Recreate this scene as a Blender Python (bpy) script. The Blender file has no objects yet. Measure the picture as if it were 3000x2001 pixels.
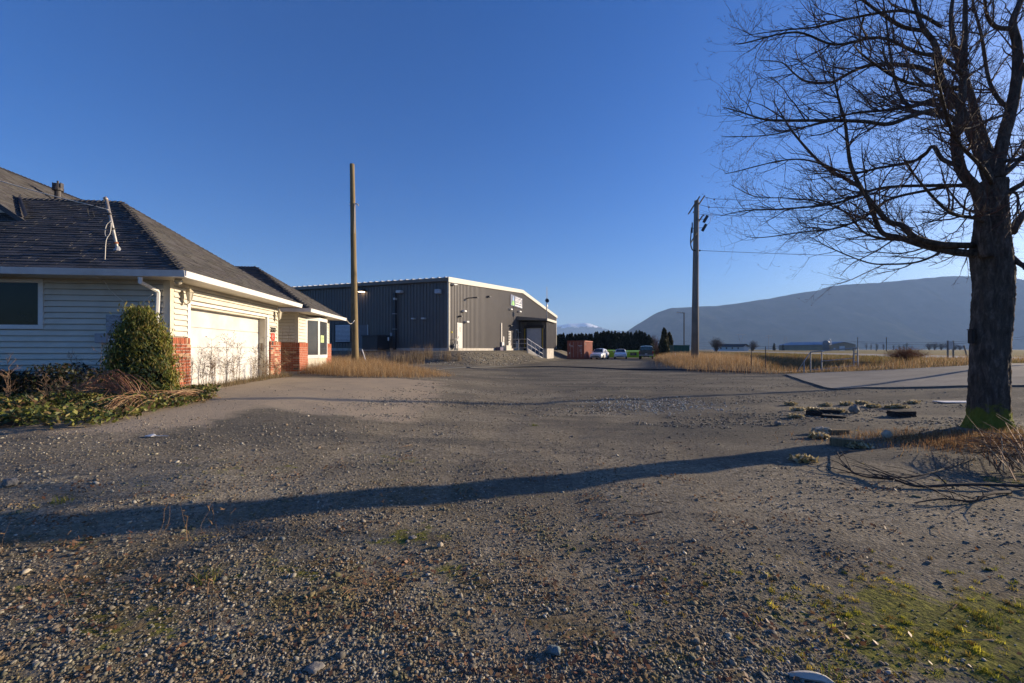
import bpy, bmesh, math, random
import numpy as np
from mathutils import Vector, Matrix, Quaternion
random.seed(7)
rng = np.random.default_rng(11)
sc = bpy.context.scene
COL = sc.collection
R = math.radians

# ------------------------------------------------------------------ camera, sky, sun, exposure
F_PX, HY, EYE = 1280.0, 1024.0, 1.4          # focal length in photo pixels, horizon row, eye height
cam_d = bpy.data.cameras.new("camera"); cam = bpy.data.objects.new("camera", cam_d); COL.objects.link(cam)
cam.location = (0, 0, EYE); cam.rotation_euler = (R(90), 0, 0)
cam_d.sensor_width = 36.0; cam_d.lens = 36.0 * F_PX / 3000.0
cam_d.shift_y = (HY - 1000.5) / 3000.0
cam_d.clip_start = 0.05; cam_d.clip_end = 40000
sc.camera = cam

SUN_AZ = math.atan2(0.945, 0.327)            # clockwise from straight ahead (+Y)
SUN_EL = R(14.0)
to_sun = Vector((math.sin(SUN_AZ) * math.cos(SUN_EL), math.cos(SUN_AZ) * math.cos(SUN_EL), math.sin(SUN_EL)))
world = bpy.data.worlds.new("World"); sc.world = world; world.use_nodes = True
wn = world.node_tree; wn.nodes.clear()
sky = wn.nodes.new("ShaderNodeTexSky"); sky.sky_type = 'NISHITA'; sky.sun_disc = False
sky.sun_elevation = SUN_EL; sky.sun_rotation = SUN_AZ
sky.air_density = 1.0; sky.dust_density = 1.2; sky.ozone_density = 6.0; sky.altitude = 0
bg = wn.nodes.new("ShaderNodeBackground"); bg.inputs['Strength'].default_value = 0.079
wo = wn.nodes.new("ShaderNodeOutputWorld")
hsv = wn.nodes.new('ShaderNodeHueSaturation'); hsv.inputs['Saturation'].default_value = 1.20; hsv.inputs['Hue'].default_value = 0.513
wn.links.new(sky.outputs[0], hsv.inputs['Color']); wn.links.new(hsv.outputs[0], bg.inputs[0]); wn.links.new(bg.outputs[0], wo.inputs[0])
sun_d = bpy.data.lights.new("sun", 'SUN'); sun_d.energy = 5.0; sun_d.angle = R(0.55); sun_d.color = (1.0, 0.81, 0.58)
sun = bpy.data.objects.new("sun", sun_d); COL.objects.link(sun); sun.location = (60, 20, 40)
sun.rotation_euler = to_sun.to_track_quat('Z', 'Y').to_euler()
sc.view_settings.view_transform = 'Standard'; sc.view_settings.look = 'None'
sc.view_settings.gamma = 1.0; sc.view_settings.use_curve_mapping = False
sc.view_settings.exposure = 1.08
sc.render.engine = 'CYCLES'
sc.cycles.use_denoising = True
sc.cycles.max_bounces = 6; sc.cycles.diffuse_bounces = 3; sc.cycles.glossy_bounces = 2
sc.cycles.transmission_bounces = 4; sc.cycles.transparent_max_bounces = 8; sc.cycles.volume_bounces = 1
sc.cycles.sample_clamp_indirect = 6.0

# ------------------------------------------------------------------ helpers
def sst(a, b, x):
    t = np.clip((np.asarray(x, float) - a) / (b - a), 0, 1)
    return t * t * (3 - 2 * t)

RN = (0.946, -0.326); RD = (0.326, 0.946)     # road normal (towards the field) and road direction
WC = np.array([-5.1, 35.1]); WW = np.array([0.303, 0.953]); WN = np.array([0.953, -0.303])   # warehouse corner, gable wall direction, outward
def pad_d(x, y):
    s = (x - WC[0]) * WW[0] + (y - WC[1]) * WW[1]
    t = (x - WC[0]) * WN[0] + (y - WC[1]) * WN[1]
    return np.hypot(np.maximum(np.maximum(-s, s - 42.0), 0), np.maximum(t, 0)), s, t
DITCH_C, DITCH_H, DITCH_Q = 9.3, 3.3, 28.6
def g(x, y):
    x = np.asarray(x, float); y = np.asarray(y, float)
    r = RN[0] * x + RN[1] * y; q = RD[0] * x + RD[1] * y
    z = 0.40 * sst(0.8, -5.8, x) * sst(1.0, 7.5, y)
    z = z + 0.05 * sst(3, 7, np.hypot((x + 1) * 0.6, y)) * sst(-5, 0, x)
    road = 0.65 * sst(4.6, 14.5, r)
    berm = 0.33 * sst(26.5, 31, q) * (1 - sst(50, 58, q)) * sst(-1.6, 1.4, r)
    z = z + np.maximum(road, berm)
    d, s, t = pad_d(x, y)
    k = 1 - sst(0.8, 4.6, d)
    z = z + (1.30 - z) * k
    e = np.abs(r - DITCH_C) / DITCH_H
    z = z - 1.7 * (1 - sst(0.25, 1.0, e)) * sst(DITCH_Q - 0.25, DITCH_Q + 0.35, q) * (1 - sst(160, 220, q))
    z = z + 0.10 * np.exp(-(((x - 8.0) / 1.5) ** 2 + ((y - 6.6) / 1.2) ** 2))          # root mound of the big tree
    z = z + 0.012 * np.sin(x * 1.7 + 0.4 * y) * np.sin(y * 1.3 - 0.6 * x) * sst(40, 15, np.hypot(x, y))
    ruts = 0.0
    for c0 in (1.2, -1.6):                       # shallow wheel ruts curving up the yard
        xc = c0 + 0.10 * (y - 3) + 0.012 * (y - 3) ** 2
        for o_ in (-0.75, 0.75): ruts = ruts + np.exp(-((x - xc - o_) / 0.17) ** 2)
    z = z - 0.014 * ruts * sst(1.5, 3.5, y) * sst(26, 18, y)
    z = z + 0.010 * np.sin(x * 4.1 + 1.3 * np.sin(y * 2.2)) * np.sin(y * 3.7 + 1.1 * np.sin(x * 1.9)) * sst(30, 12, np.hypot(x, y))
    return z
def gz(x, y): return float(g(x, y))
def at(px, py, Y):                             # photo pixel + distance -> point
    return Vector(((px - 1500.0) / F_PX * Y, Y, EYE - (py - HY) / F_PX * Y))
def on_ground(px, py):                         # photo pixel -> the point of the ground it shows
    a, b = (px - 1500.0) / F_PX, (py - HY) / F_PX
    lo, hi, Y = 1.0, None, 1.0
    while Y < 4000:
        if EYE - b * Y < gz(a * Y, Y): hi = Y; break
        lo = Y; Y *= 1.02
    if hi is None: return Vector((a * 400, 400, gz(a * 400, 400)))
    for _ in range(30):
        m = (lo + hi) / 2
        if EYE - b * m < gz(a * m, m): hi = m
        else: lo = m
    return Vector((a * hi, hi, gz(a * hi, hi)))

class MB:
    """collects verts, faces and a colour per vertex"""
    def __init__(s): s.v = []; s.f = []; s.c = []; s.col = None
    def add(s, vs, fs, col=None):
        n = len(s.v); s.v += [tuple(p) for p in vs]; s.f += [tuple(i + n for i in q) for q in fs]
        s.c += [col or s.col or (1, 1, 1)] * len(vs); return s
    def box(s, x0, x1, y0, y1, z0, z1, M=None, col=None, bev=0.0):
        if bev > 0:
            b = bev; vs = []; 
            for z, i in ((z0, b), (z0 + b, 0), (z1 - b, 0), (z1, b)):
                vs += [(x0 + i + (b if i == 0 else 0) * 0, y0 + i, z), (x1 - i, y0 + i, z), (x1 - i, y1 - i, z), (x0 + i, y1 - i, z)]
            fs = [(3, 2, 1, 0), (12, 13, 14, 15)]
            for k in range(3):
                for j in range(4):
                    a = k * 4 + j; c = k * 4 + (j + 1) % 4; fs.append((a, c, c + 4, a + 4))
        else:
            vs = [(x0, y0, z0), (x1, y0, z0), (x1, y1, z0), (x0, y1, z0), (x0, y0, z1), (x1, y0, z1), (x1, y1, z1), (x0, y1, z1)]
            fs = [(3, 2, 1, 0), (4, 5, 6, 7), (0, 1, 5, 4), (1, 2, 6, 5), (2, 3, 7, 6), (3, 0, 4, 7)]
        if M is not None: vs = [M @ Vector(p) for p in vs]
        return s.add(vs, fs, col)
    def tube(s, pts, rad, n=6, cap=True, col=None, squash=None):
        pts = [Vector(p) for p in pts]; m = len(pts)
        if not hasattr(rad, '__len__'): rad = [rad] * m
        t0 = (pts[1] - pts[0]).normalized()
        up = Vector((0, 0, 1)) if abs(t0.z) < 0.9 else Vector((1, 0, 0))
        a = t0.cross(up).normalized(); vs = []
        for i in range(m):
            t = (pts[min(i + 1, m - 1)] - pts[max(i - 1, 0)])
            t = t.normalized() if t.length > 1e-9 else t0
            a = (a - t * a.dot(t)); a = a.normalized() if a.length > 1e-6 else t.orthogonal().normalized()
            b = t.cross(a)
            for k in range(n):
                w = 2 * math.pi * k / n
                vs.append(pts[i] + (a * math.cos(w) + b * math.sin(w)) * rad[i])
        fs = []
        for i in range(m - 1):
            for k in range(n):
                k2 = (k + 1) % n
                fs.append((i * n + k, i * n + k2, (i + 1) * n + k2, (i + 1) * n + k))
        if cap:
            fs.append(tuple(range(n - 1, -1, -1))); fs.append(tuple((m - 1) * n + k for k in range(n)))
        return s.add(vs, fs, col)
    def lathe(s, prof, n=12, M=None, col=None):
        vs = []; fs = []; m = len(prof)
        for (r_, z) in prof:
            for k in range(n):
                w = 2 * math.pi * k / n; vs.append((r_ * math.cos(w), r_ * math.sin(w), z))
        for i in range(m - 1):
            for k in range(n):
                k2 = (k + 1) % n; fs.append((i * n + k, i * n + k2, (i + 1) * n + k2, (i + 1) * n + k))
        fs.append(tuple(range(n - 1, -1, -1))); fs.append(tuple((m - 1) * n + k for k in range(n)))
        if M is not None: vs = [M @ Vector(p) for p in vs]
        return s.add(vs, fs, col)
    def prism(s, poly, vec, col=None):          # a planar polygon (3-D points) swept along vec
        n = len(poly); vec = Vector(vec)
        vs = [Vector(p) for p in poly] + [Vector(p) + vec for p in poly]
        fs = [tuple(range(n - 1, -1, -1)), tuple(range(n, 2 * n))] + [(i, (i + 1) % n, (i + 1) % n + n, i + n) for i in range(n)]
        return s.add(vs, fs, col)
    def mesh(s, name, smooth=False, fix=True):
        me = bpy.data.meshes.new(name); me.from_pydata(s.v, [], s.f)
        if any(c != (1, 1, 1) for c in s.c):
            at_ = me.color_attributes.new('Col', 'FLOAT_COLOR', 'POINT')
            at_.data.foreach_set('color', np.hstack([np.array(s.c, float), np.ones((len(s.c), 1))]).ravel())
        if fix and len(s.f) < 20000:
            bm = bmesh.new(); bm.from_mesh(me); bmesh.ops.recalc_face_normals(bm, faces=bm.faces); bm.to_mesh(me); bm.free()
        if smooth: me.polygons.foreach_set('use_smooth', [True] * len(me.polygons))
        me.update(); return me
    def build(s, name, mat, parent=None, smooth=False, origin=None, **tags):
        if origin is not None:
            o_ = Vector(origin); s.v = [tuple(Vector(p) - o_) for p in s.v]
        o = obj(name, s.mesh(name, smooth), mat, parent, **tags)
        if origin is not None and parent is None: o.location = origin
        return o

def tag(o, label=None, category=None, group=None, kind=None):
    if label: o['label'] = label
    if category: o['category'] = category
    if group: o['group'] = group
    if kind: o['kind'] = kind
    return o
def obj(name, me, mat=None, parent=None, **tags):
    o = bpy.data.objects.new(name, me); COL.objects.link(o)
    if mat is not None and me is not None and len(me.materials) == 0: me.materials.append(mat)
    if parent is not None: o.parent = parent
    return tag(o, **tags)
def thing(name, loc, rz=0.0, **tags):
    o = bpy.data.objects.new(name, None); COL.objects.link(o); o.empty_display_size = 0.3
    o.location = loc; o.rotation_euler = (0, 0, rz); return tag(o, **tags)
def copy_tree(o, parent=None):
    c = o.copy(); COL.objects.link(c); c.parent = parent
    for ch in list(o.children): copy_tree(ch, c)
    return c
def np_mesh(name, verts, faces, cols=None):       # large meshes: faces an (n,3) or (n,4) array
    verts = np.asarray(verts, np.float32); faces = np.asarray(faces, np.int32); k = faces.shape[1]
    me = bpy.data.meshes.new(name); me.vertices.add(len(verts)); me.vertices.foreach_set('co', verts.ravel())
    me.loops.add(faces.size); me.loops.foreach_set('vertex_index', faces.ravel())
    me.polygons.add(len(faces)); me.polygons.foreach_set('loop_start', np.arange(0, faces.size, k, dtype=np.int32))
    me.polygons.foreach_set('loop_total', np.full(len(faces), k, np.int32))
    me.update(calc_edges=True)
    if cols is not None:
        a = me.color_attributes.new('Col', 'FLOAT_COLOR', 'POINT')
        a.data.foreach_set('color', np.hstack([np.asarray(cols, np.float32), np.ones((len(cols), 1), np.float32)]).ravel())
    return me

# ------------------------------------------------------------------ materials
MATS = {}
def nodes(name):
    m = bpy.data.materials.new(name); m.use_nodes = True; nt = m.node_tree
    b = nt.nodes['Principled BSDF']; MATS[name] = m
    return m, nt, b
def N(nt, t, **kw):
    n = nt.nodes.new(t)
    for k, v in kw.items(): setattr(n, k, v)
    return n
def mixc(nt, fac, a, b, mode='MIX'):
    n = N(nt, 'ShaderNodeMix', data_type='RGBA', blend_type=mode)
    for sock, v in ((n.inputs[0], fac), (n.inputs[6], a), (n.inputs[7], b)):
        if hasattr(v, 'links'): nt.links.new(v, sock)
        elif isinstance(v, (int, float)): sock.default_value = v
        else: sock.default_value = (*v, 1)
    return n.outputs[2]
def ramp(nt, src, stops):
    n = N(nt, 'ShaderNodeValToRGB'); e = n.color_ramp.elements
    while len(e) < len(stops): e.new(0.5)
    for i, (p, c) in enumerate(stops):
        e[i].position = p; e[i].color = (*c, 1) if hasattr(c, '__len__') else (c, c, c, 1)
    nt.links.new(src, n.inputs[0]); return n.outputs[0]
def noise(nt, vec, scale, detail=4, rough=0.55, dist=0.0):
    n = N(nt, 'ShaderNodeTexNoise'); n.inputs['Scale'].default_value = scale; n.inputs['Detail'].default_value = detail
    n.inputs['Roughness'].default_value = rough; n.inputs['Distortion'].default_value = dist
    if vec is not None: nt.links.new(vec, n.inputs['Vector'])
    return n.outputs['Fac']
def math_(nt, op, a, b=0.5, clamp=False):
    n = N(nt, 'ShaderNodeMath', operation=op, use_clamp=clamp)
    for sock, v in ((n.inputs[0], a), (n.inputs[1], b)):
        if hasattr(v, 'links'): nt.links.new(v, sock)
        else: sock.default_value = v
    return n.outputs[0]
def bump(nt, b, h, strength=0.3, dist=0.02):
    n = N(nt, 'ShaderNodeBump'); n.inputs['Strength'].default_value = strength; n.inputs['Distance'].default_value = dist
    nt.links.new(h, n.inputs['Height']); nt.links.new(n.outputs[0], b.inputs['Normal'])
def pmat(name, col, rough=0.7, var=0.12, scale=6.0, bmp=0.0, metal=0.0, spec=0.4, dirt=None, dirt_amt=0.5, stretch=None, dirt_scale=1.3, island=0.0):
    """plain surface with mottling, optional dirt of its own shape"""
    if name in MATS: return MATS[name]
    m, nt, b = nodes(name)
    tc = N(nt, 'ShaderNodeTexCoord'); vec = tc.outputs['Object']
    if stretch:
        mp = N(nt, 'ShaderNodeMapping'); mp.inputs['Scale'].default_value = stretch; nt.links.new(vec, mp.inputs[0]); vec = mp.outputs[0]
    n1 = noise(nt, vec, scale, 5)
    lo = tuple(c * (1 - var * 1.4) for c in col); hi = tuple(min(1, c * (1 + var)) for c in col)
    c = ramp(nt, n1, [(0.25, lo), (0.75, hi)])
    if dirt:
        d = noise(nt, tc.outputs['Object'], dirt_scale, 6, 0.65)
        c = mixc(nt, math_(nt, 'MULTIPLY', ramp(nt, d, [(0.45, 0.0), (0.72, 1.0)]), dirt_amt), c, dirt)
    if island > 0:
        oi = N(nt, 'ShaderNodeObjectInfo')
        f = math_(nt, 'ADD', math_(nt, 'MULTIPLY', oi.outputs['Random'], island * 2), 1 - island)
        cb = N(nt, 'ShaderNodeCombineColor'); 
        for i in range(3): nt.links.new(f, cb.inputs[i])
        c = mixc(nt, 1.0, c, cb.outputs[0], 'MULTIPLY')
    nt.links.new(c, b.inputs['Base Color'])
    b.inputs['Roughness'].default_value = rough; b.inputs['Metallic'].default_value = metal
    b.inputs['Specular IOR Level'].default_value = spec
    if bmp > 0: bump(nt, b, noise(nt, vec, scale * 3, 6, 0.65), bmp, 0.01)
    return m
def vcmat(name, rough=0.8, var=0.25, scale=20.0, transl=0.0, spec=0.25):
    """colour from the mesh's own Col attribute, mottled"""
    if name in MATS: return MATS[name]
    m, nt, b = nodes(name)
    a = N(nt, 'ShaderNodeAttribute', attribute_name='Col')
    tc = N(nt, 'ShaderNodeTexCoord')
    n1 = noise(nt, tc.outputs['Object'], scale, 4)
    f = ramp(nt, n1, [(0.25, 1 - var), (0.75, 1 + var)])
    c = mixc(nt, 1.0, a.outputs['Color'], f, 'MULTIPLY')
    nt.links.new(c, b.inputs['Base Color']); b.inputs['Roughness'].default_value = rough
    b.inputs['Specular IOR Level'].default_value = spec
    if transl > 0:
        t = N(nt, 'ShaderNodeBsdfTranslucent'); nt.links.new(c, t.inputs[0])
        mx = N(nt, 'ShaderNodeMixShader'); mx.inputs[0].default_value = transl
        nt.links.new(b.outputs[0], mx.inputs[1]); nt.links.new(t.outputs[0], mx.inputs[2])
        nt.links.new(mx.outputs[0], nt.nodes['Material Output'].inputs[0])
    return m
def glass_mat(name, tint=(0.02, 0.025, 0.03), rough=0.03):
    m, nt, b = nodes(name); tc = N(nt, 'ShaderNodeTexCoord')
    nt.links.new(ramp(nt, noise(nt, tc.outputs['Object'], 1.5), [(0.3, tint), (0.8, tuple(c * 1.6 for c in tint))]), b.inputs['Base Color'])
    b.inputs['Roughness'].default_value = rough; b.inputs['Specular IOR Level'].default_value = 0.8; b.inputs['IOR'].default_value = 1.5
    return m
# ------------------------------------------------------------------ ground
def in_poly(P, poly):
    x, y = P[:, 0], P[:, 1]; inside = np.zeros(len(P), bool); n = len(poly)
    for i in range(n):
        x0, y0 = poly[i]; x1, y1 = poly[(i + 1) % n]
        c = ((y0 > y) != (y1 > y)) & (x < (x1 - x0) * (y - y0) / (y1 - y0 + 1e-12) + x0); inside ^= c
    return inside
def road_xy(r, q): return (RN[0] * r + RD[0] * q, RN[1] * r + RD[1] * q)
far_edge = [tuple(on_ground(*p)[:2]) for p in ((2345, 1096), (2420, 1093), (2520, 1090), (2600, 1086), (2700, 1081), (2830, 1074), (2960, 1067), (3150, 1058))]
def ground_sheet():
    def geo(a, b, n): return np.geomspace(a, b, n)
    xs = np.concatenate([-geo(7000, 62, 26), np.arange(-60, -14, 0.9), np.arange(-14, 14, 0.2), np.arange(14, 62, 0.6), geo(62, 7000, 28)])
    ys = np.concatenate([-geo(400, 12, 10), np.arange(-10, 0.5, 1.5), np.arange(0.9, 14, 0.15), np.arange(14, 84, 0.6), geo(85, 9000, 30)])
    X, Y = np.meshgrid(xs, ys); Z = g(X, Y)
    v = np.stack([X.ravel(), Y.ravel(), Z.ravel()], 1); nx, ny = len(xs), len(ys)
    i = np.arange(nx * ny).reshape(ny, nx)
    f = np.stack([i[:-1, :-1].ravel(), i[:-1, 1:].ravel(), i[1:, 1:].ravel(), i[1:, :-1].ravel()], 1)
    me = np_mesh('ground', v, f); me.polygons.foreach_set('use_smooth', np.ones(len(f), bool))
    x, y = v[:, 0], v[:, 1]; r = RN[0] * x + RN[1] * y; q = RD[0] * x + RD[1] * y
    d, s, t = pad_d(x, y)
    # worn tan driveway in front of the garage
    tan = sst(-0.2, -3.6, x + 0.10 * (y - 10)) * sst(7.2, 8.6, y + 0.25 * x + 1.2) * (1 - sst(14.6, 15.8, y - 0.35 * (x + 6)))
    tan = np.maximum(tan, 0.75 * sst(-3.6, -5.2, x) * sst(4.6, 6.2, y) * (1 - sst(15, 16, y)))
    field = np.maximum(sst(11.2, 12.6, r) * sst(DITCH_Q - 3, DITCH_Q, q + 0.15 * r) , sst(30, 32, r))
    field = np.maximum(field, sst(90, 100, y)); field = np.maximum(field, sst(-22, -26, x) * 1.0)
    field = np.maximum(field, sst(4.8, 6.0, r) * sst(DITCH_Q - 0.5, DITCH_Q + 0.2, q) * sst(30, 26, np.abs(r - 9)))
    field = np.maximum(field, in_poly(np.stack([x, y], 1), far_edge + [road_xy(21, 12), road_xy(21, 60), road_xy(9, 60), road_xy(6.3, 28.4)]) * 1.0)
    dirt = np.maximum(np.exp(-(((x - 8.3) / 1.6) ** 2 + ((y - 5.9) / 1.1) ** 2)), 0.8 * sst(-6.2, -7.2, x) * sst(5.2, 6.2, y) * (1 - sst(9.6, 10.4, y)))
    moss = np.exp(-(((x - 2.3) / 0.95) ** 2 + ((y - 2.2) / 0.5) ** 2)) * 1.15
    moss = np.maximum(moss, 0.8 * np.exp(-(((x - 5.6) / 0.9) ** 2 + ((y - 4.4) / 0.5) ** 2)))
    moss = np.maximum(moss, np.exp(-(((x - 7.7) / 0.9) ** 2 + ((y - 6.6) / 0.55) ** 2)))
    litter = 0.85 * sst(1.4, -1.2, x) * sst(4.4, 2.4, y) + 0.6 * sst(3.4, 2.2, y)
    for (a_, b_, c_, d_, e_) in ((-0.75, 3.25, .42, .26, .8), (-0.4, 2.72, .40, .2, .75), (-1.9, 2.2, .8, .2, .7), (0.6, 2.0, .9, .16, .6), (-3.2, 3.1, .9, .3, .45), (1.6, 1.95, .6, .16, .8), (-1.2, 5.2, 1.4, .4, .5), (-3.0, 4.6, 1.2, .4, .5), (0.4, 4.2, .9, .25, .45), (-1.5, 2.75, .8, .2, .6), (-2.6, 2.5, .6, .2, .55), (0.2, 2.35, .5, .16, .5)):
        moss = np.maximum(moss, e_ * np.exp(-(((x - a_) / c_) ** 2 + ((y - b_) / d_) ** 2)))
    litter = np.maximum(litter, 0.8 * np.exp(-(((x + 0.9) / 1.1) ** 2 + ((y - 3.9) / 0.6) ** 2)))
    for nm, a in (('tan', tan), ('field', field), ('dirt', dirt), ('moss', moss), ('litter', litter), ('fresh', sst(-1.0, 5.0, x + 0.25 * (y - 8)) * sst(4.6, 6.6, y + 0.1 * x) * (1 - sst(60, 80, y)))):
        at_ = me.attributes.new(nm, 'FLOAT', 'POINT'); at_.data.foreach_set('value', np.asarray(a, np.float32))
    m, nt, b = nodes('ground')
    tc = N(nt, 'ShaderNodeTexCoord'); P = tc.outputs['Object']
    def A(nm): return N(nt, 'ShaderNodeAttribute', attribute_name=nm).outputs['Fac']
    def vor(scale):
        n = N(nt, 'ShaderNodeTexVoronoi'); n.inputs['Scale'].default_value = scale; nt.links.new(P, n.inputs['Vector']); return n
    v1, v2 = vor(38), vor(95)
    big = noise(nt, P, 0.35, 5, 0.6); mid = noise(nt, P, 1.7, 6, 0.65); fine = noise(nt, P, 60, 3, 0.7)
    hs = N(nt, 'ShaderNodeSeparateColor'); nt.links.new(v1.outputs['Color'], hs.inputs[0])
    hs2 = N(nt, 'ShaderNodeSeparateColor'); nt.links.new(v2.outputs['Color'], hs2.inputs[0])
    stone = ramp(nt, hs.outputs[0], [(0.0, (0.09, 0.083, 0.068)), (0.45, (0.20, 0.185, 0.15)), (0.8, (0.30, 0.28, 0.235)), (1.0, (0.50, 0.45, 0.37))])
    stone2 = ramp(nt, hs2.outputs[1], [(0.0, (0.09, 0.083, 0.072)), (0.6, (0.215, 0.198, 0.16)), (1.0, (0.42, 0.38, 0.31))])
    grav = mixc(nt, 0.5, stone, stone2)
    fines = ramp(nt, fine, [(0.3, (0.125, 0.115, 0.096)), (0.7, (0.25, 0.23, 0.19))])
    c = mixc(nt, ramp(nt, mid, [(0.40, 0.0), (0.62, 0.8)]), grav, fines)
    c = mixc(nt, ramp(nt, big, [(0.38, 0.0), (0.62, 0.75)]), c, (0.105, 0.10, 0.092))
    mp2 = N(nt, 'ShaderNodeMapping'); mp2.inputs['Scale'].default_value = (0.16, 0.75, 1); mp2.inputs['Rotation'].default_value = (0, 0, 0.12); nt.links.new(P, mp2.inputs[0])
    st1 = noise(nt, mp2.outputs[0], 1.0, 8, 0.72, 0.5); st2 = noise(nt, mp2.outputs[0], 4.0, 6, 0.75, 0.8)
    c = mixc(nt, ramp(nt, st1, [(0.38, 0.85), (0.50, 0.0)]), c, mixc(nt, hs2.outputs[2], (0.055, 0.056, 0.055), (0.15, 0.148, 0.14)))
    c = mixc(nt, ramp(nt, st1, [(0.52, 0.0), (0.66, 0.7)]), c, mixc(nt, hs.outputs[2], (0.18, 0.17, 0.145), (0.34, 0.32, 0.27)))
    c = mixc(nt, ramp(nt, st2, [(0.58, 0.0), (0.68, 0.55)]), c, (0.085, 0.082, 0.076))
    spk = ramp(nt, noise(nt, P, 22, 4, 0.8), [(0.35, (0.72, 0.66, 0.56)), (0.65, (1.45, 1.36, 1.18))]); c = mixc(nt, 1.0, c, spk, 'MULTIPLY')
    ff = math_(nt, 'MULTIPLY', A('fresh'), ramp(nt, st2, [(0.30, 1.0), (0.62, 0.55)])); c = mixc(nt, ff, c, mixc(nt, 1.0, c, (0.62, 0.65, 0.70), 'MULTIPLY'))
    brown = ramp(nt, noise(nt, P, 9, 5, 0.7), [(0.3, (0.06, 0.042, 0.022)), (0.5, (0.13, 0.10, 0.045)), (0.7, (0.22, 0.15, 0.075))])
    lf = math_(nt, 'MULTIPLY', A('litter'), ramp(nt, noise(nt, P, 2.6, 6, 0.7), [(0.42, 0.0), (0.66, 1.0)]))
    c = mixc(nt, lf, c, brown)
    tanc = ramp(nt, fine, [(0.2, (0.26, 0.21, 0.15)), (0.8, (0.40, 0.33, 0.24))])
    tanc = mixc(nt, ramp(nt, mid, [(0.5, 0.0), (0.75, 0.5)]), tanc, (0.20, 0.172, 0.14))
    tf = ramp(nt, math_(nt, 'ADD', A('tan'), math_(nt, 'MULTIPLY', math_(nt, 'SUBTRACT', mid, 0.5), 1.1)), [(0.36, 0.0), (0.62, 1.0)])
    c = mixc(nt, tf, c, tanc)
    dc = ramp(nt, noise(nt, P, 7, 6, 0.7), [(0.3, (0.035, 0.027, 0.018)), (0.7, (0.12, 0.085, 0.05))])
    c = mixc(nt, ramp(nt, math_(nt, 'ADD', A('dirt'), math_(nt, 'MULTIPLY', math_(nt, 'SUBTRACT', mid, 0.5), 0.9)), [(0.3, 0.0), (0.6, 1.0)]), c, dc)
    mc = ramp(nt, noise(nt, P, 28, 5, 0.7), [(0.3, (0.04, 0.04, 0.012)), (0.5, (0.12, 0.12, 0.02)), (0.62, (0.21, 0.20, 0.028)), (0.8, (0.27, 0.20, 0.06))])
    mf = ramp(nt, math_(nt, 'ADD', A('moss'), math_(nt, 'MULTIPLY', math_(nt, 'SUBTRACT', noise(nt, P, 5.5, 8, 0.8), 0.5), 3.2)), [(0.55, 0.0), (0.80, 0.9)])
    c = mixc(nt, mf, c, mc)
    fc = ramp(nt, noise(nt, P, 0.8, 6, 0.7), [(0.3, (0.05, 0.055, 0.018)), (0.5, (0.15, 0.11, 0.045)), (0.75, (0.27, 0.18, 0.075))])
    fc = mixc(nt, ramp(nt, noise(nt, P, 0.04, 3), [(0.45, 0.0), (0.6, 0.6)]), fc, (0.10, 0.105, 0.03))
    c = mixc(nt, A('field'), c, fc)
    nt.links.new(c, b.inputs['Base Color']); b.inputs['Roughness'].default_value = 0.95; b.inputs['Specular IOR Level'].default_value = 0.08
    h = math_(nt, 'ADD', math_(nt, 'MULTIPLY', v1.outputs['Distance'], -0.7), math_(nt, 'MULTIPLY', v2.outputs['Distance'], -0.3))
    h = math_(nt, 'ADD', h, math_(nt, 'MULTIPLY', mid, 1.2))
    h = math_(nt, 'ADD', h, math_(nt, 'MULTIPLY', noise(nt, P, 14, 5, 0.7), 0.6))
    h = math_(nt, 'ADD', h, math_(nt, 'MULTIPLY', noise(nt, P, 45, 4, 0.8), 0.9)); bump(nt, b, h, 0.42, 0.02)
    obj('ground', me, m, kind='structure', label='gravel yard with worn earth running out to the fields')
ground_sheet()

def sheet(name, poly, mat, lift, step, **tags):
    """a sheet following the ground inside a polygon, with a real edge"""
    P = np.array(poly, float)
    bm = bmesh.new(); vs = [bm.verts.new((p[0], p[1], 0)) for p in poly]; bm.faces.new(vs)
    lo, hi = P.min(0), P.max(0)
    for ax in (0, 1):
        for k in np.arange(lo[ax] + step, hi[ax], step):
            co = [0, 0, 0]; co[ax] = k; no = [0, 0, 0]; no[ax] = 1
            bmesh.ops.bisect_plane(bm, geom=bm.verts[:] + bm.edges[:] + bm.faces[:], plane_co=co, plane_no=no)
    ex = bmesh.ops.extrude_face_region(bm, geom=bm.faces[:])
    topv = [e for e in ex['geom'] if isinstance(e, bmesh.types.BMVert)]; ts = set(topv)
    for v in bm.verts: v.co.z = gz(v.co.x, v.co.y) + (lift if v in ts else -0.15)
    bmesh.ops.recalc_face_normals(bm, faces=bm.faces)
    me = bpy.data.meshes.new(name); bm.to_mesh(me); bm.free()
    return obj(name, me, mat, **tags)
def asphalt(name, lo, hi, crack=0.5):
    m, nt, b = nodes(name); tc = N(nt, 'ShaderNodeTexCoord'); P = tc.outputs['Object']
    c = ramp(nt, noise(nt, P, 55, 4, 0.7), [(0.25, lo), (0.75, hi)])
    c = mixc(nt, ramp(nt, noise(nt, P, 0.9, 6, 0.65), [(0.42, 0.0), (0.7, 0.6)]), c, tuple(x * 0.55 for x in lo))
    c = mixc(nt, ramp(nt, noise(nt, P, 2.3, 6, 0.75, 0.6), [(0.60, 0.0), (0.66, crack)]), c, (0.05, 0.05, 0.052))
    nt.links.new(c, b.inputs['Base Color']); b.inputs['Roughness'].default_value = 0.9; b.inputs['Specular IOR Level'].default_value = 0.2
    bump(nt, b, noise(nt, P, 80, 4, 0.7), 0.35, 0.01); return m
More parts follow.
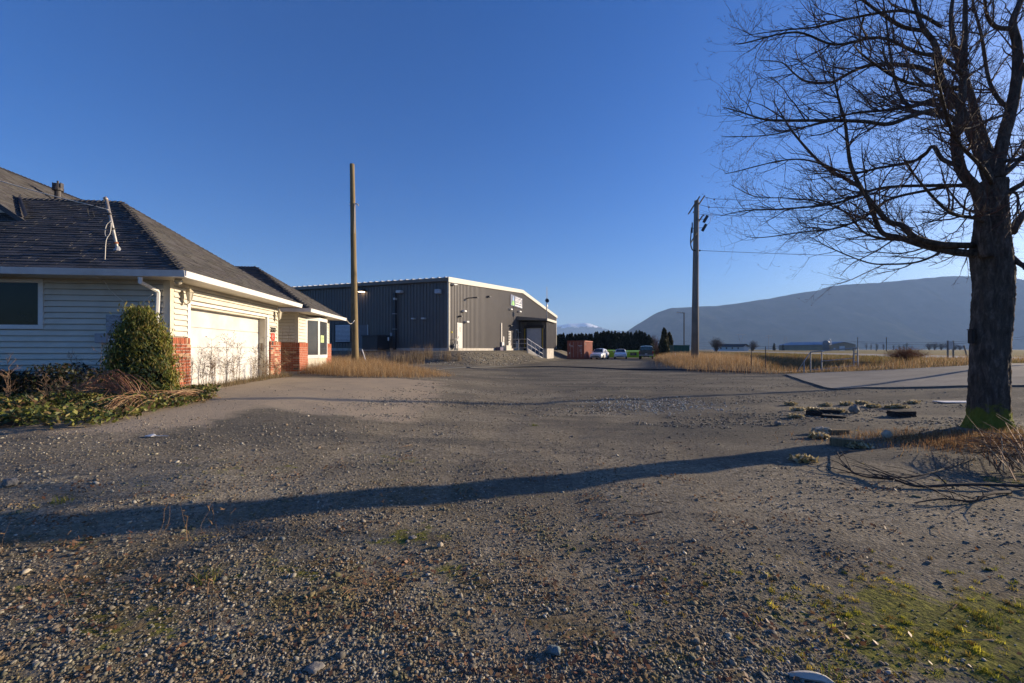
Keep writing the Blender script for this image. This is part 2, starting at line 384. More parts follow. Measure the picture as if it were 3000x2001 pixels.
# the paved entrance: its edge as the photograph shows it, then out of frame to the main road
edge_px = [(2302, 1099), (2353, 1118), (2417, 1138), (2455, 1143), (2532, 1138), (2800, 1134), (3000, 1133)]
ent = [tuple(on_ground(*p)[:2]) for p in edge_px] + [road_xy(17.5, 4), road_xy(20.5, 4), road_xy(20.5, 13)] + far_edge[::-1]
sheet('paved_entrance', ent, asphalt('entrance_asphalt', (0.13, 0.122, 0.108), (0.21, 0.198, 0.175)), 0.05, 0.8, kind='structure', label='pale cracked asphalt entrance')
sheet('road', [road_xy(20, -60), road_xy(29, -60), road_xy(29, 900), road_xy(20, 900)], asphalt('road_asphalt', (0.17, 0.165, 0.16), (0.25, 0.245, 0.24), 0.1), 0.045, 6.0, kind='structure', label='grey country road beyond the ditch')

# ------------------------------------------------------------------ mountains and the air between
def fbm(x, y, oct=6, seed=0):
    r_ = np.random.default_rng(seed); out = np.zeros_like(x); amp = 1.0
    for o in range(oct):
        f = 2.0 ** o
        for _ in range(3):
            a = r_.uniform(0, 2 * math.pi); ph = r_.uniform(0, 6.28); w = r_.uniform(0.7, 1.3)
            out += amp * np.sin((x * math.cos(a) + y * math.sin(a)) * f * w + ph) / 3
        amp *= 0.5
    return out
def mountain(name, prof, Y0, half, mat, seed, label, depth_shift=0.0):
    """a ridge whose crest stands Y0 metres away and follows the skyline; slopes fall on both sides"""
    px = np.array([p[0] for p in prof], float); py = np.array([p[1] for p in prof], float)
    xs = np.linspace(px[0], px[-1], 260); top = np.interp(xs, px, py)
    xw = (xs - 1500) / F_PX * Y0; hw = (HY - top) / F_PX * Y0 + EYE
    u = np.linspace(-1, 1, 90); U, XW = np.meshgrid(u, xw, indexing='ij'); H = np.tile(hw, (len(u), 1))
    fall = np.clip(1 - np.abs(U), 0, 1) ** 0.85
    n = fbm(XW / Y0 * 14, U * 3.0, 6, seed)
    gul = np.abs(fbm(XW / Y0 * 34, U * 2.0, 4, seed + 5))
    Z = H * (fall + (0.10 * n - 0.16 * gul) * np.sin(np.clip(np.abs(U), 0, 1) * math.pi)) + 0.008 * H * fbm(XW / Y0 * 90, U * 12, 6, seed + 2)
    Yv = Y0 + U * half + 0.15 * half * fbm(XW / Y0 * 8, U * 0 + 1, 3, seed + 9) * np.abs(U)
    sc_ = 1.0
    v = np.stack([XW.ravel() * sc_, Yv.ravel(), np.maximum(Z, -2).ravel()], 1); ny, nx = U.shape
    i = np.arange(nx * ny).reshape(ny, nx)
    f = np.stack([i[:-1, :-1].ravel(), i[:-1, 1:].ravel(), i[1:, 1:].ravel(), i[1:, :-1].ravel()], 1)
    me = np_mesh(name, v, f); me.polygons.foreach_set('use_smooth', np.ones(len(f), bool))
    return obj(name, me, mat, kind='structure', label=label)
def hill_mat(name, snow):
    m, nt, b = nodes(name); tc = N(nt, 'ShaderNodeTexCoord'); P = tc.outputs['Object']
    c = ramp(nt, noise(nt, P, 0.006, 10, 0.75), [(0.36, (0.008, 0.014, 0.011)), (0.5, (0.022, 0.03, 0.02)), (0.66, (0.055, 0.055, 0.042))])
    if snow:
        sp = N(nt, 'ShaderNodeSeparateXYZ'); nt.links.new(P, sp.inputs[0])
        hgt = math_(nt, 'DIVIDE', math_(nt, 'SUBTRACT', sp.outputs[2], snow), 60.0)
        hgt = math_(nt, 'ADD', hgt, math_(nt, 'MULTIPLY', math_(nt, 'SUBTRACT', noise(nt, P, 0.012, 6, 0.7), 0.5), 3.0))
        c = mixc(nt, ramp(nt, hgt, [(0.45, 0.0), (0.6, 1.0)]), c, (0.8, 0.82, 0.85))
    nt.links.new(c, b.inputs['Base Color']); b.inputs['Roughness'].default_value = 1.0; b.inputs['Specular IOR Level'].default_value = 0.0
    return m
K = 3000 / 2351
near_prof = [(1300, 800), (1420, 775), (1445, 757), (1462, 745), (1480, 735), (1500, 722), (1515, 714), (1540, 706), (1590, 703.5), (1640, 702), (1700, 695), (1760, 685), (1830, 672), (1880, 665), (1900, 656), (1960, 650), (2060, 645), (2130, 636), (2200, 632), (2260, 632), (2351, 640), (2500, 660), (2800, 640), (3200, 690), (3700, 800)]
far_prof = [(700, 790), (1000, 770), (1180, 752), (1240, 756), (1275, 748), (1292, 746), (1305, 743), (1325, 742), (1345, 740.5), (1362, 745), (1380, 751), (1400, 757.5), (1425, 759), (1460, 760), (1550, 775), (1700, 800)]
mountain('mountain', [(a * K, b * K) for a, b in near_prof], 3600, 900, hill_mat('forested_slope', None), 3, 'long forested ridge, hazy blue above the fields')
mountain('mountain', [(a * K, b * K) for a, b in far_prof], 8200, 1300, hill_mat('snowy_ridge', 385.0), 8, 'distant low ridge with snow streaks along its crest')
hz = MB(); hz.box(-9500, 9500, -1500, 10200, -3.0, 690.0)
m_, nt_, b_ = nodes('haze'); nt_.nodes.remove(b_)
pv = N(nt_, 'ShaderNodeVolumePrincipled'); pv.inputs['Color'].default_value = (0.40, 0.62, 1.0, 1); pv.inputs['Density'].default_value = 1.2e-4
pv.inputs['Anisotropy'].default_value = 0.0
nt_.links.new(pv.outputs[0], nt_.nodes['Material Output'].inputs['Volume'])
hz.build('haze', m_, kind='stuff', label='thin bluish haze over the valley')
# ------------------------------------------------------------------ the house with the garage
HC = (-8.05, 10.27); HR = math.atan(0.12)
house = thing('house', (HC[0], HC[1], 0), HR, label='cream sided bungalow with brick piers, double garage and dark shingle roof', category='house')
HM = Matrix.Translation((HC[0], HC[1], 0)) @ Matrix.Rotation(HR, 4, 'Z'); HMI = HM.inverted()
def house_ray(px, py, axis, val):               # where a pixel's ray meets a house-frame plane
    o_ = HMI @ Vector((0, 0, EYE)); d_ = (HMI @ at(px, py, 1.0)) - o_
    t = (val - o_[axis]) / d_[axis]; return o_ + d_ * t
M_SIDE = pmat('cream_siding', (0.62, 0.585, 0.50), 0.55, 0.05, 3, dirt=(0.42, 0.36, 0.26), dirt_amt=0.35, island=0.03)
M_WHITE = pmat('white_trim', (0.74, 0.73, 0.70), 0.5, 0.05, 5, dirt=(0.45, 0.42, 0.36), dirt_amt=0.3)
M_TRIMC = pmat('cream_trim', (0.62, 0.57, 0.46), 0.55, 0.05, 4, dirt=(0.36, 0.31, 0.22), dirt_amt=0.4)
M_CORE = pmat('wall_core', (0.5, 0.46, 0.38), 0.9)
M_GUT = pmat('gutter_paint', (0.62, 0.62, 0.62), 0.4, 0.06, 4, dirt=(0.35, 0.32, 0.28), dirt_amt=0.4)
M_MORT = pmat('mortar', (0.42, 0.38, 0.33), 0.95, 0.15, 30, bmp=0.3)
M_B1 = pmat('red_brick', (0.34, 0.085, 0.04), 0.9, 0.30, 35, bmp=0.5, island=0.28, dirt=(0.5, 0.36, 0.24), dirt_amt=0.35, dirt_scale=9)
M_B2 = pmat('limed_brick', (0.50, 0.33, 0.20), 0.9, 0.35, 30, bmp=0.5, island=0.25, dirt=(0.34, 0.10, 0.05), dirt_amt=0.9, dirt_scale=16)
M_B3 = pmat('burnt_brick', (0.10, 0.075, 0.065), 0.9, 0.3, 30, bmp=0.5, island=0.2)
M_GLASS = glass_mat('window_glass', (0.010, 0.008, 0.006), 0.10); M_GLASS.node_tree.nodes['Principled BSDF'].inputs['Specular IOR Level'].default_value = 0.25
M_GLASS2 = glass_mat('bay_glass', (0.05, 0.055, 0.06), 0.06)
M_GREYBOX = pmat('grey_box_paint', (0.33, 0.34, 0.36), 0.5, 0.08)
M_METAL = pmat('weathered_pipe', (0.36, 0.35, 0.33), 0.5, 0.15, 10, dirt=(0.25, 0.10, 0.05), dirt_amt=0.35, metal=0.4)
M_CABLE = pmat('white_cable', (0.62, 0.59, 0.52), 0.6, 0.1)
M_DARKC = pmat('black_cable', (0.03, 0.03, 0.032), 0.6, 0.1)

# walls behind the siding
w = MB()
w.box(-10.5, -0.45, 0.02, 6.1, 0.25, 3.04); w.box(-0.45, -0.02, 0.02, 0.70, 0.25, 3.04); w.box(-0.45, -0.02, 5.20, 6.1, 0.25, 3.04)
w.box(-0.45, -0.02, 0.70, 5.20, 2.56, 3.04)
w.build('wall', M_CORE, house)
w = MB(); w.box(-10.5, -1.9, 6.1, 7.9, 0.25, 3.0); w.box(-10.5, 0.08, 7.92, 12.2, 0.25, 2.96); w.build('wall', M_CORE, house)
EXP = 0.134
def plank(p0, p1, z, nrm, h=EXP):
    """one course of lap siding from p0 to p1 (u, v)"""
    p0 = Vector((*p0, 0)); p1 = Vector((*p1, 0)); n = Vector((*nrm, 0))
    prof = [(0.0, 0.026), (0.028, 0.026), (0.042, 0.016), (0.044, 0.032), (0.012, h + 0.004), (0.0, h + 0.004)]
    poly = [p0 + n * d + Vector((0, 0, z + k)) for d, k in prof]
    m = MB(); m.prism(poly, p1 - p0); m.build('siding_plank', M_SIDE, house)
WIN = (-4.5, -2.615, 1.86, 3.0)
z = 0.36
while z < 2.98:
    h = min(EXP, 3.02 - z)
    if z + h > WIN[2] - 0.02 and z < WIN[3] - 0.1:
        plank((-10.4, 0), (WIN[0], 0), z, (0, -1), h); plank((WIN[1], 0), (-0.11, 0), z, (0, -1), h)
    else: plank((-10.4, 0), (-0.11, 0), z, (0, -1), h)
    if z > 1.66:
        if z < 2.60: plank((0, 0.11), (0, 0.63), z, (1, 0), h); plank((0, 5.28), (0, 6.0), z, (1, 0), h)
        else: plank((0, 0.11), (0, 6.0), z, (1, 0), h)
        plank((-1.85, 7.9), (0.0, 7.9), z, (0, -1), h); plank((0.1, 7.98), (0.1, 8.86), z, (1, 0), h); plank((0.1, 11.3), (0.1, 12.1), z, (1, 0), h)
    z += EXP
for (a, b, c, d, z0, z1) in ((-0.11, 0.035, -0.035, 0.10, 0.30, 3.03), (-0.02, 0.035, 6.0, 6.1, 1.68, 3.03), (-0.0, 0.135, 7.865, 7.97, 1.68, 2.97), (0.02, 0.135, 12.1, 12.22, 0.4, 2.97)):
    m = MB(); m.box(a, b, c, d, z0, z1, bev=0.006); m.build('corner_post', M_TRIMC, house)
# window in the shaded wall
win = MB(); 
for bx in ((WIN[0], WIN[1], -0.05, -0.002, WIN[2], WIN[2] + 0.10), (WIN[0], WIN[1], -0.05, -0.002, WIN[3] - 0.09, WIN[3]), (WIN[0], WIN[0] + 0.1, -0.05, -0.002, WIN[2] + 0.10, WIN[3] - 0.09), (WIN[1] - 0.1, WIN[1], -0.05, -0.002, WIN[2] + 0.10, WIN[3] - 0.09), (-3.60, -3.53, -0.046, -0.002, WIN[2] + 0.10, WIN[3] - 0.09)):
    win.box(*bx, bev=0.008)
wf = win.build('window_frame', M_WHITE, house)
for a, b in ((WIN[0] + 0.1, -3.60), (-3.53, WIN[1] - 0.1)):
    m = MB(); m.box(a, b, -0.02, -0.012, WIN[2] + 0.10, WIN[3] - 0.09); m.build('pane', M_GLASS, wf)

# garage door: recessed, four sections
door = MB(); door.box(-0.30, -0.27, 0.70, 5.20, 0.36, 2.56); gd = door.build('garage_door', M_WHITE, house)
M_DOOR = pmat('garage_door_paint', (0.62, 0.615, 0.595), 0.45, 0.05, 2, dirt=(0.38, 0.33, 0.26), dirt_amt=0.45)
for k in range(4):
    m = MB(); m.box(-0.27, -0.235, 0.72, 5.18, 0.385 + k * 0.535, 0.385 + (k + 1) * 0.535 - 0.016, bev=0.012); m.build('door_panel', M_DOOR, gd)
m = MB(); m.box(-0.27, -0.02, 5.13, 5.20, 0.36, 2.54); m.box(-0.27, -0.02, 0.70, 0.76, 0.36, 2.54); m.box(-0.27, -0.02, 0.76, 5.13, 2.48, 2.555); m.build('door_jamb', M_TRIMC, house)
m = MB(); m.box(-0.02, 0.045, 0.63, 0.735, 0.36, 2.54, bev=0.006); m.box(-0.02, 0.045, 5.165, 5.28, 0.36, 2.54, bev=0.006); m.box(-0.02, 0.045, 0.63, 5.28, 2.54, 2.62, bev=0.006); m.build('door_trim', M_WHITE, house)
m = MB(); m.box(-0.15, -0.10, 5.08, 5.128, 1.35, 1.62, bev=0.01); m.build('keypad_box', pmat('tarnished_brown', (0.16, 0.12, 0.08), 0.6), house)

# brick piers: mortar core, bricks laid on it one by one
BR = []
def pier_face(pier, o_, du, n, width, z0, z1):
    o_ = Vector((*o_, 0)); du = Vector((*du, 0)); n = Vector((*n, 0)); row = 0; zz = z0
    rot = Matrix((( du.x, -n.x, 0), (du.y, -n.y, 0), (0, 0, 1))).transposed().transposed()
    while zz < z1 - 0.21:
        off = 0.0 if row % 2 else -0.105; x = off
        while x < width - 0.03:
            a, b = max(x, 0.0), min(x + 0.2, width)
            if b - a > 0.04: BR.append((pier, o_ + du * ((a + b) / 2) + Vector((0, 0, zz + 0.032)), rot, (b - a, 0.05, 0.064)))
            x += 0.211
        row += 1; zz += 0.0755
    x = 0.0
    while x < width - 0.03:
        b = min(x + 0.064, width); BR.append((pier, o_ + du * ((x + b) / 2) + Vector((0, 0, (zz + z1) / 2)), rot, (b - x, 0.05, z1 - zz - 0.004))); x += 0.0745
piers = []
def pier(u0, u1, v0, v1, z0=0.30, z1=1.69):
    m = MB(); m.box(u0, u1, v0, v1, z0, z1 - 0.012); p = m.build('brick_pier', M_MORT, house); return p
p1 = pier(-0.05, 0.10, -0.06, 0.625); p2 = pier(-0.02, 0.10, 5.285, 6.16); p3 = pier(-1.85, 0.20, 7.80, 8.80, 0.36); p4 = pier(0.05, 0.20, 11.35, 12.3, 0.40)
pier_face(p1, (0.10, -0.06), (0, 1), (1, 0), 0.685, 0.40, 1.69); pier_face(p1, (-0.05, -0.06), (1, 0), (0, -1), 0.15, 0.40, 1.69)
pier_face(p2, (0.10, 5.285), (0, 1), (1, 0), 0.875, 0.42, 1.69); pier_face(p2, (-0.02, 5.285), (1, 0), (0, -1), 0.12, 0.42, 1.69)
pier_face(p3, (-1.5, 7.80), (1, 0), (0, -1), 1.70, 0.50, 1.69); pier_face(p3, (0.20, 7.80), (0, 1), (1, 0), 1.0, 0.50, 1.69)
pier_face(p4, (0.20, 11.35), (0, 1), (1, 0), 0.95, 0.50, 1.69)
bxm = MB(); bxm.box(-0.5, 0.5, -0.5, 0.5, -0.5, 0.5)
bmesh_ = []
for k, mt in enumerate((M_B1, M_B2, M_B3)):
    me = bxm.mesh('brick'); me.materials.append(mt); bmesh_.append(me)
rest = MB()
for i, (p, c, rot, s) in enumerate(BR):
    n = Vector((-rot[0][1], -rot[1][1], 0))
    c = c + n * random.uniform(-0.019, -0.010)
    if i < 300:
        o = bpy.data.objects.new('brick', random.choices(bmesh_, (0.78, 0.17, 0.05))[0]); COL.objects.link(o); o.parent = p
        o.matrix_local = Matrix.Translation(c) @ rot.to_4x4() @ Matrix.Diagonal((*s, 1))
    else: rest.box(-0.5, 0.5, -0.5, 0.5, -0.5, 0.5, Matrix.Translation(c) @ rot.to_4x4() @ Matrix.Diagonal((*s, 1)))
rest.build('brick', M_B1, p4, kind='stuff')

# bay window of the wing
bz0, bz1 = 1.10, 2.74
B = [(0.10, 8.90), (0.50, 9.42), (0.50, 10.62), (0.10, 11.14)]
m = MB(); m.prism([(u, v, bz0 - 0.09) for u, v in B], (0, 0, 0.07)); m.prism([(u * 1.0, v, bz1) for u, v in B], (0, 0, 0.10)); bay = m.build('bay_window', M_WHITE, house)
m = MB(); m.prism([(u * 0.9, v, 0.36) for u, v in B], (0, 0, bz0 - 0.09 - 0.36)); m.build('bay_apron', M_TRIMC, bay)
for i in range(3):
    a = Vector((*B[i], 0)); b = Vector((*B[i + 1], 0)); d = (b - a).normalized(); L = (b - a).length; nn = Vector((d.y, -d.x, 0))
    fm = MB(); Mx = Matrix.Translation(a) @ Matrix(((d.x, -nn.x, 0, 0), (d.y, -nn.y, 0, 0), (0, 0, 1, 0), (0, 0, 0, 1)))
    for bx in ((0.0, 0.07, 0, 0.06, bz0 - 0.02, bz1), (L - 0.07, L, 0, 0.06, bz0 - 0.02, bz1), (0.07, L - 0.07, 0, 0.06, bz0 - 0.02, bz0 + 0.06), (0.07, L - 0.07, 0, 0.06, bz1 - 0.06, bz1)): fm.box(*bx, M=Mx, bev=0.006)
    fm.build('window_frame', M_WHITE, bay)
    gm = MB(); gm.box(0.06, L - 0.06, 0.025, 0.032, bz0 + 0.05, bz1 - 0.05, M=Mx); gm.build('pane', M_GLASS2, bay)
    if i == 1:
        pm = MB(); pm.box(0.25, 0.72, 0.018, 0.023, 1.72, 2.05, M=Mx); pp = pm.build('paper_notice', pmat('lime_paper', (0.48, 0.60, 0.28), 0.8), bay, label='pale green paper notice taped inside the glass')
        for r_ in range(4):
            lm = MB(); lm.box(0.30, 0.66 - 0.05 * (r_ % 2), 0.0165, 0.0178, 1.78 + 0.06 * r_, 1.795 + 0.06 * r_, M=Mx); lm.build('printed_line', pmat('ink_grey', (0.12, 0.14, 0.1), 0.8), pp)

# roofs --------------------------------------------------------------
M_SH = None
def shingle_mat(name, col, isl=True):
    m, nt, b = nodes(name); tc = N(nt, 'ShaderNodeTexCoord')
    a = N(nt, 'ShaderNodeAttribute', attribute_name='Col'); oi = N(nt, 'ShaderNodeObjectInfo')
    n1 = noise(nt, tc.outputs['Object'], 60 if not isl else 9, 4, 0.75)
    c = ramp(nt, n1, [(0.25, tuple(x * 0.65 for x in col)), (0.75, tuple(x * 1.35 for x in col))])
    if isl:
        f = math_(nt, 'ADD', math_(nt, 'MULTIPLY', oi.outputs['Random'], 0.55), 0.78)
        cb = N(nt, 'ShaderNodeCombineColor'); [nt.links.new(f, cb.inputs[i]) for i in range(3)]; f = cb.outputs[0]
    else: f = a.outputs['Color']
    c = mixc(nt, 1.0, c, f, 'MULTIPLY'); nt.links.new(c, b.inputs['Base Color'])
    b.inputs['Roughness'].default_value = 0.95; b.inputs['Specular IOR Level'].default_value = 0.2
    bump(nt, b, noise(nt, tc.outputs['Object'], 120, 3, 0.8), 0.4, 0.006); return m
SH1 = shingle_mat('asphalt_shingle', (0.075, 0.072, 0.072)); SH2 = shingle_mat('asphalt_shingle_field', (0.080, 0.075, 0.072), False)
tab = MB(); tab.add([(-.5, 0, 0), (.5, 0, 0), (.5, 0, 1), (-.5, 0, 1), (-.5, 1, 0), (.5, 1, 0)], [(0, 1, 2, 3), (3, 2, 5, 4), (0, 3, 4), (1, 5, 2), (0, 4, 5, 1)])
tab_me = tab.mesh('shingle'); tab_me.materials.append(SH1)
def slope(parent, P0, eu, ev, rows, lo, hi, limit=0, key=None):
    """laps shingle tabs over a slope: P0 eave start, eu along, ev up the slope (unit); lo/hi give the ends of a course"""
    eu = Vector(eu).normalized(); ev = Vector(ev).normalized(); en = eu.cross(ev)
    if en.z < 0: en = -en
    items = []
    for k in range(rows):
        d = k * 0.142; a, b = lo(d), hi(d)
        x = a - random.uniform(0, 0.3)
        while x < b - 0.02:
            wd = random.choice((0.16, 0.25, 0.33, 0.33, 0.40)); x0, x1 = max(x, a), min(x + wd, b)
            if x1 - x0 > 0.03:
                items.append((P0 + eu * ((x0 + x1) / 2) + ev * d, x1 - x0 - 0.004, random.choice((0.010, 0.014, 0.020))))
            x += wd
    Rm = Matrix((eu, ev, en)).transposed().to_4x4()
    if limit: items.sort(key=lambda it: key(it[0]))
    rest = MB()
    for i, (c, wd, th) in enumerate(items):
        M = Matrix.Translation(c) @ Rm @ Matrix.Diagonal((wd, 0.165, th, 1))
        if i < limit:
            o = bpy.data.objects.new('shingle', tab_me); COL.objects.link(o); o.parent = parent; o.matrix_local = M
        else:
            f = random.uniform(0.78, 1.28); rest.add([M @ Vector(v) for v in tab.v], tab.f, (f, f * random.uniform(.97, 1.03), f * random.uniform(.95, 1.03)))
    if rest.v: rest.build('shingle', SH2, parent, kind='stuff')
def hip_caps(parent, a, b, n1, n2, step=0.14):
    a, b = Vector(a), Vector(b); d = (b - a).normalized(); L = (b - a).length
    n1, n2 = Vector(n1).normalized(), Vector(n2).normalized(); up = (n1 + n2).normalized()
    s1 = d.cross(n1); s1 = s1 if s1.dot(n2) < 0 else -s1; s2 = d.cross(n2); s2 = s2 if s2.dot(n1) < 0 else -s2
    m = MB(); e0, e1 = 0.028, 0.006; ln = step * 1.25
    m.add([s1 * .14 + n1 * e0, up * (e0 * 1.2), s2 * .14 + n2 * e0, s1 * .14 + n1 * e1 + d * ln, up * e1 * 1.2 + d * ln, s2 * .14 + n2 * e1 + d * ln, s1 * .14, s2 * .14, Vector((0, 0, 0))],
          [(0, 1, 4, 3), (1, 2, 5, 4), (0, 6, 8, 1), (1, 8, 7, 2)])
    me = m.mesh('ridge_cap'); me.materials.append(SH1); t = 0.0
    while t < L - 0.05:
        o = bpy.data.objects.new('ridge_cap', me); COL.objects.link(o); o.parent = parent; o.location = a + d * t; t += step
def hip_roof(ue, v0, v1, zE, zR, ua, uw, name_first, limit):
    """hip end facing +u: eaves at u=ue and v=v0/v1, ridge at mid v, apex at u=ua, roof runs back to u=uw"""
    vm = (v0 + v1) / 2; t = 0.05
    A, Bq, Cq, D = Vector((ue, v0, zE)), Vector((ue, v1, zE)), Vector((uw, v1, zE)), Vector((uw, v0, zE)); P, Q = Vector((ua, vm, zR)), Vector((uw, vm, zR))
    m = MB(); dn = Vector((0, 0, -t))
    vs = [A, Bq, Cq, D, P, Q]; m.add(vs + [x + dn for x in vs], [(0, 4, 5, 3), (0, 1, 4), (1, 2, 5, 4), (6, 9, 11, 10), (6, 10, 7), (7, 10, 11, 8), (0, 6, 7, 1), (3, 9, 6, 0), (1, 7, 8, 2)])
    roof = m.build('roof', SH2, house)
    nf = Vector((0, -(zR - zE), vm - v0)).normalized(); ne = Vector(((zR - zE), 0, ue - ua)).normalized(); nb = Vector((0, zR - zE, v1 - vm)).normalized()
    upf = Vector((0, vm - v0, zR - zE)); rows = int(upf.length / 0.142)
    k = (ue - ua) / upf.length
    slope(roof, D + nf * 0.004, (1, 0, 0), upf, rows, lambda d: 0.0, lambda d: (ue - uw) - d * k, limit, lambda c: (HM @ c - cam.location).length + (50 if c.x < -6.4 else 0))
    upe = Vector((ua - ue, 0, zR - zE)); rows = int(upe.length / 0.142); kk = (vm - v0) / upe.length
    slope(roof, A + ne * 0.004, (0, 1, 0), upe, rows, lambda d: d * kk, lambda d: (v1 - v0) - d * kk)
    hip_caps(roof, A, P, nf, ne); hip_caps(roof, Bq, P, nb, ne); hip_caps(roof, P, Q, nf, nb)
    for (a, b, c, d, z0, z1) in ((uw, ue + 0.05, v0 - 0.11, v0 - 0.002, zE - 0.15, zE - 0.01), (ue + 0.002, ue + 0.11, v0 - 0.002, v1 + 0.05, zE - 0.15, zE - 0.01)):
        gm = MB()
        if d - c < 0.2: prof = [(c + 0.03, z0), (d, z0), (d, z1), (d - 0.02, z1), (d - 0.02, z0 + 0.02), (c + 0.035, z0 + 0.02), (c + 0.012, z1), (c, z1)]; gm.prism([(a, y, zz) for y, zz in prof], (b + (0.055) - a, 0, 0))
        else: prof = [(b - 0.03, z0), (a, z0), (a, z1), (a + 0.02, z1), (a + 0.02, z0 + 0.02), (b - 0.035, z0 + 0.02), (b - 0.012, z1), (b, z1)]; gm.prism([(x, c, zz) for x, zz in prof], (0, d - c, 0))
        gm.build('gutter', M_GUT if d - c < 0.2 else M_WHITE, house)
    sm = MB(); sm.box(uw, ue, v0, v1, zE - 0.14, zE - 0.125); sm.build('soffit', M_TRIMC, house)
    return roof
roof1 = hip_roof(0.63, -0.62, 6.55, 3.16, 5.74, -3.1, -10.6, 'g', 300)
roof2 = hip_roof(0.75, 7.25, 12.75, 3.06, 5.16, -2.45, -10.6, 'w', 0)
# upper storey: gable roof running away, its lit slope over the garage roof
mz, mu = 7.25, -7.9
m = MB()
for s in (1, -1):
    a = Vector((mu, 1.55, mz)); b = Vector((mu + s * 3.9, 1.55, mz - 0.72 * 3.9)); m.prism([a, b, b - Vector((0, 0, 0.12)), a - Vector((0, 0, 0.12))], (0, 9.4, 0))
roof3 = m.build('roof', SH2, house)
up = Vector((-3.9, 0, 0.72 * 3.9)); slope(roof3, Vector((mu + 3.9, 1.5, mz - 0.72 * 3.9)) + Vector((0.72, 0, 1)).normalized() * 0.004, (0, 1, 0), up, int(up.length / 0.142), lambda d: 0.0, lambda d: 9.45)
hip_caps(roof3, (mu, 1.5, mz), (mu, 10.95, mz), (0.72, 0, 1), (-0.72, 0, 1))
m = MB(); m.prism([(mu + 3.6, 1.95, mz - 2.75), (mu, 1.95, mz - 0.16), (mu - 3.6, 1.95, mz - 2.75), (mu - 3.6, 1.95, 3.0), (mu + 3.6, 1.95, 3.0)], (0, 8.0, 0)); m.build('gable_wall', M_TRIMC, house)
m = MB(); m.prism([(mu + 3.92, 1.54, mz - 2.93), (mu, 1.54, mz - 0.12), (mu, 1.54, mz + 0.02), (mu + 3.92, 1.54, mz - 2.79)], (0, -0.035, 0)); m.build('rake_board', pmat('dark_fascia', (0.05, 0.05, 0.055), 0.6), house)
m = MB(); m.prism([(mu + 2.9, 1.93, mz - 2.55), (mu + 1.2, 1.93, mz - 1.3), (mu + 1.2, 1.93, mz - 2.55)], (0, -0.02, 0)); m.build('gable_window', M_GLASS2, house)
# valley flashing between the two roofs
va = Vector((-4.42, 1.60, 4.80)); vb = Vector((-5.80, 2.965, 5.74)); sd = Vector((0.12, -0.07, 0.06))
m = MB(); m.add([va - sd * .2 + Vector((0, 0, .03)), va + sd + Vector((0, 0, .03)), vb + sd + Vector((0, 0, .03)), vb - sd * .2 + Vector((0, 0, .03))], [(0, 1, 2, 3)]); m.build('valley_flashing', pmat('flashing', (0.30, 0.33, 0.38), 0.35, metal=0.7), roof3)
# flue
m = MB(); m.lathe([(0.10, 5.9), (0.09, 6.55), (0.09, 6.72), (0.145, 6.72), (0.15, 6.80), (0.11, 6.82), (0.11, 6.95), (0.03, 6.95), (0.03, 7.05)], 14, Matrix.Translation((-6.6, 5.2, 0))); 
m.box(-6.73, -6.71, 5.14, 5.26, 6.8, 6.98); m.box(-6.49, -6.47, 5.14, 5.26, 6.8, 6.98); m.build('flue', pmat('sooty_metal', (0.06, 0.055, 0.055), 0.6, metal=0.3), house)

# service mast on the roof, cables
def on_front_slope(px, py):
    o_ = HMI @ Vector((0, 0, EYE)); d_ = (HMI @ at(px, py, 1.0)) - o_; k = (5.74 - 3.16) / 3.585
    t = (3.16 + k * (o_.y + 0.62) - o_.z) / (d_.z - k * d_.y); return o_ + d_ * t
mb0 = on_front_slope(345, 733); 
def mast_pt(px, py, dv=0.0): return house_ray(px, py, 1, mb0.y + dv)
mtop = mast_pt(312, 586)
mast = MB(); mast.tube([mb0 - Vector((0, 0, 0.15)), mb0, mb0.lerp(mtop, 0.5), mtop], 0.032, 8)
mast.tube([mtop, mast_pt(309, 580), mast_pt(304, 582)], [0.045, 0.042, 0.03], 8)
ms = mast.build('service_mast', M_METAL, house, smooth=True)
m = MB(); m.lathe([(0.09, -0.02), (0.05, 0.05), (0.034, 0.09)], 10, Matrix.Translation(mb0)); m.build('roof_boot', M_GREYBOX, ms)
for f_ in (0.14, 0.42, 0.72):
    c_ = mb0.lerp(mtop, f_); d_ = (mtop - mb0).normalized() * 0.02; m = MB(); m.tube([c_ - d_, c_ + d_], 0.045, 8); m.build('clamp', M_DARKC if f_ > .3 else pmat('rust', (0.28, 0.10, 0.05), 0.9), ms)
def cable(px_pts, rad, mat, dv=0.0, nm='cable', par=None):
    P = [mast_pt(x, y, dv) for x, y in px_pts]; q = smooth_path(P); mm = MB(); mm.tube(q, rad, 5); return mm.build(nm, mat, par or ms, smooth=True)
def smooth_path(P, n=5):
    P = [Vector(p) for p in P]; out = []
    for i in range(len(P) - 1):
        p0, p1, p2, p3 = P[max(i - 1, 0)], P[i], P[i + 1], P[min(i + 2, len(P) - 1)]
        for k in range(n):
            t = k / n; out.append(0.5 * ((2 * p1) + (p2 - p0) * t + (2 * p0 - 5 * p1 + 4 * p2 - p3) * t * t + (3 * p1 - p0 - 3 * p2 + p3) * t ** 3))
    return out + [P[-1]]
cr = lambda L: [(x / 3.918, 480 + y / 3.918) for x, y in L]
cable(cr([(1245, 530), (1100, 490), (900, 440), (560, 355), (200, 255), (0, 195), (-260, 130)]), 0.011, M_CABLE, -0.10)
cable(cr([(1200, 405), (1130, 450), (1080, 480), (1010, 500), (1010, 570), (1060, 630)]), 0.006, M_DARKC, -0.12)
cable(cr([(1200, 410), (1150, 470), (1060, 490), (1020, 520), (1020, 590), (1080, 610), (1060, 540)]), 0.006, M_DARKC, -0.14)
cable(cr([(1270, 655), (1225, 700), (1205, 790), (1225, 840), (1265, 790), (1275, 680)]), 0.008, M_CABLE, -0.06)
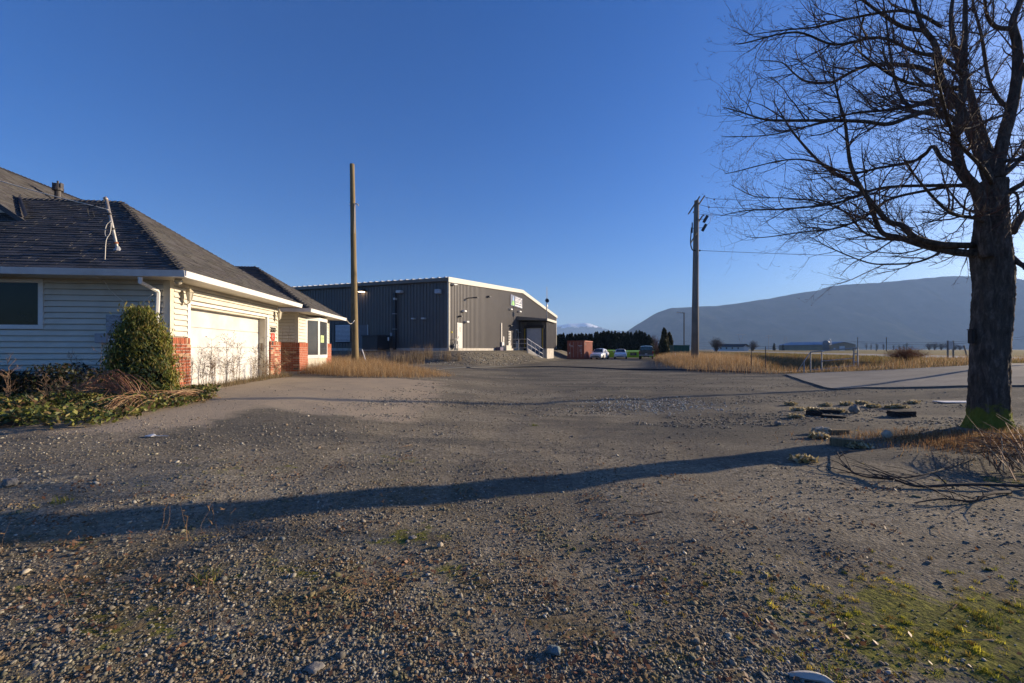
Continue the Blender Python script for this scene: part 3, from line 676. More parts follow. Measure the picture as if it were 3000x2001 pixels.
cable(cr([(1240, 830), (1215, 900), (1205, 1100), (1190, 1235)]), 0.008, M_CABLE, -0.45)
cc = lambda L: [(x / 4.198, 780 + y / 4.198) for x, y in L]
P = [house_ray(x, y, 1, -0.15) for x, y in cc([(1270, 115), (1270, 180), (1320, 260), (1400, 340), (1530, 445), (1640, 480), (1720, 470), (1800, 410), (1880, 345)])]
P[0].y = -0.70; m = MB(); m.tube(smooth_path(P), 0.010, 5); m.build('cable', M_CABLE, ms, smooth=True)
# downspout
P = [house_ray(x, y, 1, v) for (x, y), v in zip(cc([(1725, 135), (1725, 195), (1930, 300), (1945, 330), (1930, 700), (1925, 1300)]), (-0.66, -0.66, -0.12, -0.09, -0.09, -0.09))]
m = MB(); m.tube(P, [0.045] * 6, 6); m.build('downspout', M_WHITE, house)
# meter board, grey boxes
a = house_ray(313, 922, 1, -0.05); b = house_ray(378, 1003, 1, -0.05)
m = MB(); m.box(a.x, b.x, -0.075, -0.028, b.z, a.z, bev=0.006); mbd = m.build('meter_board', pmat('weathered_board', (0.34, 0.36, 0.38), 0.8, 0.45, 9, stretch=(1, 1, 3)), house)
a = house_ray(279, 976, 1, -0.15); b = house_ray(313, 1005, 1, -0.15)
m = MB(); m.box(a.x, b.x, -0.17, -0.028, b.z, a.z, bev=0.012); m.build('junction_box', M_GREYBOX, house)
a = house_ray(318, 993, 1, -0.10); b = house_ray(337, 1007, 1, -0.10)
m = MB(); m.box(a.x, b.x, -0.12, -0.028, b.z, a.z, bev=0.01); mt_ = m.build('meter_socket', M_WHITE, house)
m = MB(); m.lathe([(0.035, 0), (0.035, 0.02), (0.02, 0.025)], 10, Matrix.Translation(((a.x + b.x) / 2, -0.12, (a.z + b.z) / 2)) @ Matrix.Rotation(R(90), 4, 'X')); m.build('cover_plate', M_DARKC, mt_)
# wall lanterns beside the garage door
M_LANT = pmat('cream_lantern_paint', (0.55, 0.50, 0.38), 0.5, 0.15); M_LG = glass_mat('lantern_glass', (0.45, 0.42, 0.34), 0.15)
def lantern(v, z):
    m = MB(); X = 0.03; m.prism([(X, v - .02, z - .20), (X, v + .02, z - .20), (X, v + .055, z - .02), (X, v + .02, z + .16), (X, v - .02, z + .16), (X, v - .055, z - .02)], (0.02, 0, 0))
    m.tube(smooth_path([(X + .02, v, z - .10), (X + .09, v, z - .17), (X + .17, v, z - .12), (X + .17, v, z - .08)]), 0.012, 6)
    C_ = Matrix.Translation((X + .17, v, z - .08)); m.lathe([(0.01, -.06), (0.035, -.01), (0.055, 0.0), (0.055, 0.012)], 6, C_); m.lathe([(0.10, 0.20), (0.085, 0.225), (0.03, 0.28), (0.012, 0.30), (0.018, 0.315), (0.004, 0.37)], 6, C_)
    for k in range(6):
        w_ = math.pi / 3 * k; m.tube([C_ @ Vector((.052 * math.cos(w_), .052 * math.sin(w_), .01)), C_ @ Vector((.088 * math.cos(w_), .088 * math.sin(w_), .205))], 0.006, 4)
    o = m.build('wall_lantern', M_LANT, house); q = MB(); q.lathe([(0.045, 0.014), (0.080, 0.198)], 6, C_); q.build('lantern_glass', M_LG, o)
lantern(0.42, 2.68); lantern(5.80, 2.62)
m = MB(); m.lathe([(0.07, 0.0), (0.085, -0.05), (0.06, -0.11), (0.0, -0.13)], 12, Matrix.Translation((0.36, -0.28, 3.02))); m.build('soffit_light', M_LG, house, smooth=True)
# house number and the small red notice
def text(s, size, mat, parent, M, name='lettering', ext=0.003, align='CENTER', sx=1.0):
    c = bpy.data.curves.new(name, 'FONT'); c.body = s; c.size = size; c.extrude = ext; c.align_x = align; c.align_y = 'CENTER'; c.resolution_u = 3; c.space_character = 1.0
    t_ = bpy.data.objects.new(name, c); me = bpy.data.meshes.new_from_object(t_); bpy.data.objects.remove(t_); bpy.data.curves.remove(c)
    me.name = name; me.materials.clear(); o = obj(name, me, mat, parent)
    o.matrix_local = M @ Matrix.Diagonal((sx, 1, 1, 1)); return o
FACE_U = Matrix(((0, 0, 1, 0), (1, 0, 0, 0), (0, 1, 0, 0), (0, 0, 0, 1)))      # text lying in a wall that faces +u
text('38989', 0.27, pmat('black_numerals', (0.02, 0.02, 0.02), 0.5), house, Matrix.Translation((0.042, 5.63, 2.10)) @ FACE_U, 'house_number', 0.008, sx=0.72)
m = MB(); m.prism([(0.036, v, zz) for v, zz in ((5.49, 1.72), (5.76, 1.72), (5.80, 1.80), (5.78, 1.98), (5.70, 2.0), (5.49, 2.0), (5.44, 1.86))], (0.012, 0, 0)); rs = m.build('red_notice', pmat('red_sign', (0.55, 0.06, 0.035), 0.6, 0.1), house, label='small red notice on the siding')
m = MB(); m.tube([(0.050, 5.62 + 0.07 * math.cos(t), 1.86 + 0.07 * math.sin(t)) for t in np.linspace(0.3, 5.2, 12)], 0.009, 4); m.box(0.047, 0.050, 5.58, 5.66, 1.85, 1.87); m.build('printed_mark', pmat('pink_print', (0.75, 0.45, 0.40), 0.6), rs)
# green-white cord at the bay corner to the pole is built with the pole
# ------------------------------------------------------------------ warehouse
WR = -math.atan2(WW[0], WW[1]); SK = 0.0425
ware = thing('warehouse', (WC[0], WC[1], 0), WR, label='large dark ribbed metal warehouse with pale roof trim and loading dock', category='warehouse')
WM = Matrix.Translation((WC[0], WC[1], 0)) @ Matrix.Rotation(WR, 4, 'Z'); WMI = WM.inverted()
def w_ray(px, py, n=(1, 0, 0), d=0.0):
    o_ = WMI @ Vector((0, 0, EYE)); v_ = (WMI @ at(px, py, 1.0)) - o_; n = Vector(n); return o_ + v_ * ((d - n.dot(o_)) / n.dot(v_))
NL = Vector((-SK, -1, 0)).normalized()           # outward normal of the shaded long wall
def l_ray(px, py, off=0.0): return w_ray(px, py, NL, off)
M_CLAD = pmat('taupe_cladding', (0.108, 0.098, 0.094), 0.45, 0.06, 0.7, spec=0.5, dirt=(0.16, 0.14, 0.12), dirt_amt=0.3)
M_TRIM = pmat('stone_trim', (0.55, 0.53, 0.46), 0.5, 0.05); M_CONC = pmat('concrete', (0.46, 0.43, 0.38), 0.9, 0.15, 3, bmp=0.3, dirt=(0.25, 0.22, 0.18), dirt_amt=0.4)
M_GALV = pmat('galvanised', (0.50, 0.51, 0.52), 0.4, 0.12, 8, metal=0.6); M_DKGREY = pmat('charcoal_paint', (0.045, 0.047, 0.055), 0.5, 0.1)
M_LAMP = pmat('lamp_housing', (0.62, 0.62, 0.62), 0.5, 0.05); M_WDOOR = pmat('steel_door_paint', (0.56, 0.54, 0.51), 0.5, 0.05)
LW, ZE, ZR, ZB, DEEP = 41.9, 7.05, 8.75, 1.52, 46.0
def top_z(s): return ZE + (ZR - ZE) * (1 - abs(s - LW / 2) / (LW / 2))
def ribbed(P0, du, L, n, z0, ztop, pitch=0.305, rib=0.05):
    """trapezoid-ribbed sheet along du"""
    P0, du, n = Vector(P0), Vector(du).normalized(), Vector(n).normalized(); xs = []; k = 0
    while k * pitch < L:
        b = k * pitch
        for f, o_ in ((0.0, 0.0), (0.17, 0.0), (0.19, rib), (0.275, rib), (0.295, 0.0)):
            if b + f <= L: xs.append((b + f, o_))
        k += 1
    vs = []; fs = []
    for x, o_ in xs:
        p = P0 + du * x + n * o_; vs += [(p.x, p.y, z0), (p.x, p.y, ztop(x))]
    for i in range(len(xs) - 1): fs.append((2 * i, 2 * i + 2, 2 * i + 3, 2 * i + 1))
    return MB().add(vs, fs)
ribbed((0, 0, 0), (0, 1, 0), LW, (1, 0, 0), ZB, top_z).build('wall_cladding', M_CLAD, ware)
ribbed((0, 0, 0), (-1, SK, 0), DEEP, NL, ZB, lambda x: ZE).build('wall_cladding', M_CLAD, ware)
m = MB(); m.prism([(-0.06, 0.05, z_) if k == 0 else (-0.06, LW, z_) for k, z_ in ((0, 0.9), (1, 0.2), (1, ZE - .05))] + [(-0.06, LW / 2, ZR - .05), (-0.06, 0.05, ZE - .05)], (-DEEP + 0.5, SK * DEEP, 0)); m.build('building_core', M_DKGREY, ware)
m = MB(); m.box(-0.1, 0.10, -0.10, 19.6, 0.6, ZB); m.prism([(0.0, -0.10, 0.6), (-DEEP, SK * DEEP - 0.10, 0.6), (-DEEP, SK * DEEP - 0.10, ZB + 0.002), (0.0, -0.10, ZB + 0.002)], (0, 0.09, 0)); m.build('foundation', M_CONC, ware)
# roof, rake trim, gutter, seams
rf = MB()
for s0, s1 in ((-0.25, LW / 2), (LW + 0.25, LW / 2)):
    z0, z1 = ZE + 0.10, ZR + 0.12
    rf.add([(0.12, s0, z0), (0.12, s1, z1), (-DEEP, s1 + SK * DEEP, z1), (-DEEP, s0 + SK * DEEP, z0)], [(0, 1, 2, 3)])
roofw = rf.build('roof', M_GALV, ware)
sm_ = MB()
for k in range(75):
    t = -0.3 - 0.61 * k; s = -0.27 - SK * t
    sm_.prism([(t, s, ZE + 0.101), (t + 0.16, s, ZE + 0.101), (t + 0.16, s, ZE + 0.17), (t, s, ZE + 0.17)], (0, LW / 2, ZR - ZE))
sm_.build('roof_seam', pmat('bright_galvanised', (0.45, 0.45, 0.45), 0.5), roofw, kind='stuff')
for s0, s1 in ((-0.30, LW / 2), (LW + 0.25, LW / 2)):
    zA, zB_ = ZE + 0.14, ZR + 0.16; m = MB()
    m.prism([(0.06, s0, zA - 0.42), (0.06, s1, zB_ - 0.42), (0.06, s1, zB_), (0.06, s0, zA)], (0.10, 0, 0)); m.build('rake_trim', M_TRIM, ware)
m = MB(); m.prism([(0.12, -0.06, ZE - 0.22), (0.12, -0.30, ZE - 0.16), (0.12, -0.34, ZE + 0.10), (0.12, -0.06, ZE + 0.12)], (-DEEP, SK * DEEP, 0)); m.build('gutter', pmat('grey_gutter', (0.20, 0.20, 0.19), 0.5), ware)
m = MB(); m.box(-0.12, 0.052, -0.052, 0.14, ZB, ZE - 0.2); m.build('corner_trim', pmat('pale_trim', (0.40, 0.39, 0.34), 0.5), ware)
m = MB(); m.box(-0.05, 0.06, LW - 0.1, LW + 0.06, ZB, ZE - 0.2); m.build('corner_trim', M_TRIM, ware)
# openings and fittings on the sunny gable wall
def w_box(name, px0, py0, px1, py1, depth, mat, off=0.045, **k):
    a = w_ray(px0, py0, d=off); b = w_ray(px1, py1, d=off); mm = MB(); mm.box(off - 0.0, off + depth, min(a.y, b.y), max(a.y, b.y), min(a.z, b.z), max(a.z, b.z), bev=min(0.02, depth / 3)); return mm.build(name, mat, k.pop('par', ware), **k)
d1 = MB(); d1.box(0.0, 0.07, 1.60, 2.50, 1.42, 3.58, bev=0.01); dd = d1.build('door', M_WDOOR, ware)
m = MB(); m.box(0.07, 0.075, 2.0, 2.18, 2.9, 3.3); m.build('door_notice', pmat('notice_grey', (0.38, 0.37, 0.36), 0.7), dd); m = MB(); m.box(0.07, 0.13, 1.66, 1.72, 2.38, 2.50); m.build('door_handle', M_GALV, dd)
m = MB(); m.box(0.0, 0.06, 1.52, 1.60, 1.42, 3.66); m.box(0.0, 0.06, 2.50, 2.58, 1.42, 3.66); m.box(0.0, 0.06, 1.60, 2.50, 3.58, 3.66); m.build('door_frame', M_WDOOR, dd)
c5 = lambda x, y: (1300 + x / 5.6, 800 + y / 5.6)
for (x, y, r_) in ((310, 625, 18), (350, 800, 17), (1080, 595, 15), (1225, 632, 14), (135, 190, 16), (160, 190, 14)):
    w_box('wall_lamp', *c5(x - r_, y - r_), *c5(x + r_, y + r_), 0.30, M_LAMP)
for (x, y, r_) in ((250, 710, 14), (720, 388, 17), (1080, 862, 13)):
    w_box('camera_box', *c5(x - r_ * .7, y - r_), *c5(x + r_ * .7, y + r_), 0.28, M_DKGREY)
a = w_ray(*c5(385, 412)); m = MB(); m.tube([(0.0, a.y, a.z), (0.7, a.y, a.z + 0.02)], 0.05, 6); m.box(0.6, 1.0, a.y - 0.12, a.y + 0.12, a.z - 0.03, a.z + 0.07); m.build('arm_lamp', M_DKGREY, ware)
w_box('conduit', *c5(930, 815), *c5(945, 1250), 0.10, pmat('pale_conduit', (0.50, 0.47, 0.42), 0.5)); w_box('electric_box', *c5(930, 1130), *c5(962, 1215), 0.22, M_LAMP); w_box('electric_box', *c5(955, 1040), *c5(972, 1130), 0.15, M_WDOOR)
w_box('conduit', *c5(118, 955), *c5(126, 985), 0.10, pmat('yellow_tag', (0.75, 0.62, 0.10), 0.5))
w_box('glazed_door', *c5(1056, 950), *c5(1096, 1265), 0.06, M_WDOOR, label=None)
for k in range(6): w_box('glazing_bar', *c5(1060, 965 + k * 26), *c5(1092, 980 + k * 26), 0.03, M_GLASS2, off=0.106)
w_box('glazed_door', *c5(1180, 920), *c5(1222, 1260), 0.06, M_WDOOR); w_box('pane', *c5(1188, 935), *c5(1216, 1120), 0.02, M_GLASS2, off=0.107)
w_box('side_lamp', *c5(1190, 965), *c5(1232, 972), 0.3, M_LAMP)
# sign with the company name
sg = MB(); sg.box(0.045, 0.12, 15.95, 20.75, 6.50, 7.78); sign = sg.build('sign_board', pmat('sign_grey', (0.10, 0.12, 0.19), 0.5), ware)
M_SW = pmat('sign_white', (0.85, 0.85, 0.85), 0.5, 0.02)
text('ARIGHT', 0.92, M_SW, sign, Matrix.Translation((0.124, 19.15, 7.36)) @ FACE_U, 'lettering', 0.004, sx=0.86)
m = MB(); m.box(0.12, 0.126, 17.75, 20.6, 6.88, 7.02); m.build('tagline_bar', pmat('sign_pale_grey', (0.40, 0.39, 0.39), 0.5), sign)
for k in range(9):
    m = MB(); m.box(0.127, 0.13, 17.85 + k * 0.30, 18.05 + k * 0.30 + 0.04 * (k % 2), 6.90, 7.0); m.build('tagline_letters', M_SW, sign) if k % 1 == 0 else None
m = MB(); m.box(0.12, 0.126, 17.75, 20.6, 6.62, 6.74); m.build('tagline_bar', M_SW, sign)
m = MB(); m.prism([(0.121, 16.35, 6.62), (0.121, 16.85, 6.62), (0.121, 16.98, 7.05), (0.121, 16.86, 7.05), (0.121, 16.95, 7.3), (0.121, 17.05, 7.3), (0.121, 17.05, 7.3), (0.121, 16.90, 7.3)], (0.004, 0, 0)) if False else None
Lg = MB(); Lg.prism([(0.121, 16.20, 6.58), (0.121, 16.62, 6.58), (0.121, 16.95, 7.12), (0.121, 16.72, 7.12)], (0.005, 0, 0)); Lg.build('logo_stroke', pmat('logo_green', (0.16, 0.50, 0.10), 0.5), sign)
Lg = MB(); Lg.prism([(0.121, 16.80, 6.58), (0.121, 17.45, 6.58), (0.121, 17.20, 7.12), (0.121, 16.98, 7.12)], (0.005, 0, 0)); Lg.build('logo_stroke', pmat('logo_bright_green', (0.30, 0.66, 0.16), 0.5), sign)
Lg = MB(); Lg.prism([(0.121, 16.74, 7.14), (0.121, 17.19, 7.14), (0.121, 17.06, 7.68), (0.121, 16.92, 7.68)], (0.005, 0, 0)); Lg.build('logo_stroke', pmat('logo_blue', (0.25, 0.45, 0.75), 0.5), sign)
# things leaning at the wall, gas meter
def low_box(name, px0, py0, px1, py1, dep, mat): return w_box(name, px0, py0, px1, py1, dep, mat, 0.12)
w_box('heat_pump', *c5(965, 1185), *c5(1050, 1290), 0.45, pmat('heat_pump_paint', (0.52, 0.49, 0.43), 0.5), 0.2)
w_box('drum', *c5(855, 1215), *c5(905, 1290), 0.5, pmat('purple_drum', (0.11, 0.09, 0.15), 0.5), 0.2)
m = MB()
for k in range(5): m.tube([(0.35, 0.35 + 0.16 * k, 1.32), (0.35, 0.35 + 0.16 * k, 1.9 + 0.2 * (k % 3))], 0.035, 6)
m.tube([(0.35, 0.25, 1.75), (0.35, 1.15, 1.75)], 0.04, 6); m.tube([(0.35, 0.4, 2.25), (0.35, 1.1, 2.3)], 0.03, 6); m.box(0.22, 0.45, 0.45, 0.75, 1.5, 1.85); m.build('gas_meter', pmat('meter_grey', (0.30, 0.30, 0.29), 0.5), ware)
# shaded long wall
c4 = lambda x, y: (850 + x / 4.612, 780 + y / 4.612)
LX = Vector((-1, SK, 0)).normalized()
LMX = Matrix(((LX.x, NL.x, 0, 0), (LX.y, NL.y, 0, 0), (0, 0, 1, 0), (0, 0, 0, 1)))   # x along the wall, y outwards
def l_box(name, x0, y0, x1, y1, dep, mat, off=0.045, par=None, bev=0.01):
    a = l_ray(*c4(x0, y0), off); b = l_ray(*c4(x1, y1), off); A_, B_ = Vector((a.x, a.y, 0)).dot(LX), Vector((b.x, b.y, 0)).dot(LX)
    mm = MB(); mm.box(min(A_, B_), max(A_, B_), off, off + dep, min(a.z, b.z), max(a.z, b.z), M=LMX, bev=bev); return mm.build(name, mat, par or ware)
lv = l_box('louvre_frame', 612, 783, 822, 1032, 0.08, pmat('louvre_shade_tone', (0.05, 0.05, 0.06), 0.4))  # near-black backing puts the shade behind the blades into the colour
for k in range(13): l_box('louvre_blade', 622, 797 + k * 17.6, 814, 807 + k * 17.6, 0.09, pmat('louvre_blade_paint', (0.60, 0.61, 0.64), 0.4), 0.127, lv, 0.005)
for k in range(13): l_box('louvre_gap_shade', 622, 808 + k * 17.6, 814, 813 + k * 17.6, 0.012, M_DKGREY, 0.127, lv, 0.002)  # solid dark strips stand in for the shade between blades
l_box('door', 915, 797, 1050, 1118, 0.05, pmat('slate_door_paint', (0.13, 0.135, 0.15), 0.5)); l_box('door_frame', 1049, 790, 1056, 1118, 0.07, M_LAMP); l_box('door_frame', 905, 790, 915, 1118, 0.07, pmat('blue_trim', (0.10, 0.14, 0.25), 0.5))
l_box('downpipe', 1412, 365, 1442, 1125, 0.25, M_DKGREY); l_box('pipe_clamp', 1405, 640, 1448, 650, 0.3, M_GREYBOX); l_box('pipe_clamp', 1405, 846, 1448, 855, 0.3, M_GREYBOX)
l_box('wall_lamp', 1470, 335, 1530, 365, 0.45, M_LAMP); l_box('camera_box', 1425, 432, 1447, 458, 0.35, M_LAMP); l_box('wall_vent', 1985, 318, 2045, 372, 0.4, pmat('vent_blue_grey', (0.42, 0.46, 0.52), 0.5))
l_box('wall_lamp', 1668, 702, 1700, 718, 0.4, M_LAMP); l_box('wall_lamp', 1802, 698, 1838, 718, 0.4, M_LAMP)
hood = l_box('lamp_hood', 950, 315, 1022, 345, 0.5, M_DKGREY); 
m_, nt_, b_ = nodes('lamp_glow'); b_.inputs['Base Color'].default_value = (0.9, 0.7, 0.5, 1); b_.inputs['Emission Color'].default_value = (1.0, 0.72, 0.45, 1); b_.inputs['Emission Strength'].default_value = 4.0
l_box('lamp_lens', 958, 346, 1012, 352, 0.4, m_, par=hood)
gen = l_box('generator', 1142, 945, 1340, 1128, 1.6, pmat('generator_paint', (0.035, 0.035, 0.04), 0.5), 0.3); l_box('generator_lid', 1138, 938, 1345, 950, 1.7, M_DKGREY, 0.28, gen); l_box('generator_panel', 1322, 958, 1336, 1008, 0.05, M_LAMP, 1.9, gen)
l_box('electric_box', 1376, 900, 1400, 942, 0.25, M_GREYBOX)
# loading dock built out from the gable wall
dk = MB(); dk.box(0.02, 3.50, 19.66, 23.45, ZB, 4.80); dk.build('dock_house', M_DKGREY, ware)
m = MB(); m.box(0.02, 3.54, 19.62, 23.48, -0.1, ZB); m.build('dock_base', M_CONC, ware)
ribbed((3.52, 19.62, 0), (0, 1, 0), 3.85, (1, 0, 0), ZB, lambda x: 4.8).build('wall_cladding', M_CLAD, ware)
for t0, t1, z0 in ((0.04, 1.0, ZB), (2.9, 3.5, ZB)): ribbed((t0, 19.64, 0), (1, 0, 0), t1 - t0, (0, -1, 0), z0, lambda x: 4.8).build('wall_cladding', M_CLAD, ware)
m = MB(); m.prism([(0.02, 18.5, 5.42), (3.75, 18.5, 5.05), (3.75, 18.5, 4.85), (0.02, 18.5, 4.95)], (0, 5.2, 0)); m.build('dock_canopy', pmat('canopy_paint', (0.14, 0.135, 0.13), 0.45), ware)
m = MB(); m.box(3.76, 3.86, 18.45, 23.75, 4.80, 5.08); m.build('rake_trim', M_TRIM, ware)
m = MB(); m.box(0.75, 3.25, 19.30, 19.62, 4.02, 4.34, bev=0.03); m.build('dock_header', pmat('dock_seal', (0.012, 0.012, 0.015), 0.7), ware)
for a, b in ((0.72, 1.0), (2.92, 3.2)):
    m = MB(); m.box(a, b, 19.32, 19.62, ZB - 0.2, 4.02, bev=0.02); ds = m.build('dock_seal', MATS['dock_seal'], ware); m = MB(); m.box(a + 0.08, a + 0.18, 19.305, 19.319, ZB, 3.95); m.build('yellow_stripe', pmat('yellow_stripe', (0.45, 0.32, 0.04), 0.7), ds)
dr = MB(); dr.box(1.0, 2.92, 19.56, 19.615, 1.45, 4.02); dkd = dr.build('dock_door', pmat('dock_door_paint', (0.42, 0.45, 0.50), 0.45), ware)
for k in range(4): m = MB(); m.box(1.02, 2.90, 19.54, 19.559, 1.47 + k * 0.63, 1.47 + k * 0.63 + 0.61, bev=0.006); m.build('door_panel', MATS['dock_door_paint'], dkd)
m = MB(); m.box(1.0, 2.92, 19.2, 19.56, 0.75, 1.44); m.build('dock_leveller', pmat('leveller_blue', (0.03, 0.09, 0.20), 0.5), ware)
m = MB(); m.box(3.56, 3.62, 20.2, 20.45, 4.35, 4.6); m.build('camera_box', M_DKGREY, ware)
# railings by the dock
rl = thing('dock_railing', WM @ Vector((1.95, 16.5, 1.4)), WR, label='galvanised pipe railing stepping down beside the loading dock', category='railing')
def rb(p): return Vector(p) - Vector((1.95, 16.5, 1.4))
A0, A1 = Vector((1.95, 16.5, 1.40)), Vector((3.32, 18.5, 0.22))
for k in range(5):
    p = A0.lerp(A1, k / 4); m = MB(); m.tube([rb(p - Vector((0, 0, .2))), rb(p + Vector((0, 0, 1.25)))], 0.035, 6); m.build('post', M_GALV, rl)
for h in (0.12, 0.66, 1.25):
    m = MB(); m.tube([rb(A0 + Vector((0, 0, h))), rb(A1 + Vector((0, 0, h)))], 0.032, 6); m.build('rail', M_GALV, rl)
for h in (0.2, 0.7, 1.2):
    m = MB(); m.tube([rb(A0 + Vector((0, 0, h))), rb((0.2, 16.6, 1.4 + h))], 0.032, 6); m.build('rail', M_GALV, rl)
m = MB(); m.tube([rb((0.9, 16.55, 1.1)), rb((0.9, 16.55, 2.6))], 0.035, 6); m.build('post', M_GALV, rl)
m = MB(); m.prism([A0 + Vector((0.0, -0.1, 0.05)) - Vector((1.95, 16.5, 1.4)), A1 + Vector((0, -0.1, 0.05)) - Vector((1.95, 16.5, 1.4)), A1 + Vector((0, -.1, -0.6)) - Vector((1.95, 16.5, 1.4)), A0 + Vector((0, -.1, -0.6)) - Vector((1.95, 16.5, 1.4))], (0.12, 0.10, 0)); m.build('kerb', M_CONC, rl)
# antenna mast with dishes on the dock roof
an = thing('antenna_mast', WM @ Vector((3.45, 19.9, 5.06)), WR, label='thin antenna mast with two small dishes above the dock roof', category='antenna')
m = MB(); m.tube([(0, 0, -0.2), (0, 0, 2.6)], 0.05, 6); m.tube([(0, 0, 2.6), (0, 0, 3.95)], 0.03, 5); m.tube([(0.1, 0, 2.4), (0.1, 0, 3.6)], 0.012, 4); m.build('mast', M_GREYBOX, an)
for z_, az, sz in ((1.55, -1.2, 0.34), (2.25, 0.6, 0.26)):
    m = MB(); m.lathe([(0.03, -0.12), (sz * .6, -0.08), (sz, 0.05), (sz * .6, -0.05)], 14, Matrix.Translation((0.05, -0.1, z_)) @ Matrix.Rotation(az, 4, 'Z') @ Matrix.Rotation(R(80), 4, 'X')); m.build('dish', M_LAMP if z_ < 2 else M_DKGREY, an)

# ------------------------------------------------------------------ bare wooden pole by the house
pb = at(1041, 1052, 26.0); pb.z = gz(pb.x, pb.y)
def wood_pole_mat(name, lo, hi):
    m, nt, b = nodes(name); tc = N(nt, 'ShaderNodeTexCoord'); mp = N(nt, 'ShaderNodeMapping'); mp.inputs['Scale'].default_value = (14, 14, 0.5); nt.links.new(tc.outputs['Object'], mp.inputs[0])
    c = ramp(nt, noise(nt, mp.outputs[0], 2.2, 6, 0.7), [(0.3, lo), (0.7, hi)]); c = mixc(nt, ramp(nt, noise(nt, tc.outputs['Object'], 1.1, 5), [(0.5, 0.0), (0.75, 0.5)]), c, tuple(x * .55 for x in lo))
    nt.links.new(c, b.inputs['Base Color']); b.inputs['Roughness'].default_value = 0.9; b.inputs['Specular IOR Level'].default_value = 0.15; bump(nt, b, noise(nt, mp.outputs[0], 4, 5, 0.7), 0.6, 0.02); return m
M_POLE = wood_pole_mat('pole_wood', (0.17, 0.125, 0.065), (0.30, 0.235, 0.13)); M_POLE2 = wood_pole_mat('grey_pole_wood', (0.16, 0.145, 0.12), (0.27, 0.25, 0.215))
def pole_h(py, Y): return EYE - (py - HY) / F_PX * Y
zt = pole_h(481, 26.0); k26 = 26.0 / F_PX
bp = thing('wooden_pole', pb, label='bare brown wooden pole standing in dry grass beside the house', category='pole')
m = MB(); n = 14; xt = at(1031.5, 481, 26.0).x - pb.x
m.tube([(xt * (k / n), 0, (zt - pb.z) * k / n - (0.3 if k == 0 else 0)) for k in range(n + 1)], [(0.205 - 0.07 * k / n) * (1 + 0.02 * math.sin(k * 2.3)) for k in range(n + 1)], 14); m.build('shaft', M_POLE, bp, smooth=True)
hz_ = pole_h(598, 26.0) - pb.z; m = MB(); m.tube(smooth_path([(xt * .75 - 0.2, -0.02, hz_), (xt * .75 + 0.2, -0.05, hz_), (xt * .75 + 0.30, -0.05, hz_ - 0.02), (xt * .75 + 0.36, -0.05, hz_ - 0.12)]), 0.035, 6); m.build('insulator_hook', M_CABLE, bp)
m = MB(); m.tube([(xt * .75 + 0.16, -0.1, 0.4), (xt * .9 + 0.15, -0.1, hz_)], 0.014, 4); m.build('ground_wire', M_GALV, bp)
m = MB(); m.tube([(0.5, -0.3, 1.0), (0.95, -0.6, -0.1)], 0.03, 5); m.build('guy_guard', M_LAMP, bp)
e_ = HM @ Vector((0.86, 12.6, 3.02)); p_ = Vector((pb.x + 0.02, pb.y - 0.15, pole_h(938, 26.0)))
m = MB(); m.tube([e_.lerp(p_, t) - Vector((0, 0, 0.25 * math.sin(math.pi * t))) for t in np.linspace(0, 1, 8)], 0.016, 5); m.build('service_cable', M_CABLE, origin=e_, label='pale cable slung from the eave to the bare wooden pole', category='cable')

# ------------------------------------------------------------------ utility pole with gear, wires
YU = 33.0; ub = at(2036, 1066, YU); ub.z = gz(ub.x, ub.y)
up_ = thing('utility_pole', ub, label='tall grey utility pole with cross arms and hanging switchgear', category='utility pole')
zt = pole_h(588, YU) - ub.z; s_ = YU / F_PX
def U(px, py, dy=0.0): return Vector(((px - 2036) * s_ , dy, pole_h(py, YU) - ub.z))
m = MB(); m.tube([U(2036, 1070), U(2037, 900), U(2039, 700), U(2041, 588)], [0.285, 0.245, 0.20, 0.175], 14); m.tube([U(2036, 1072) - Vector((0, 0, .2)), U(2036, 1062), U(2036, 1052)], [0.36, 0.33, 0.29], 14); m.build('shaft', M_POLE2, up_, smooth=True)
def arm(a, b, nm='cross_arm', r_=0.06): m = MB(); m.tube([a, b], r_, 4); return m.build(nm, M_POLE2, up_)
# arms point nearly at the camera: seen end-on, slightly apart
arm(U(2049, 586, -0.9), U(2046, 612, 0.9)); arm(U(2035, 588, -0.9), U(2031, 616, 0.9)); arm(U(2050, 638, -0.5), U(2048, 655, 0.5)); arm(U(2034, 685, -0.5), U(2031, 708, 0.5))
WDIR = []
for (x, y, dy) in ((2052, 588, -0.8), (2051, 600, 0.0), (2049, 614, 0.8)):
    m = MB(); a = U(x, y, dy)
    m.tube([a, a + Vector((0.75, 0.05, -0.17))], 0.014, 5); m.lathe([(0.05, 0), (0.05, 0.10), (0.02, 0.12)], 8, Matrix.Translation(a + Vector((0.7, 0.05, -0.22)))); m.build('insulator', M_DKGREY, up_)
for (x, y) in ((2062, 645), (2058, 670)):
    m = MB(); a = U(x, y, -0.3); m.box(-0.10, 0.10, -0.05, 0.05, -0.30, 0.30, M=Matrix.Translation(a) @ Matrix.Rotation(R(30), 4, 'Y'), bev=0.02); m.tube([U(2044, y, -0.2), a], 0.02, 5); m.build('switch', M_DKGREY, up_)
for (x, y) in ((2028, 668), (2033, 700)):
    m = MB(); m.tube([U(x, y - 16), U(x, y + 14)], 0.045, 6); m.tube([U(x, y), U(2039, y + 4)], 0.025, 5); m.build('cutout', M_DKGREY, up_)
m = MB(); m.tube(smooth_path([U(2024, 668, -.1), U(2021, 690, -.2), U(2020, 715, -.2), U(2025, 733, -.2), U(2034, 735, -.2)]), 0.04, 6); m.build('lead_cable', M_DARKC, up_, smooth=True)
m = MB(); m.tube(smooth_path([U(2086, 622, .2), U(2084, 640, .1), U(2076, 655), U(2062, 660)]), 0.012, 5); m.build('lead_cable', M_DARKC, up_)
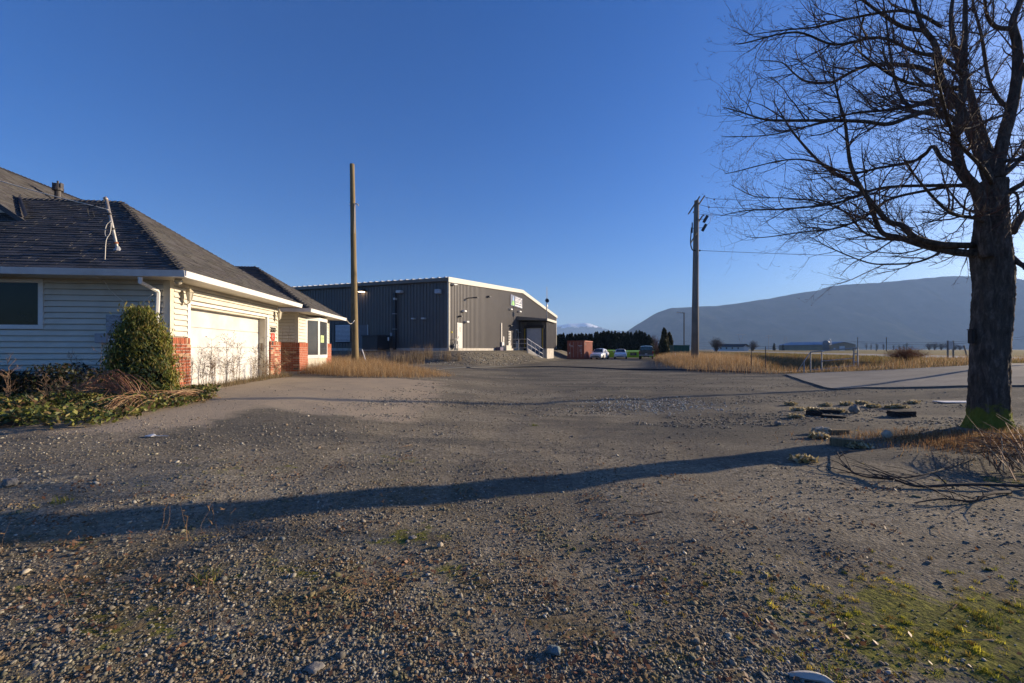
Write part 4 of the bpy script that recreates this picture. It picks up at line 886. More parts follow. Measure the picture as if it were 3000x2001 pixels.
m = MB(); m.tube([U(2048, 734), U(2052, 734)], 0.06, 6); m.build('insulator', M_DKGREY, up_)
def wire(a, b, sag, r_, label, grp=None):
    a, b = Vector(a), Vector(b); m = MB(); m.tube([a.lerp(b, t) - Vector((0, 0, sag * 4 * t * (1 - t))) for t in np.linspace(0, 1, 24)], r_, 4)
    return m.build('overhead_wire', M_DARKC, origin=a, label=label, category='wire', group=grp)
q0 = Vector((ub.x, ub.y, ub.z))
for (x, y, dy), (ex, ey) in zip(((2080, 593, -0.8), (2080, 607, 0.0), (2073, 619, 0.8)), ((3300, 590), (3300, 610), (3300, 628))):
    wire(q0 + U(x - 4, y, dy), at(ex, ey, 52.0), 0.5, 0.016, 'thin power line leaving the top arms of the tall utility pole', 'three lines from the utility pole')
wire(q0 + U(2052, 734), at(3300, 752, 50.0), 0.35, 0.016, 'single black line leaving the middle of the tall utility pole')

# ------------------------------------------------------------------ container, bins, lamp post
def put(px, py, Y): p = at(px, py, Y); p.z = gz(p.x, p.y); return p
cc0 = put(1712, 1048, 61.0)
ct = thing('shipping_container', cc0, -R(21), label='rust red shipping container standing past the loading dock', category='container')
M_CT = pmat('container_red', (0.30, 0.075, 0.045), 0.6, 0.12, 1.5, dirt=(0.38, 0.20, 0.14), dirt_amt=0.45); M_CT2 = pmat('container_side', (0.40, 0.15, 0.10), 0.6, 0.12, 1.0, dirt=(0.45, 0.26, 0.20), dirt_amt=0.5)
m = MB(); m.box(-2.38, -0.05, 0.08, 6.0, 0.15, 2.55); m.build('shell', M_CT, ct)
ribbed((-0.02, 0.1, 0), (0, 1, 0), 5.9, (1, 0, 0), 0.2, lambda x: 2.48, 0.305, 0.05).build('side_panel', M_CT2, ct)
for bx in ((-2.44, 0, -0.02, 0.10, 2.46, 2.60), (-2.44, 0, -0.02, 0.10, 0.05, 0.22), (-2.44, -2.30, -0.02, 0.10, 0.22, 2.46), (-0.14, 0.0, -0.02, 0.10, 0.22, 2.46), (-0.06, 0.06, 0.10, 6.05, 2.48, 2.60), (-0.06, 0.06, 0.10, 6.05, 0.05, 0.2)):
    m = MB(); m.box(*bx); m.build('frame_rail', M_CT, ct)
for a, b in ((-2.29, -1.235), (-1.205, -0.15)):
    m = MB(); m.box(a, b, 0.0, 0.07, 0.23, 2.45, bev=0.02); dr_ = m.build('door', M_CT, ct)
    for f in (0.28, 0.72):
        x = a + (b - a) * f; mm = MB(); mm.tube([(x, -0.04, 0.25), (x, -0.04, 2.43)], 0.022, 6); mm.build('lock_bar', pmat('faded_bar', (0.48, 0.36, 0.33), 0.5), dr_)
    for (x0, z0, w_, h_) in ((0.12, 2.02, 0.16, 0.14), (0.10, 1.85, 0.55, 0.07), (0.12, 0.72, 0.16, 0.26), (0.42, 1.72, 0.35, 0.05)) if a < -2 else ((0.30, 1.85, 0.6, 0.09), (0.45, 1.70, 0.3, 0.06), (0.55, 1.35, 0.3, 0.04), (0.55, 1.25, 0.3, 0.04), (0.55, 1.15, 0.3, 0.04), (0.55, 1.05, 0.3, 0.04), (0.7, 0.75, 0.14, 0.18)):
        mm = MB(); mm.box(a + x0, a + x0 + w_, -0.006, -0.001, z0, z0 + h_); mm.build('stencil', pmat('stencil_white', (0.62, 0.52, 0.48), 0.7), dr_)
m = MB(); m.box(0.032, 0.04, 0.35, 0.75, 1.95, 2.25); m.build('stencil', M_DKGREY, ct)

M_LIME = pmat('lime_paint', (0.30, 0.58, 0.03), 0.45, 0.08, 2)
def bin_(px, w_, d_, h_, Y, label, sign_=False):
    p = put(px, 1052, Y); t = thing('waste_bin', p, -R(15), label=label, category='dumpster', group='lime green waste bins behind the parked cars')
    m = MB(); x = w_ / 2; m.prism([(-x, 0.10, 0.12), (-x, d_ - .1, 0.12), (-x, d_, h_), (-x, 0, h_ * 0.90)], (w_, 0, 0)); m.build('body', M_LIME, t)
    for k in np.linspace(-x + 0.1, x - 0.15, 4): mm = MB(); mm.prism([(k, 0.06, 0.15), (k, 0.0, h_ * .88), (k, -0.05, h_ * .88), (k, 0.03, 0.15)], (0.06, 0, 0)); mm.build('rib', M_LIME, t)
    m = MB(); m.box(-x - 0.03, x + 0.03, -0.05, 0.06, h_ * 0.86, h_ * 0.92); m.build('rim', pmat('pale_rim', (0.5, 0.72, 0.2), 0.5), t)
    m = MB(); m.prism([(-x, -0.02, h_ * .925), (-x, d_ / 2, h_ + .06), (-x, d_, h_ + 0.03), (-x, d_, h_ + .005), (-x, d_ / 2, h_ + .03)], (w_, 0, 0)); m.build('lid', MATS['lime_paint'], t)
    for sx in (-x + .15, x - .25): mm = MB(); mm.box(sx, sx + .1, .3, .4, -.02, .12); mm.build('skid', M_DKGREY, t)
    if sign_: mm = MB(); mm.box(-0.55, 0.40, -0.075, -0.06, 0.42, 0.88); sp_ = mm.build('sign_plate', M_DKGREY, t); mm = MB(); mm.box(-0.30, 0.15, -0.079, -0.076, 0.58, 0.72); mm.build('lettering', pmat('dull_lime_print', (0.18, 0.22, 0.10), 0.6), sp_)
    return t
bin_(1792, 1.5, 1.3, 1.25, 70.0, 'lime green waste bin in the gap between the white cars'); bin_(1857, 2.5, 1.4, 1.15, 68.0, 'wide lime green waste bin with a black sign plate', True); bin_(1918, 1.5, 1.3, 1.2, 70.0, 'lime green waste bin showing past the dark pickup')
lp = put(2004, 1030, 58.0); t = thing('street_lamp', lp, 0, label='slim black street lamp with one short arm and pale head', category='street lamp')
zz = pole_h(916, 58.0) - lp.z; m = MB(); m.lathe([(0.14, -0.2), (0.14, 0.3), (0.085, 0.32), (0.07, zz)], 8); m.build('post', M_DKGREY, t); m = MB(); m.tube([(0, 0, zz - .05), (-0.5, 0, zz)], 0.04, 5); m.build('arm', M_DKGREY, t)
m = MB(); m.prism([(-0.95, -.15, zz - .02), (-0.95, .15, zz - .02), (-0.35, .15, zz + .0), (-0.35, -.15, zz)], (0, 0, 0.08)); m.build('lamp_head', M_LAMP, t)
gp = put(1996, 1045, 56.0); t = thing('green_container', gp, -R(10), label='dark green bulk bin behind the dry reeds', category='container')
M_DG = pmat('dark_green_paint', (0.02, 0.10, 0.075), 0.5, 0.1); hh = pole_h(1011, 56.0) - gp.z
m = MB(); m.box(-0.9, 1.0, 0, 3.0, 0.15, hh - 0.08, bev=0.03); m.build('body', M_DG, t); m = MB(); m.box(-0.95, 1.05, -0.05, 3.05, hh - 0.08, hh, bev=0.02); m.build('rim', M_DG, t)
for k in range(5): m = MB(); m.box(-0.85 + k * .43, -0.77 + k * .43, -0.06, 0.0, 0.2, hh - .1); m.build('rib', M_DG, t)
for sx in (-.8, .8): m = MB(); m.box(sx, sx + .12, 0.2, 2.8, -0.05, .15); m.build('skid', M_DG, t)
# ------------------------------------------------------------------ vegetation tools
def vn_(xy): return np.sin(xy[:, 0] * 1.9 + 1) * np.sin(xy[:, 1] * 2.3) * .6 + .4 * np.sin(xy[:, 0] * 4.7 + xy[:, 1] * 3.1)
def sample(poly, n):
    P = np.array(poly); lo, hi = P.min(0), P.max(0); out = np.zeros((0, 2))
    while len(out) < n:
        q = rng.uniform(lo, hi, (n * 2, 2)); out = np.vstack([out, q[in_poly(q, poly)]])
    return out[:n]
def gpoly(px_list): return [tuple(on_ground(*p)[:2]) for p in px_list]
def blades(name, xy, h, width, cols, mat, lean=0.45, base_z=None, bend=0.5, **tags):
    """one mesh of grass blades: base, mid and tip per blade"""
    n = len(xy); z = g(xy[:, 0], xy[:, 1]) if base_z is None else base_z
    a = rng.uniform(0, 2 * np.pi, n); l = rng.normal(0, lean, n) * h; az = rng.uniform(0, 2 * np.pi, n)
    wx, wy = np.cos(a) * width / 2, np.sin(a) * width / 2
    mx, my = np.cos(az) * l * (1 - bend) * 0.5, np.sin(az) * l * (1 - bend) * 0.5; tx, ty = np.cos(az) * l, np.sin(az) * l
    b = np.stack([xy[:, 0], xy[:, 1], z - 0.02], 1)
    W = np.stack([wx, wy, np.zeros(n)], 1); Md = b + np.stack([mx, my, h * 0.55], 1); T = b + np.stack([tx, ty, np.sqrt(np.maximum(h * h - l * l * 0.8, (0.3 * h) ** 2))], 1)
    V = np.stack([b - W, b + W, Md - W * .7, Md + W * .7, T], 1).reshape(-1, 3); i = np.arange(n) * 5
    F = np.concatenate([np.stack([i, i + 1, i + 3], 1), np.stack([i, i + 3, i + 2], 1), np.stack([i + 2, i + 3, i + 4], 1)])
    C = np.repeat(cols, 5, 0); me = np_mesh(name, V, F, C); return obj(name, me, mat, **tags)
def pal(n, stops, jit=0.15):
    s = np.array(stops); k = rng.integers(0, len(s), n); t = rng.random(n)[:, None]; k2 = rng.integers(0, len(s), n)
    return np.clip((s[k] * (1 - t * .5) + s[k2] * t * .5) * rng.uniform(1 - jit, 1 + jit, (n, 1)), 0.002, 1)
def leaf_quads(c, nrm_bias, size, asp=1.0, up=None):
    """random little leaf faces (diamonds) at centres c; returns verts, faces"""
    n = len(c); d = rng.normal(0, 1, (n, 3)) + nrm_bias; d /= np.linalg.norm(d, axis=1)[:, None] + 1e-9
    r_ = rng.normal(0, 1, (n, 3)) if up is None else up + rng.normal(0, .35, (n, 3)); a = r_ - d * (r_ * d).sum(1)[:, None]; a /= np.linalg.norm(a, axis=1)[:, None] + 1e-9
    b = np.cross(d, a); s = (np.asarray(size) * rng.uniform(.7, 1.3, n))[:, None]
    V = np.stack([c - a * s * asp, c + b * s * .55 - a * s * asp * .1, c + a * s * asp, c - b * s * .55 - a * s * asp * .1], 1).reshape(-1, 3); i = np.arange(n) * 4
    return V, np.stack([i, i + 1, i + 2, i + 3], 1)
M_DRY = vcmat('dry_grass', 0.85, 0.2, 5.0, 0.35); M_LEAF = vcmat('leaf', 0.55, 0.2, 6.0, 0.25, 0.4); M_TWIG = vcmat('twig', 0.9, 0.2, 12.0)
DRYC = [(0.46, 0.28, 0.12), (0.38, 0.22, 0.09), (0.55, 0.38, 0.20), (0.27, 0.15, 0.065), (0.20, 0.15, 0.09), (0.50, 0.40, 0.25)]
PALEC = [(0.30, 0.22, 0.13), (0.22, 0.15, 0.085), (0.38, 0.30, 0.19), (0.13, 0.09, 0.055)]

# dry grass around the bare pole
pA = gpoly([(890, 1092), (960, 1101), (1080, 1107), (1200, 1108), (1325, 1103), (1240, 1088), (1140, 1078), (1060, 1066), (985, 1058), (925, 1064)])
xy = sample(pA, 22000); yy = xy[:, 1]; k_ = np.clip((xy[:, 0] + 7.5) / 6, 0, 1)
xy += rng.normal(0, 1, xy.shape) * (rng.random((len(xy), 1)) ** 3) * [.55, .45]; blades('dry_grass', xy, (0.62 - 0.42 * k_) * rng.uniform(.5, 1.25, len(xy)), 0.008 + 0.0 * yy, pal(len(xy), DRYC), M_DRY, 0.85, kind='stuff', label='golden dry grass at the foot of the bare wooden pole')
xy = sample(gpoly([(985, 1062), (1030, 1066), (1060, 1068), (1120, 1070), (1320, 1068), (1380, 1062), (1330, 1048), (1200, 1046), (1060, 1046), (990, 1052)]), 1500); 
cl = xy[rng.integers(0, 60, len(xy))] + rng.normal(0, .16, xy.shape)
blades('tall_reeds', cl, rng.uniform(.5, 1.25, len(xy)), 0.016, pal(len(xy), PALEC), M_DRY, 0.28, kind='stuff', label='pale withered reeds on the gravel bank before the warehouse')
# grass and reeds round the utility pole and along the ditch
pB = gpoly([(1935, 1060), (1965, 1076), (2030, 1089), (2110, 1092), (2200, 1095), (2330, 1094)]) + [road_xy(6.0, 28.6), road_xy(6.2, 40), road_xy(4.5, 56), road_xy(-1.0, 55)]
xy = sample(pB, 22000); xy += rng.normal(0, 1, xy.shape) * (rng.random((len(xy), 1)) ** 3) * [.7, .5]; qq = RD[0] * xy[:, 0] + RD[1] * xy[:, 1]
blades('dry_grass', xy, rng.uniform(.35, 1.0, len(xy)) * (0.55 + 0.45 * sst(29, 34, qq)), 0.013, pal(len(xy), DRYC), M_DRY, 0.6, kind='stuff', label='tall rust and gold grass around the grey utility pole')
r_ = rng.uniform(5.8, 12.9, 12000); q_ = 28.9 + 60 * rng.random(12000) ** 1.8; xy = np.stack([RN[0] * r_ + RD[0] * q_, RN[1] * r_ + RD[1] * q_], 1)
blades('ditch_grass', xy, rng.uniform(.2, .6, len(xy)), 0.020, pal(len(xy), [(0.22, 0.12, 0.05), (0.13, 0.075, 0.035), (0.30, 0.19, 0.08), (0.10, 0.09, 0.03)]), M_DRY, 0.7, kind='stuff', label='matted brown grass on the ditch banks')
r_ = rng.uniform(12.2, 20.2, 14000); q_ = 27.3 + 75 * rng.random(14000) ** 1.6; xy = np.stack([RN[0] * r_ + RD[0] * q_, RN[1] * r_ + RD[1] * q_], 1)
blades('verge_grass', xy, rng.uniform(.08, .30, len(xy)), 0.02, pal(len(xy), [(0.26, 0.18, 0.07), (0.12, 0.13, 0.035), (0.35, 0.24, 0.10), (0.16, 0.15, 0.05)]), M_DRY, 0.8, kind='stuff', label='short mixed grass between the ditch and the road')

# hedge row of conifers beyond the cars, two garden cypresses
def conifer_mesh(name, h, w_, n, cols, seed):
    global rng
    rng = np.random.default_rng(seed); t = rng.random(n) ** 0.8; ang = rng.uniform(0, 2 * np.pi, n)
    rad = w_ / 2 * (np.clip(1 - t, 0, 1) ** 0.46) * (0.72 + 0.22 * np.sin(ang * 3 + t * 9 + seed)) * rng.uniform(.75, 1.08, n)
    c = np.stack([np.cos(ang) * rad, np.sin(ang) * rad, t * h * rng.uniform(.97, 1.03, n) + 0.1], 1)
    out = np.stack([np.cos(ang), np.sin(ang), np.full(n, .5)], 1)
    V, F = leaf_quads(c, out * 1.2, np.full(n, 0.14 * h / 4.5), 1.5, np.array([0, 0, 1.0]))
    C = np.repeat(pal(n, cols) , 4, 0); return np_mesh(name, V, F, C)
DG = [(0.012, 0.020, 0.013), (0.020, 0.030, 0.016), (0.030, 0.036, 0.018)]
con = [conifer_mesh('crown', 4.6, 1.7, 1500, DG, s) for s in (1, 2, 3, 4)]
core = MB(); core.lathe([(0.50, 0.1), (0.52, 1.0), (0.38, 2.6), (0.15, 3.9), (0.02, 4.4)], 7, col=(0.012, 0.016, 0.010)); core_me = core.mesh('trunk'); core_me.materials.append(M_LEAF)  # dark cone added inside the crown against see-through, not a real trunk
for me in con: me.materials.append(M_LEAF)
protos = []
topx = [1560, 1632, 1660, 1690, 1720, 1735, 1760, 1790, 1820, 1850, 1880, 1890, 1900, 1908]; topy = [988, 982, 981, 982, 983, 980, 977, 975, 977, 979, 973, 976, 985, 997]
for i, px in enumerate(np.arange(1628, 1909, 8.2)):
    Y = 78.0 + 5 * math.sin(i * 0.5) * 0.15; p = put(px + random.uniform(-2, 2), 1040, Y)
    zt = pole_h(float(np.interp(px, topx, topy)) + random.uniform(-2.5, 2.5), Y)
    t = thing('conifer_tree', p, random.uniform(0, 6), label='dark narrow conifer in the tall hedge row beyond the parked cars', category='tree', group='hedge row of dark conifers')
    k = (zt - p.z) / 4.55; w_ = random.uniform(.85, 1.25); t.scale = (w_, w_, k)
    obj('crown', con[i % 4], None, t); obj('trunk', core_me, None, t)
DG2 = [(0.035, 0.040, 0.014), (0.05, 0.052, 0.016), (0.022, 0.03, 0.012), (0.075, 0.062, 0.02)]
cy = [conifer_mesh('crown', 4.6, 2.0, 2600, DG2, s) for s in (11, 12)]
for me in cy: me.materials.append(M_LEAF)
for (px, py, Y, w_, me, lb) in ((1946, 966, 62.0, 0.98, cy[0], 'taller olive green cypress beside the hedge row'), (1961, 977, 66.0, 0.85, cy[1], 'shorter olive cypress leaning behind its taller twin')):
    p = put(px, 1040, Y); zt = pole_h(py, Y); t = thing('cypress_tree', p, 1.0, label=lb, category='tree'); t.scale = (w_, w_, (zt - p.z) / 4.6); obj('crown', me, None, t); obj('trunk', core_me, None, t)

# bare and far trees as twig balls
def twig_ball(name, p, h, w_, n, col, label, group=None, cat='tree', trunk=True):
    t = thing(name, p, 0, label=label, category=cat, group=group); m = MB()
    for k in range(n):
        a = random.uniform(0, 6.28); e = random.uniform(0.25, 1.45); L = random.uniform(.55, 1.0)
        b = Vector((math.cos(a) * math.cos(e) * w_ / 2 * L, math.sin(a) * math.cos(e) * w_ / 2 * L, h * (.25 + .75 * math.sin(e) * L)))
        a0 = Vector((random.uniform(-.05, .05) * w_, random.uniform(-.05, .05) * w_, h * random.uniform(0, .3)))
        md = a0.lerp(b, .5) + Vector((random.uniform(-.08, .08) * w_, random.uniform(-.08, .08) * w_, .05 * h)); rr = h * 0.008
        m.tube([a0, md, b], [rr, rr * .6, rr * .3], 3, False, col)
        for _ in range(4):
            s = md.lerp(b, random.random()); e_ = s + Vector((random.uniform(-1, 1), random.uniform(-1, 1), random.uniform(-.3, 1))) * h * .16; m.tube([s, e_], [rr * .4, rr * .2], 3, False, col)
    o = m.build('crown', M_TWIG, t)
    if trunk: m = MB(); m.tube([(0, 0, -.1), (0, 0, h * .4)], [h * .03, h * .018], 6, col=tuple(c * .8 for c in col)); m.build('trunk', M_TWIG, t)
    return t
def far(px, Y): p = at(px, 1028, Y); p.z = gz(p.x, p.y); return p
BR_ = (0.10, 0.075, 0.06); VI = (0.075, 0.06, 0.065)
twig_ball('bare_tree', far(2098, 150), 5.2, 7.5, 150, BR_, 'round bare bush beside the low white farmhouse'); twig_ball('bare_tree', far(2205, 190), 5.0, 7.0, 130, BR_, 'round bare bush past the white gable of the farmhouse')
for i, (px, w_, h_) in enumerate(((2722, 9, 6.5), (2738, 10, 7.0), (2757, 9, 6.2), (2778, 10, 6.8), (2798, 9, 5.6), (2812, 8, 4.6))):
    twig_ball('bare_tree', far(px, 420), h_ * 1.25, w_ * 1.3, 90, VI, 'grey violet bare tree in the clump beyond the signboard', 'clump of bare trees in the fields')
for i, px in enumerate((2538, 2552, 2571, 2588, 2618, 2634, 2648, 2656)):
    twig_ball('bare_tree', far(px, 700), random.uniform(9, 14), random.uniform(4, 7), 40, (0.09, 0.085, 0.09), 'faint bare tree far out past the tan barn', 'faint row of far trees')
for px, py, Y, lb in ((2268, 1006, 330, 'small dark spruce among the pylons'), (2294, 1010, 340, 'low dark spruce beside the double posts')):
    p = far(px, Y); t = thing('spruce_tree', p, 0, label=lb, category='tree'); kk = (pole_h(py, Y) - p.z) / 4.6; t.scale = (kk * 1.4, kk * 1.4, kk); obj('crown', con[1], None, t); obj('trunk', core_me, None, t)
twig_ball('bare_shrub', on_ground(2655, 1062), 0.95, 2.6, 420, (0.26, 0.11, 0.05), 'rust coloured bare shrub on the grassy verge', cat='shrub', trunk=False)
twig_ball('bare_shrub', put(1925, 1040, 64), 2.2, 2.4, 160, (0.16, 0.09, 0.06), 'brown bare shrub beside the pickup and cypress', cat='shrub', trunk=False)
twig_ball('bare_tree', put(1914, 1040, 92), 4.6, 3.2, 170, (0.16, 0.12, 0.12), 'pale bare tree between the hedge row and the cypress')

xy = sample(far_edge + [road_xy(19.8, 14), road_xy(19.8, 34), road_xy(13.5, 34), road_xy(13.0, 29.2), road_xy(6.5, 28.7)], 11000); xy += rng.normal(0, .12, xy.shape); nb = .5 + .5 * vn_(xy)
blades('verge_grass', xy, rng.uniform(.12, .55, len(xy)) * (.35 + .9 * nb), 0.016, pal(len(xy), DRYC + [(0.22, 0.13, 0.06), (0.15, 0.14, 0.05)]), M_DRY, 0.65, kind='stuff', label='rough golden grass between the paved entrance and the ditch')
# ------------------------------------------------------------------ far buildings, pylons, poles, fences
M_TAN = pmat('tan_barn', (0.30, 0.24, 0.16), 0.7, 0.08, .3); M_BROOF = pmat('blue_grey_roof', (0.22, 0.27, 0.33), 0.5, 0.06, .3); M_WH = pmat('white_barn_door', (0.62, 0.62, 0.60), 0.6)
b0 = far(2472, 320); t = thing('barn', b0, 0, label='long tan barn with blue grey roof and white door in the fields', category='barn'); s_ = 320 / F_PX
g0, g1, gp_ = (2431 - 2472) * s_, (2507 - 2472) * s_, 5.9
m = MB(); m.prism([(g0, 0, -.2), (g1, 0, -.2), (g1, 0, 4.1), (0, 0, gp_), (g0, 0, 4.1)], (-21.5, 26, 0)); m.build('wall', M_TAN, t)
m = MB(); m.prism([(g0 - .6, -.3, 4.0), (0, -.3, gp_ + .25), (g1 + .6, -.3, 4.0), (g1 + .6, -.3, 4.2), (0, -.3, gp_ + .5), (g0 - .6, -.3, 4.2)], (-21.8, 26.5, 0)); m.build('roof', M_BROOF, t)
m = MB(); m.box(-3.2, 0.6, -0.15, -0.02, 0, 3.2); m.build('door', M_WH, t)
for x in (-7.5, 4.6): m = MB(); m.box(x, x + 1.4, -.1, -.02, .8, 1.9); m.build('window', M_WH, t)
m = MB(); m.lathe([(2.1, -0.2), (2.1, 5.6), (1.9, 6.6), (1.0, 7.3), (0.1, 7.5)], 14, Matrix.Translation((g0 - 3.6, -1.2, 0))); m.build('silo', pmat('silo_grey', (0.16, 0.18, 0.20), 0.5), t, smooth=True)
m = MB(); m.tube([(g0 - 2.0, -3.2, 4.0), (g0 - 1.9, -3.2, 7.6), (g0 - 2.6, -3.0, 8.2)], 0.5, 6); m.build('duct', M_WH, t)
b1 = far(2188, 210); t = thing('farmhouse', b1, 0, label='low white farmhouse with a long dark roof', category='house'); s_ = 210 / F_PX
m = MB(); m.prism([(-1.4, 0, -.2), (0.9, 0, -.2), (0.9, 0, 2.2), (-.2, 0, 3.0), (-1.4, 0, 2.2)], (-12.5, 4.5, 0)); m.build('wall', pmat('far_white_wall', (0.62, 0.60, 0.56), 0.7), t)
m = MB(); m.prism([(-1.8, -.3, 2.0), (-.2, -.3, 3.15), (1.2, -.3, 2.1), (1.2, -.3, 2.25), (-.2, -.3, 3.4), (-1.8, -.3, 2.15)], (-13.2, 4.8, 0)); m.build('roof', pmat('far_dark_roof', (0.05, 0.06, 0.075), 0.6), t)
for k in range(4): m = MB(); m.box(-4.0 - k * 2.4, -3.0 - k * 2.4, 0.75 + k * .85, 0.95 + k * .85, .9, 1.8); m.build('window', M_GLASS2, t)
M_PYL = pmat('pylon_steel', (0.20, 0.21, 0.22), 0.6)
def pylon(px, ytop, Y, kind, label):
    p = far(px, Y); h = pole_h(ytop, Y) - p.z; t = thing('pylon', p, 0.4, label=label, category='pylon'); r_ = h * 0.006
    m = MB(); w_ = h * .10
    if kind == 'V':
        for sx in (-1, 1): m.tube([(0, 0, -.3), (0, 0, h * .35), (sx * w_ * 2.2, 0, h)], r_ * 1.4, 4)
        m.build('leg', M_PYL, t); m = MB(); m.tube([(-w_ * 4.2, 0, h), (w_ * 4.2, 0, h)], r_ * 1.3, 4); m.tube([(-w_ * 1.5, 0, h * .75), (w_ * 1.5, 0, h * .75)], r_, 4); m.build('cross_arm', M_PYL, t)
    elif kind == 'L':
        for sx in (-1, 1):
            for sy in (-1, 1): m.tube([(sx * w_ * .8, sy * w_ * .8, -.3), (sx * w_ * .12, sy * w_ * .12, h)], r_, 4)
        for k in range(8):
            z0, z1 = h * k / 8, h * (k + 1) / 8; a0, a1 = w_ * (.8 - .68 * k / 8), w_ * (.8 - .68 * (k + 1) / 8); m.tube([(-a0, -a0, z0), (a1, -a1, z1)], r_ * .6, 3); m.tube([(a0, -a0, z0), (-a1, -a1, z1)], r_ * .6, 3)
        m.build('lattice', M_PYL, t); m = MB()
        for z_ in (.82, .92): m.tube([(-w_ * 2, 0, h * z_), (w_ * 2, 0, h * z_)], r_, 4)
        m.build('cross_arm', M_PYL, t)
    elif kind == 'T':
        m.tube([(0, 0, -.3), (0, 0, h)], [r_ * 2.6, r_ * 1.6], 6); m.build('shaft', M_PYL, t); m = MB()
        for z_ in (.99, .86): m.tube([(-w_ * 3.2, 0, h * z_), (w_ * 3.2, 0, h * z_)], r_ * 1.2, 4)
        m.build('cross_arm', M_PYL, t)
    else:
        for sx in (-1, 1): m.tube([(sx * h * .11, 0, -.3), (sx * h * .11, 0, h)], r_ * 1.6, 5)
        m.build('leg', M_PYL, t); m = MB(); m.tube([(-h * .2, 0, h * .8), (h * .2, 0, h * .8)], r_, 4); m.build('cross_arm', M_PYL, t)
pylon(2170, 980, 430, 'V', 'pylon with a wide V shaped head behind the farmhouse'); pylon(2252, 982, 440, 'T', 'single mast pylon with two cross arms in the haze'); pylon(2301, 985, 470, 'H', 'twin post pylon standing among small spruces'); pylon(2953, 965, 380, 'L', 'slender lattice pylon seen past the mossy trunk')
for px, yt, lb in ((2513, 988, 'roadside power pole beside the tan barn'), (2597, 988, 'roadside power pole in front of the faint far trees'), (2567, 1007, 'short lone post in the open field')):
    p = far(px, 170); h = pole_h(yt, 170) - p.z; t = thing('power_pole', p, 0, label=lb, category='pole'); m = MB(); m.tube([(0, 0, -.3), (0, 0, h)], [.17, .12], 7); m.build('shaft', M_POLE2, t)
    m = MB(); m.tube([(-.7, 0, h - .3), (.7, 0, h - .3)], .05, 4); m.build('cross_arm', M_POLE2, t)
for k, (ya, yb, yc) in enumerate(((992, 1000, 985), (1000, 1004, 992))):
    wire(at(1990, ya + 6, 300), at(2513, yb, 170), 3.0, 0.035, 'far power line running from the pylons to the roadside poles', 'far power lines'); wire(at(2513, yb, 170), at(3150, yc - 14, 110), 1.5, 0.03, 'power line running over the fields past the barn', 'lines along the road')
wire(at(2040, 1002, 440), at(2900, 1000, 400), 6.0, 0.05, 'faint power line low across the mountain foot', 'far power lines')
# signboard and leaning post on the verge
p = on_ground(2785, 1050); t = thing('signboard', p, 0.0, label='pale signboard on two posts by the country road, seen from behind', category='sign'); s_ = p.y / F_PX
for x in (-8.5, 7.5): m = MB(); m.box(x * s_, (x + 3) * s_, 0, .08, -.3, 52 * s_); m.build('post', M_POLE2, t)
m = MB(); m.box(-5.5 * s_, 7.5 * s_, 0.0, 0.03, 28 * s_, 50 * s_); m.build('panel', pmat('sign_back', (0.50, 0.49, 0.46), 0.6, 0.1), t)
p = on_ground(2838, 1052); m = MB(); s_ = p.y / F_PX; m.tube([p - Vector((0, 0, .2)), p + Vector((-14 * s_, 0, 40 * s_))], 0.05, 6); m.build('leaning_post', M_POLE2, origin=p, label='thin wooden post leaning beside the mossy tree', category='post')
# pipe railing over the culvert
p0, p1 = on_ground(2366, 1092), on_ground(2513, 1089); Yr = p0.y + 0.25; p1 = Vector(((2513 - 1500) / F_PX * Yr, Yr, 0)); p1.z = gz(p1.x, Yr)
rt = thing('culvert_railing', p0, 0, label='galvanised pipe railing at the ditch end of the paved entrance', category='railing'); d_ = p1 - p0; H_ = 60 * p0.y / F_PX
M_RAILG = pmat('dull_galvanised', (0.30, 0.30, 0.30), 0.6, 0.15, 8)
def rtube(a, b, r_=0.028, nm='rail'): m = MB(); m.tube([Vector(a), Vector(b)], r_, 6); m.build(nm, M_RAILG, rt)
U3 = Vector((0, 0, H_))
for f in (0.06, 0.28, 0.92, 1.0): q = d_ * f; rtube(q - Vector((0, 0, .2)), q + U3, 0.032, 'post')
for f in (1.0, .12): rtube(d_ * 0.06 + U3 * f, d_ * 1.0 + U3 * f, .034)
rtube(d_ * .28 + U3 * .5, d_ * .92 + U3 * .5, 0.022); rtube(d_ * .92 + U3 * .70, d_ * 1.0 + U3 * .70); rtube(d_ * .92 + U3 * .30, d_ * 1.0 + U3 * .30)
for f, bx in ((0.06, -0.55), (1.0, 0.3)): rtube(d_ * f + U3, d_ * f + Vector((bx, 0.3, 0)), 0.016, 'brace')
rtube(Vector((-0.55, -.3, -.2)) + d_ * .06, Vector((-.55, -.3, H_ * .55)) + d_ * .06, .03, 'post'); rtube(Vector((-.55, -.3, H_ * .55)) + d_ * .06, d_ * .06 + U3, .024, 'brace')
m = MB(); m.box(d_.x * .28 - .06, d_.x * .28 + .06, -.03, .03, H_ + .04, H_ + .09); m.build('reflector', M_LAMP, rt)
m = MB(); a = Vector(road_xy(5.9, DITCH_Q - 0.15)); b = Vector(road_xy(12.7, DITCH_Q - 0.15)); 
m.prism([(a.x, a.y, -1.2), (b.x, b.y, -1.2), (b.x, b.y, gz(*road_xy(12.9, 27.6)) - .02), (a.x, a.y, gz(*road_xy(5.9, 27.6)) - .02)], (RD[0] * .3, RD[1] * .3, 0)); m.build('headwall', M_CONC, origin=(a.x, a.y, 0), label='low concrete headwall at the end of the ditch', category='wall')
